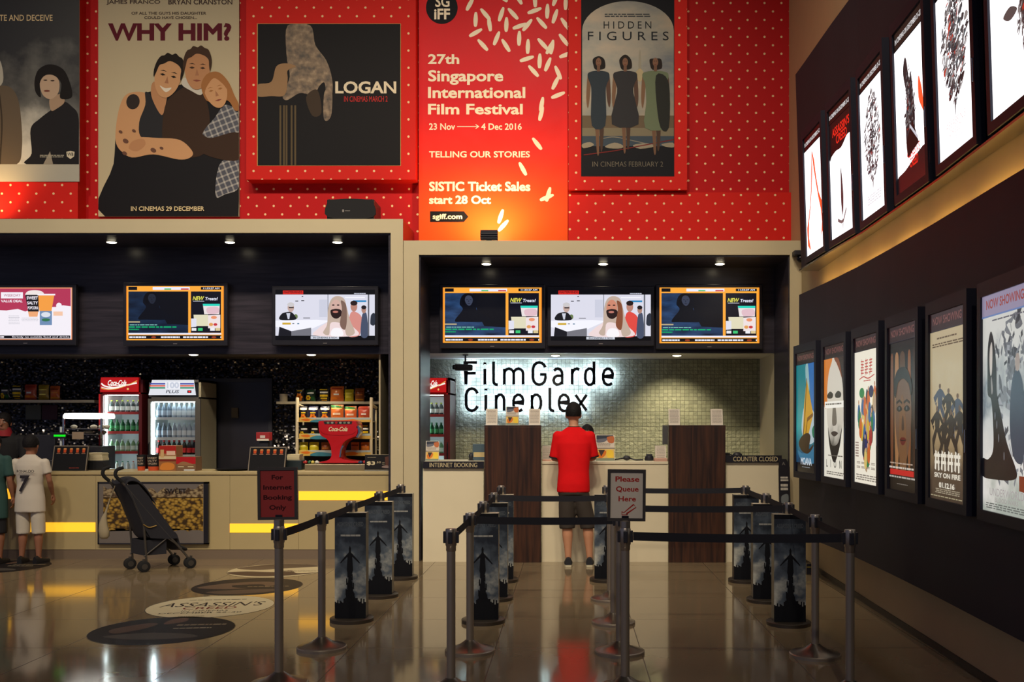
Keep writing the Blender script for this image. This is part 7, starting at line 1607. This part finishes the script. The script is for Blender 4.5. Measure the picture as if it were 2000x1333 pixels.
def std(s, lean=0., w=.19):
    """rings of a standing torso, hem at z = .8 s"""
    return [(0, 0, .80 * s, w * .95 * s, .12 * s), (0, 0, .95 * s, w * .9 * s, .115 * s), (0, .0, 1.1 * s, w * .88 * s, .11 * s), (0, lean * .5, 1.25 * s, w * .98 * s, .115 * s), (0, lean * .8, 1.36 * s, w * 1.02 * s, .11 * s), (0, lean, 1.44 * s, w * .85 * s, .09 * s), (0, lean, 1.49 * s, w * .5 * s, .07 * s), (0, lean, 1.52 * s, .062 * s, .06 * s)]
def std_arms(s, w=.2, up=None):
    return [((e * w * s, 0, 1.41 * s), (e * (w + .045) * s, -.02 * s, 1.13 * s), (e * (w + .05) * s, .05 * s, .9 * s), (0, .2, -1), .8) for e in (-1, 1)]
def std_legs(s, a=.095):
    return [((e * a * s, 0, .84 * s), (e * a * 1.05 * s, .015 * s, .47 * s), (e * a * 1.1 * s, -.01, .085 * s), (e * .12, 1, 0)) for e in (-1, 1)]
# the boy in the white number 7 shirt
m_jersey = noisy(M('white_jersey', (206, 196, 182), .75), 9, .06); m_jshort = noisy(M('white_sport_shorts', (206, 196, 180), .75), 9, .06); m_darkshoe = M('dark_shoes', (26, 25, 28), .6)
d = 11.1; s = .8; kx = X(59, d)
tor = std(s, 0, .2); tor[0] = (0, 0, .57, .168, .11); tor[1] = (0, 0, .72, .162, .105)
def seven(t):
    b = MB(lambda u, v, ww: Vector((u, -(.118 - .12 * abs(u) * 1.2) - ww - .0, v))); b.lw = .001
    b.text('7', -.065, .985, .055, .80, col(48, 44, 50), 3, .02, .15); b.text('RONALDO', -.09, 1.045, .1, 1.015, col(48, 44, 50), 3, .02); o = b.build('shirt_number', t, recalc=False); o['label'] = 'dark number and name'
person((kx, d, 0), 'boy in a white football shirt with number 7 and white shorts at the snack counter', s, (-.0, .02, 1.31), .92, (0, .0, 1.2), tor,
    [((-.165, 0, 1.12), (-.215, .0, .92), (-.2, .1, .76), (0, .3, -1), .62), ((.165, 0, 1.12), (.215, -.0, .92), (.2, .1, .76), (0, .3, -1), .62)],
    [((-.08, 0, .66), (-.085, .015, .37), (-.09, -.01, .07), (-.1, 1, 0)), ((.08, 0, .66), (.085, .015, .37), (.1, -.01, .07), (.25, 1, 0))],
    m_skindark, m_hair, m_jersey, m_jshort, m_darkshoe, extra=seven)
d = 11.05; kx = X(-15, d)
m_teal = noisy(M('dark_teal_shirt', (44, 76, 72), .8), 9, .08)
tor = std(.82, 0, .2); tor[0] = (0, 0, .5, .17, .115); tor[1] = (0, 0, .74, .165, .11)
person((kx, d, 0), 'person in a long dark teal shirt cut by the left edge of the picture', .82, (0, .02, 1.33), .92, (0, 0, 1.23), tor,
    std_arms(.82), std_legs(.82), m_skindark, m_hair, m_teal, M('dark_trousers', (30, 30, 34), .8), m_darkshoe)
# staff behind the counters
m_uniform = M('black_uniform', (24, 23, 26), .8)
d = 12.45
def scarf(t):
    b = MB(); b.loft([(0, .02, 1.40, .1, .1), (0, .02, 1.46, .085, .09), (0, .02, 1.51, .068, .075)], M('red_scarf', (150, 30, 40), .7), 20); b.build('red_collar', t, smooth=True)
pt = person((X(10, d), d, 0), 'staff member in black with a red collar behind the snack counter at far left', .97, (0, .03, 1.56), .98, (0, .02, 1.46), std(.97), [((-.2, 0, 1.36), (-.24, .06, 1.12), (-.18, .3, 1.06), (.2, 1, -.1), 1.3), ((.2, 0, 1.36), (.26, .1, 1.1), (.2, .34, 1.05), (-.2, 1, -.1), 1.1)],
    std_legs(.97), m_skindark, m_hair, m_uniform, m_uniform, m_darkshoe, hair_long=True, extra=scarf)
pt.rotation_euler.z = R(190)
d = 11.98
pt = person((X(1147, d), d + .1, 0), 'ticket clerk in dark clothes mostly hidden behind the man in red', .9, (0, .02, 1.415), .95, (0, .0, 1.32), [(x, y, z * .87 / .9 , rx, ry) for x, y, z, rx, ry in std(.9)], [((-.18, 0, 1.2), (-.22, .05, .98), (-.15, .2, 1.0), (.2, 1, .0), .8), ((.18, 0, 1.2), (.22, .05, .98), (.15, .2, 1.0), (-.2, 1, .0), .8)],
    std_legs(.86), m_skin, m_hair, m_uniform, m_uniform, m_darkshoe)
pt.rotation_euler.z = R(180)

# ================================================================== folding pushchair
RN, RF = Vector((-4.464, 10.43, 0)), Vector((-4.706, 10.65, 0)); FN, FF = Vector((-4.092, 10.72, 0)), Vector((-4.358, 10.96, 0))
def SP(a, b_, z): return RN.lerp(FN, a).lerp(RF.lerp(FF, a), b_) + Vector((0, 0, z))
base = SP(.4, .5, 0)
t = thing('pushchair', 'black folding pushchair with hooked handles standing before the popcorn panel', 'pushchair', base)
m_sf = M('pushchair_grey_tube', (84, 80, 76), .35, .5); m_cloth = noisy(M('pushchair_cloth', (34, 34, 42), .85), 12, .15); m_rub = M('pushchair_tyre', (20, 20, 22), .8); m_grip = M('foam_grip', (22, 22, 25), .9)
for e in (0., 1.):
    b = MB(); b.tube(spline([SP(-.46, e, .95), SP(-.3, e, .86), SP(.3, e, .5), SP(.82, e, .2), SP(.98, e, .1)]), .012, m_sf, 8); b.build('side_tube', t, base, smooth=True)
    b = MB(); b.tube(spline([SP(-.45, e, .95), SP(-.56, e, 1.0), SP(-.59, e, 1.04), SP(-.55, e, 1.08), SP(-.43, e, 1.1)]), .018, m_grip, 10); b.build('handle', t, base, smooth=True)
    b = MB(); b.tube([SP(-.28, e, .84), SP(.0, e, .5), SP(.06, e, .09)], .012, m_sf, 8); b.build('rear_leg', t, base, smooth=True)
    b = MB(); b.tube([SP(.0, e, .16), SP(.5, e, .34), SP(.75, e, .25)], .008, m_sf, 8); b.build('brace', t, base)
    for a in (0., 1.):
        c = SP(a, e, .058); ax = (FN - RN).cross(Vector((0, 0, 1))).normalized()
        wr = thing('x', None, None) if False else None
        for k in (-1, 1):
            cc = c + ax * .027 * k; b = MB(); b.tube([cc - ax * .014, cc - ax * .01, cc + ax * .01, cc + ax * .014], [.048, .058, .058, .048], m_rub, 22); b.tube([cc - ax * .016, cc + ax * .016], .03, m_sf, 14); b.build('wheel', t, base, smooth=35)
        b = MB(); b.tube([c - ax * .03, c + ax * .03], .01, m_sf, 8); b.tube([c, c + Vector((0, 0, .075)) + (FN - RN) * (.03 if a else 0)], .014, m_sf, 8); b.build('wheel_fork', t, base)
def sheet(pts_near, pts_far, th, m, name, sag=.03):
    """cloth stretched between two side lines, hanging a little in the middle"""
    A = spline(pts_near, 4); B = spline(pts_far, 4); n = 6; vs = []
    for p, q in zip(A, B):
        p, q = Vector(p), Vector(q)
        for j in range(n + 1):
            r_ = p.lerp(q, j / n); r_ = r_ + Vector((-.5, -.3, -1)).normalized() * sag * math.sin(math.pi * j / n); vs.append(tuple(r_))
    k = len(A); vs2 = [tuple(Vector(v) + Vector((.25, .2, .6)).normalized() * th) for v in vs]; o_ = len(vs)
    fs = [(i * (n + 1) + j, i * (n + 1) + j + 1, (i + 1) * (n + 1) + j + 1, (i + 1) * (n + 1) + j) for i in range(k - 1) for j in range(n)]
    fs = fs + [tuple(x + o_ for x in f) for f in fs]
    rim = [j for j in range(n + 1)] + [i * (n + 1) + n for i in range(1, k)] + [(k - 1) * (n + 1) + j for j in range(n - 1, -1, -1)] + [i * (n + 1) for i in range(k - 2, 0, -1)]
    fs += [(rim[i], rim[(i + 1) % len(rim)], rim[(i + 1) % len(rim)] + o_, rim[i] + o_) for i in range(len(rim))]
    b = MB(); b.add(vs + vs2, fs, m); return b.build(name, t, base, smooth=50)
seat = lambda e: [SP(-.42, e, .95), SP(-.2, e, .72), SP(.02, e, .44), SP(.12, e, .36), SP(.38, e, .36), SP(.66, e, .37), SP(.78, e, .22)]
sheet(seat(.04), seat(.96), .03, m_cloth, 'seat_cloth')
hood = lambda e: [SP(-.40, e, .91), SP(-.3, e, .955), SP(-.12, e, .94), SP(.08, e, .84), SP(.24, e, .70)]
sheet(hood(-.02), hood(1.02), .012, m_cloth, 'hood', -.04)
for e in (-.01, 1.01):
    b = MB(); P_ = [SP(-.42, e, .92), SP(-.12, e, .92), SP(.1, e, .79), SP(.24, e, .68), SP(.6, e, .43), SP(.74, e, .33), SP(.5, e, .33), SP(.14, e, .35), SP(.02, e, .45), SP(-.2, e, .72)]
    dv = (RF - RN).normalized() * .008; k = len(P_); b.add([tuple(p - dv) for p in P_] + [tuple(p + dv) for p in P_], [tuple(range(k)), tuple(range(k, 2 * k))] + [(i, (i + 1) % k, k + (i + 1) % k, k + i) for i in range(k)], m_cloth); b.build('side_panel', t, base)
b = MB(); vs = [SP(a, e, z) for z in (.17, .33) for a, e in ((.02, .04), (.02, .96), (.5, .96), (.5, .04))]; b.add([tuple(v) for v in vs], [(0, 1, 2, 3), (0, 1, 5, 4), (1, 2, 6, 5), (2, 3, 7, 6), (3, 0, 4, 7)], m_cloth); b.build('basket', t, base)
b = MB(); b.tube([SP(.8, 0, .22), SP(.84, .5, .2), SP(.8, 1, .22)], .014, m_sf, 8); b.tube([SP(.05, 0, .2), SP(.05, 1, .2)], .008, m_sf, 8); b.tube([SP(-.36, 0, .9), SP(-.36, 1, .9)], .008, m_sf, 8); b.build('cross_bar', t, base)
b = MB(); b.tube(spline([SP(.72, .1, .26), SP(.95, .1, .2), SP(.95, .9, .2), SP(.72, .9, .26)]), .016, m_grip, 8); b.build('footrest', t, base, smooth=True)
b = MB(); b.tube(spline([SP(-.02, -.03, .5), SP(.1, -.04, .465), SP(.26, -.03, .48)]), .012, M('olive_strap', (150, 120, 60), .7), 8, flat=.5); o = b.build('side_strap', t, base); o['label'] = 'yellowish reflective strap'
# the white carrier bag hanging from the handle
c = SP(-.62, 1.0, 0); b = MB()
b.loft([(c.x + .03, c.y, .345, .03, .02), (c.x + .032, c.y, .37, .052, .035), (c.x + .028, c.y, .43, .056, .036), (c.x + .02, c.y, .5, .044, .03), (c.x + .03, c.y, .57, .028, .02), (c.x + .05, c.y, .63, .012, .01), (c.x + .09, c.y, .76, .006, .006), (c.x + .16, c.y - .01, .93, .005, .005)], M('carrier_bag', (160, 146, 118), .5), 16)
single(b, 'carrier_bag', 'crumpled pale carrier bag hanging at the back of the pushchair', 'bag', tuple(c + Vector((.03, 0, .345))), smooth=60)
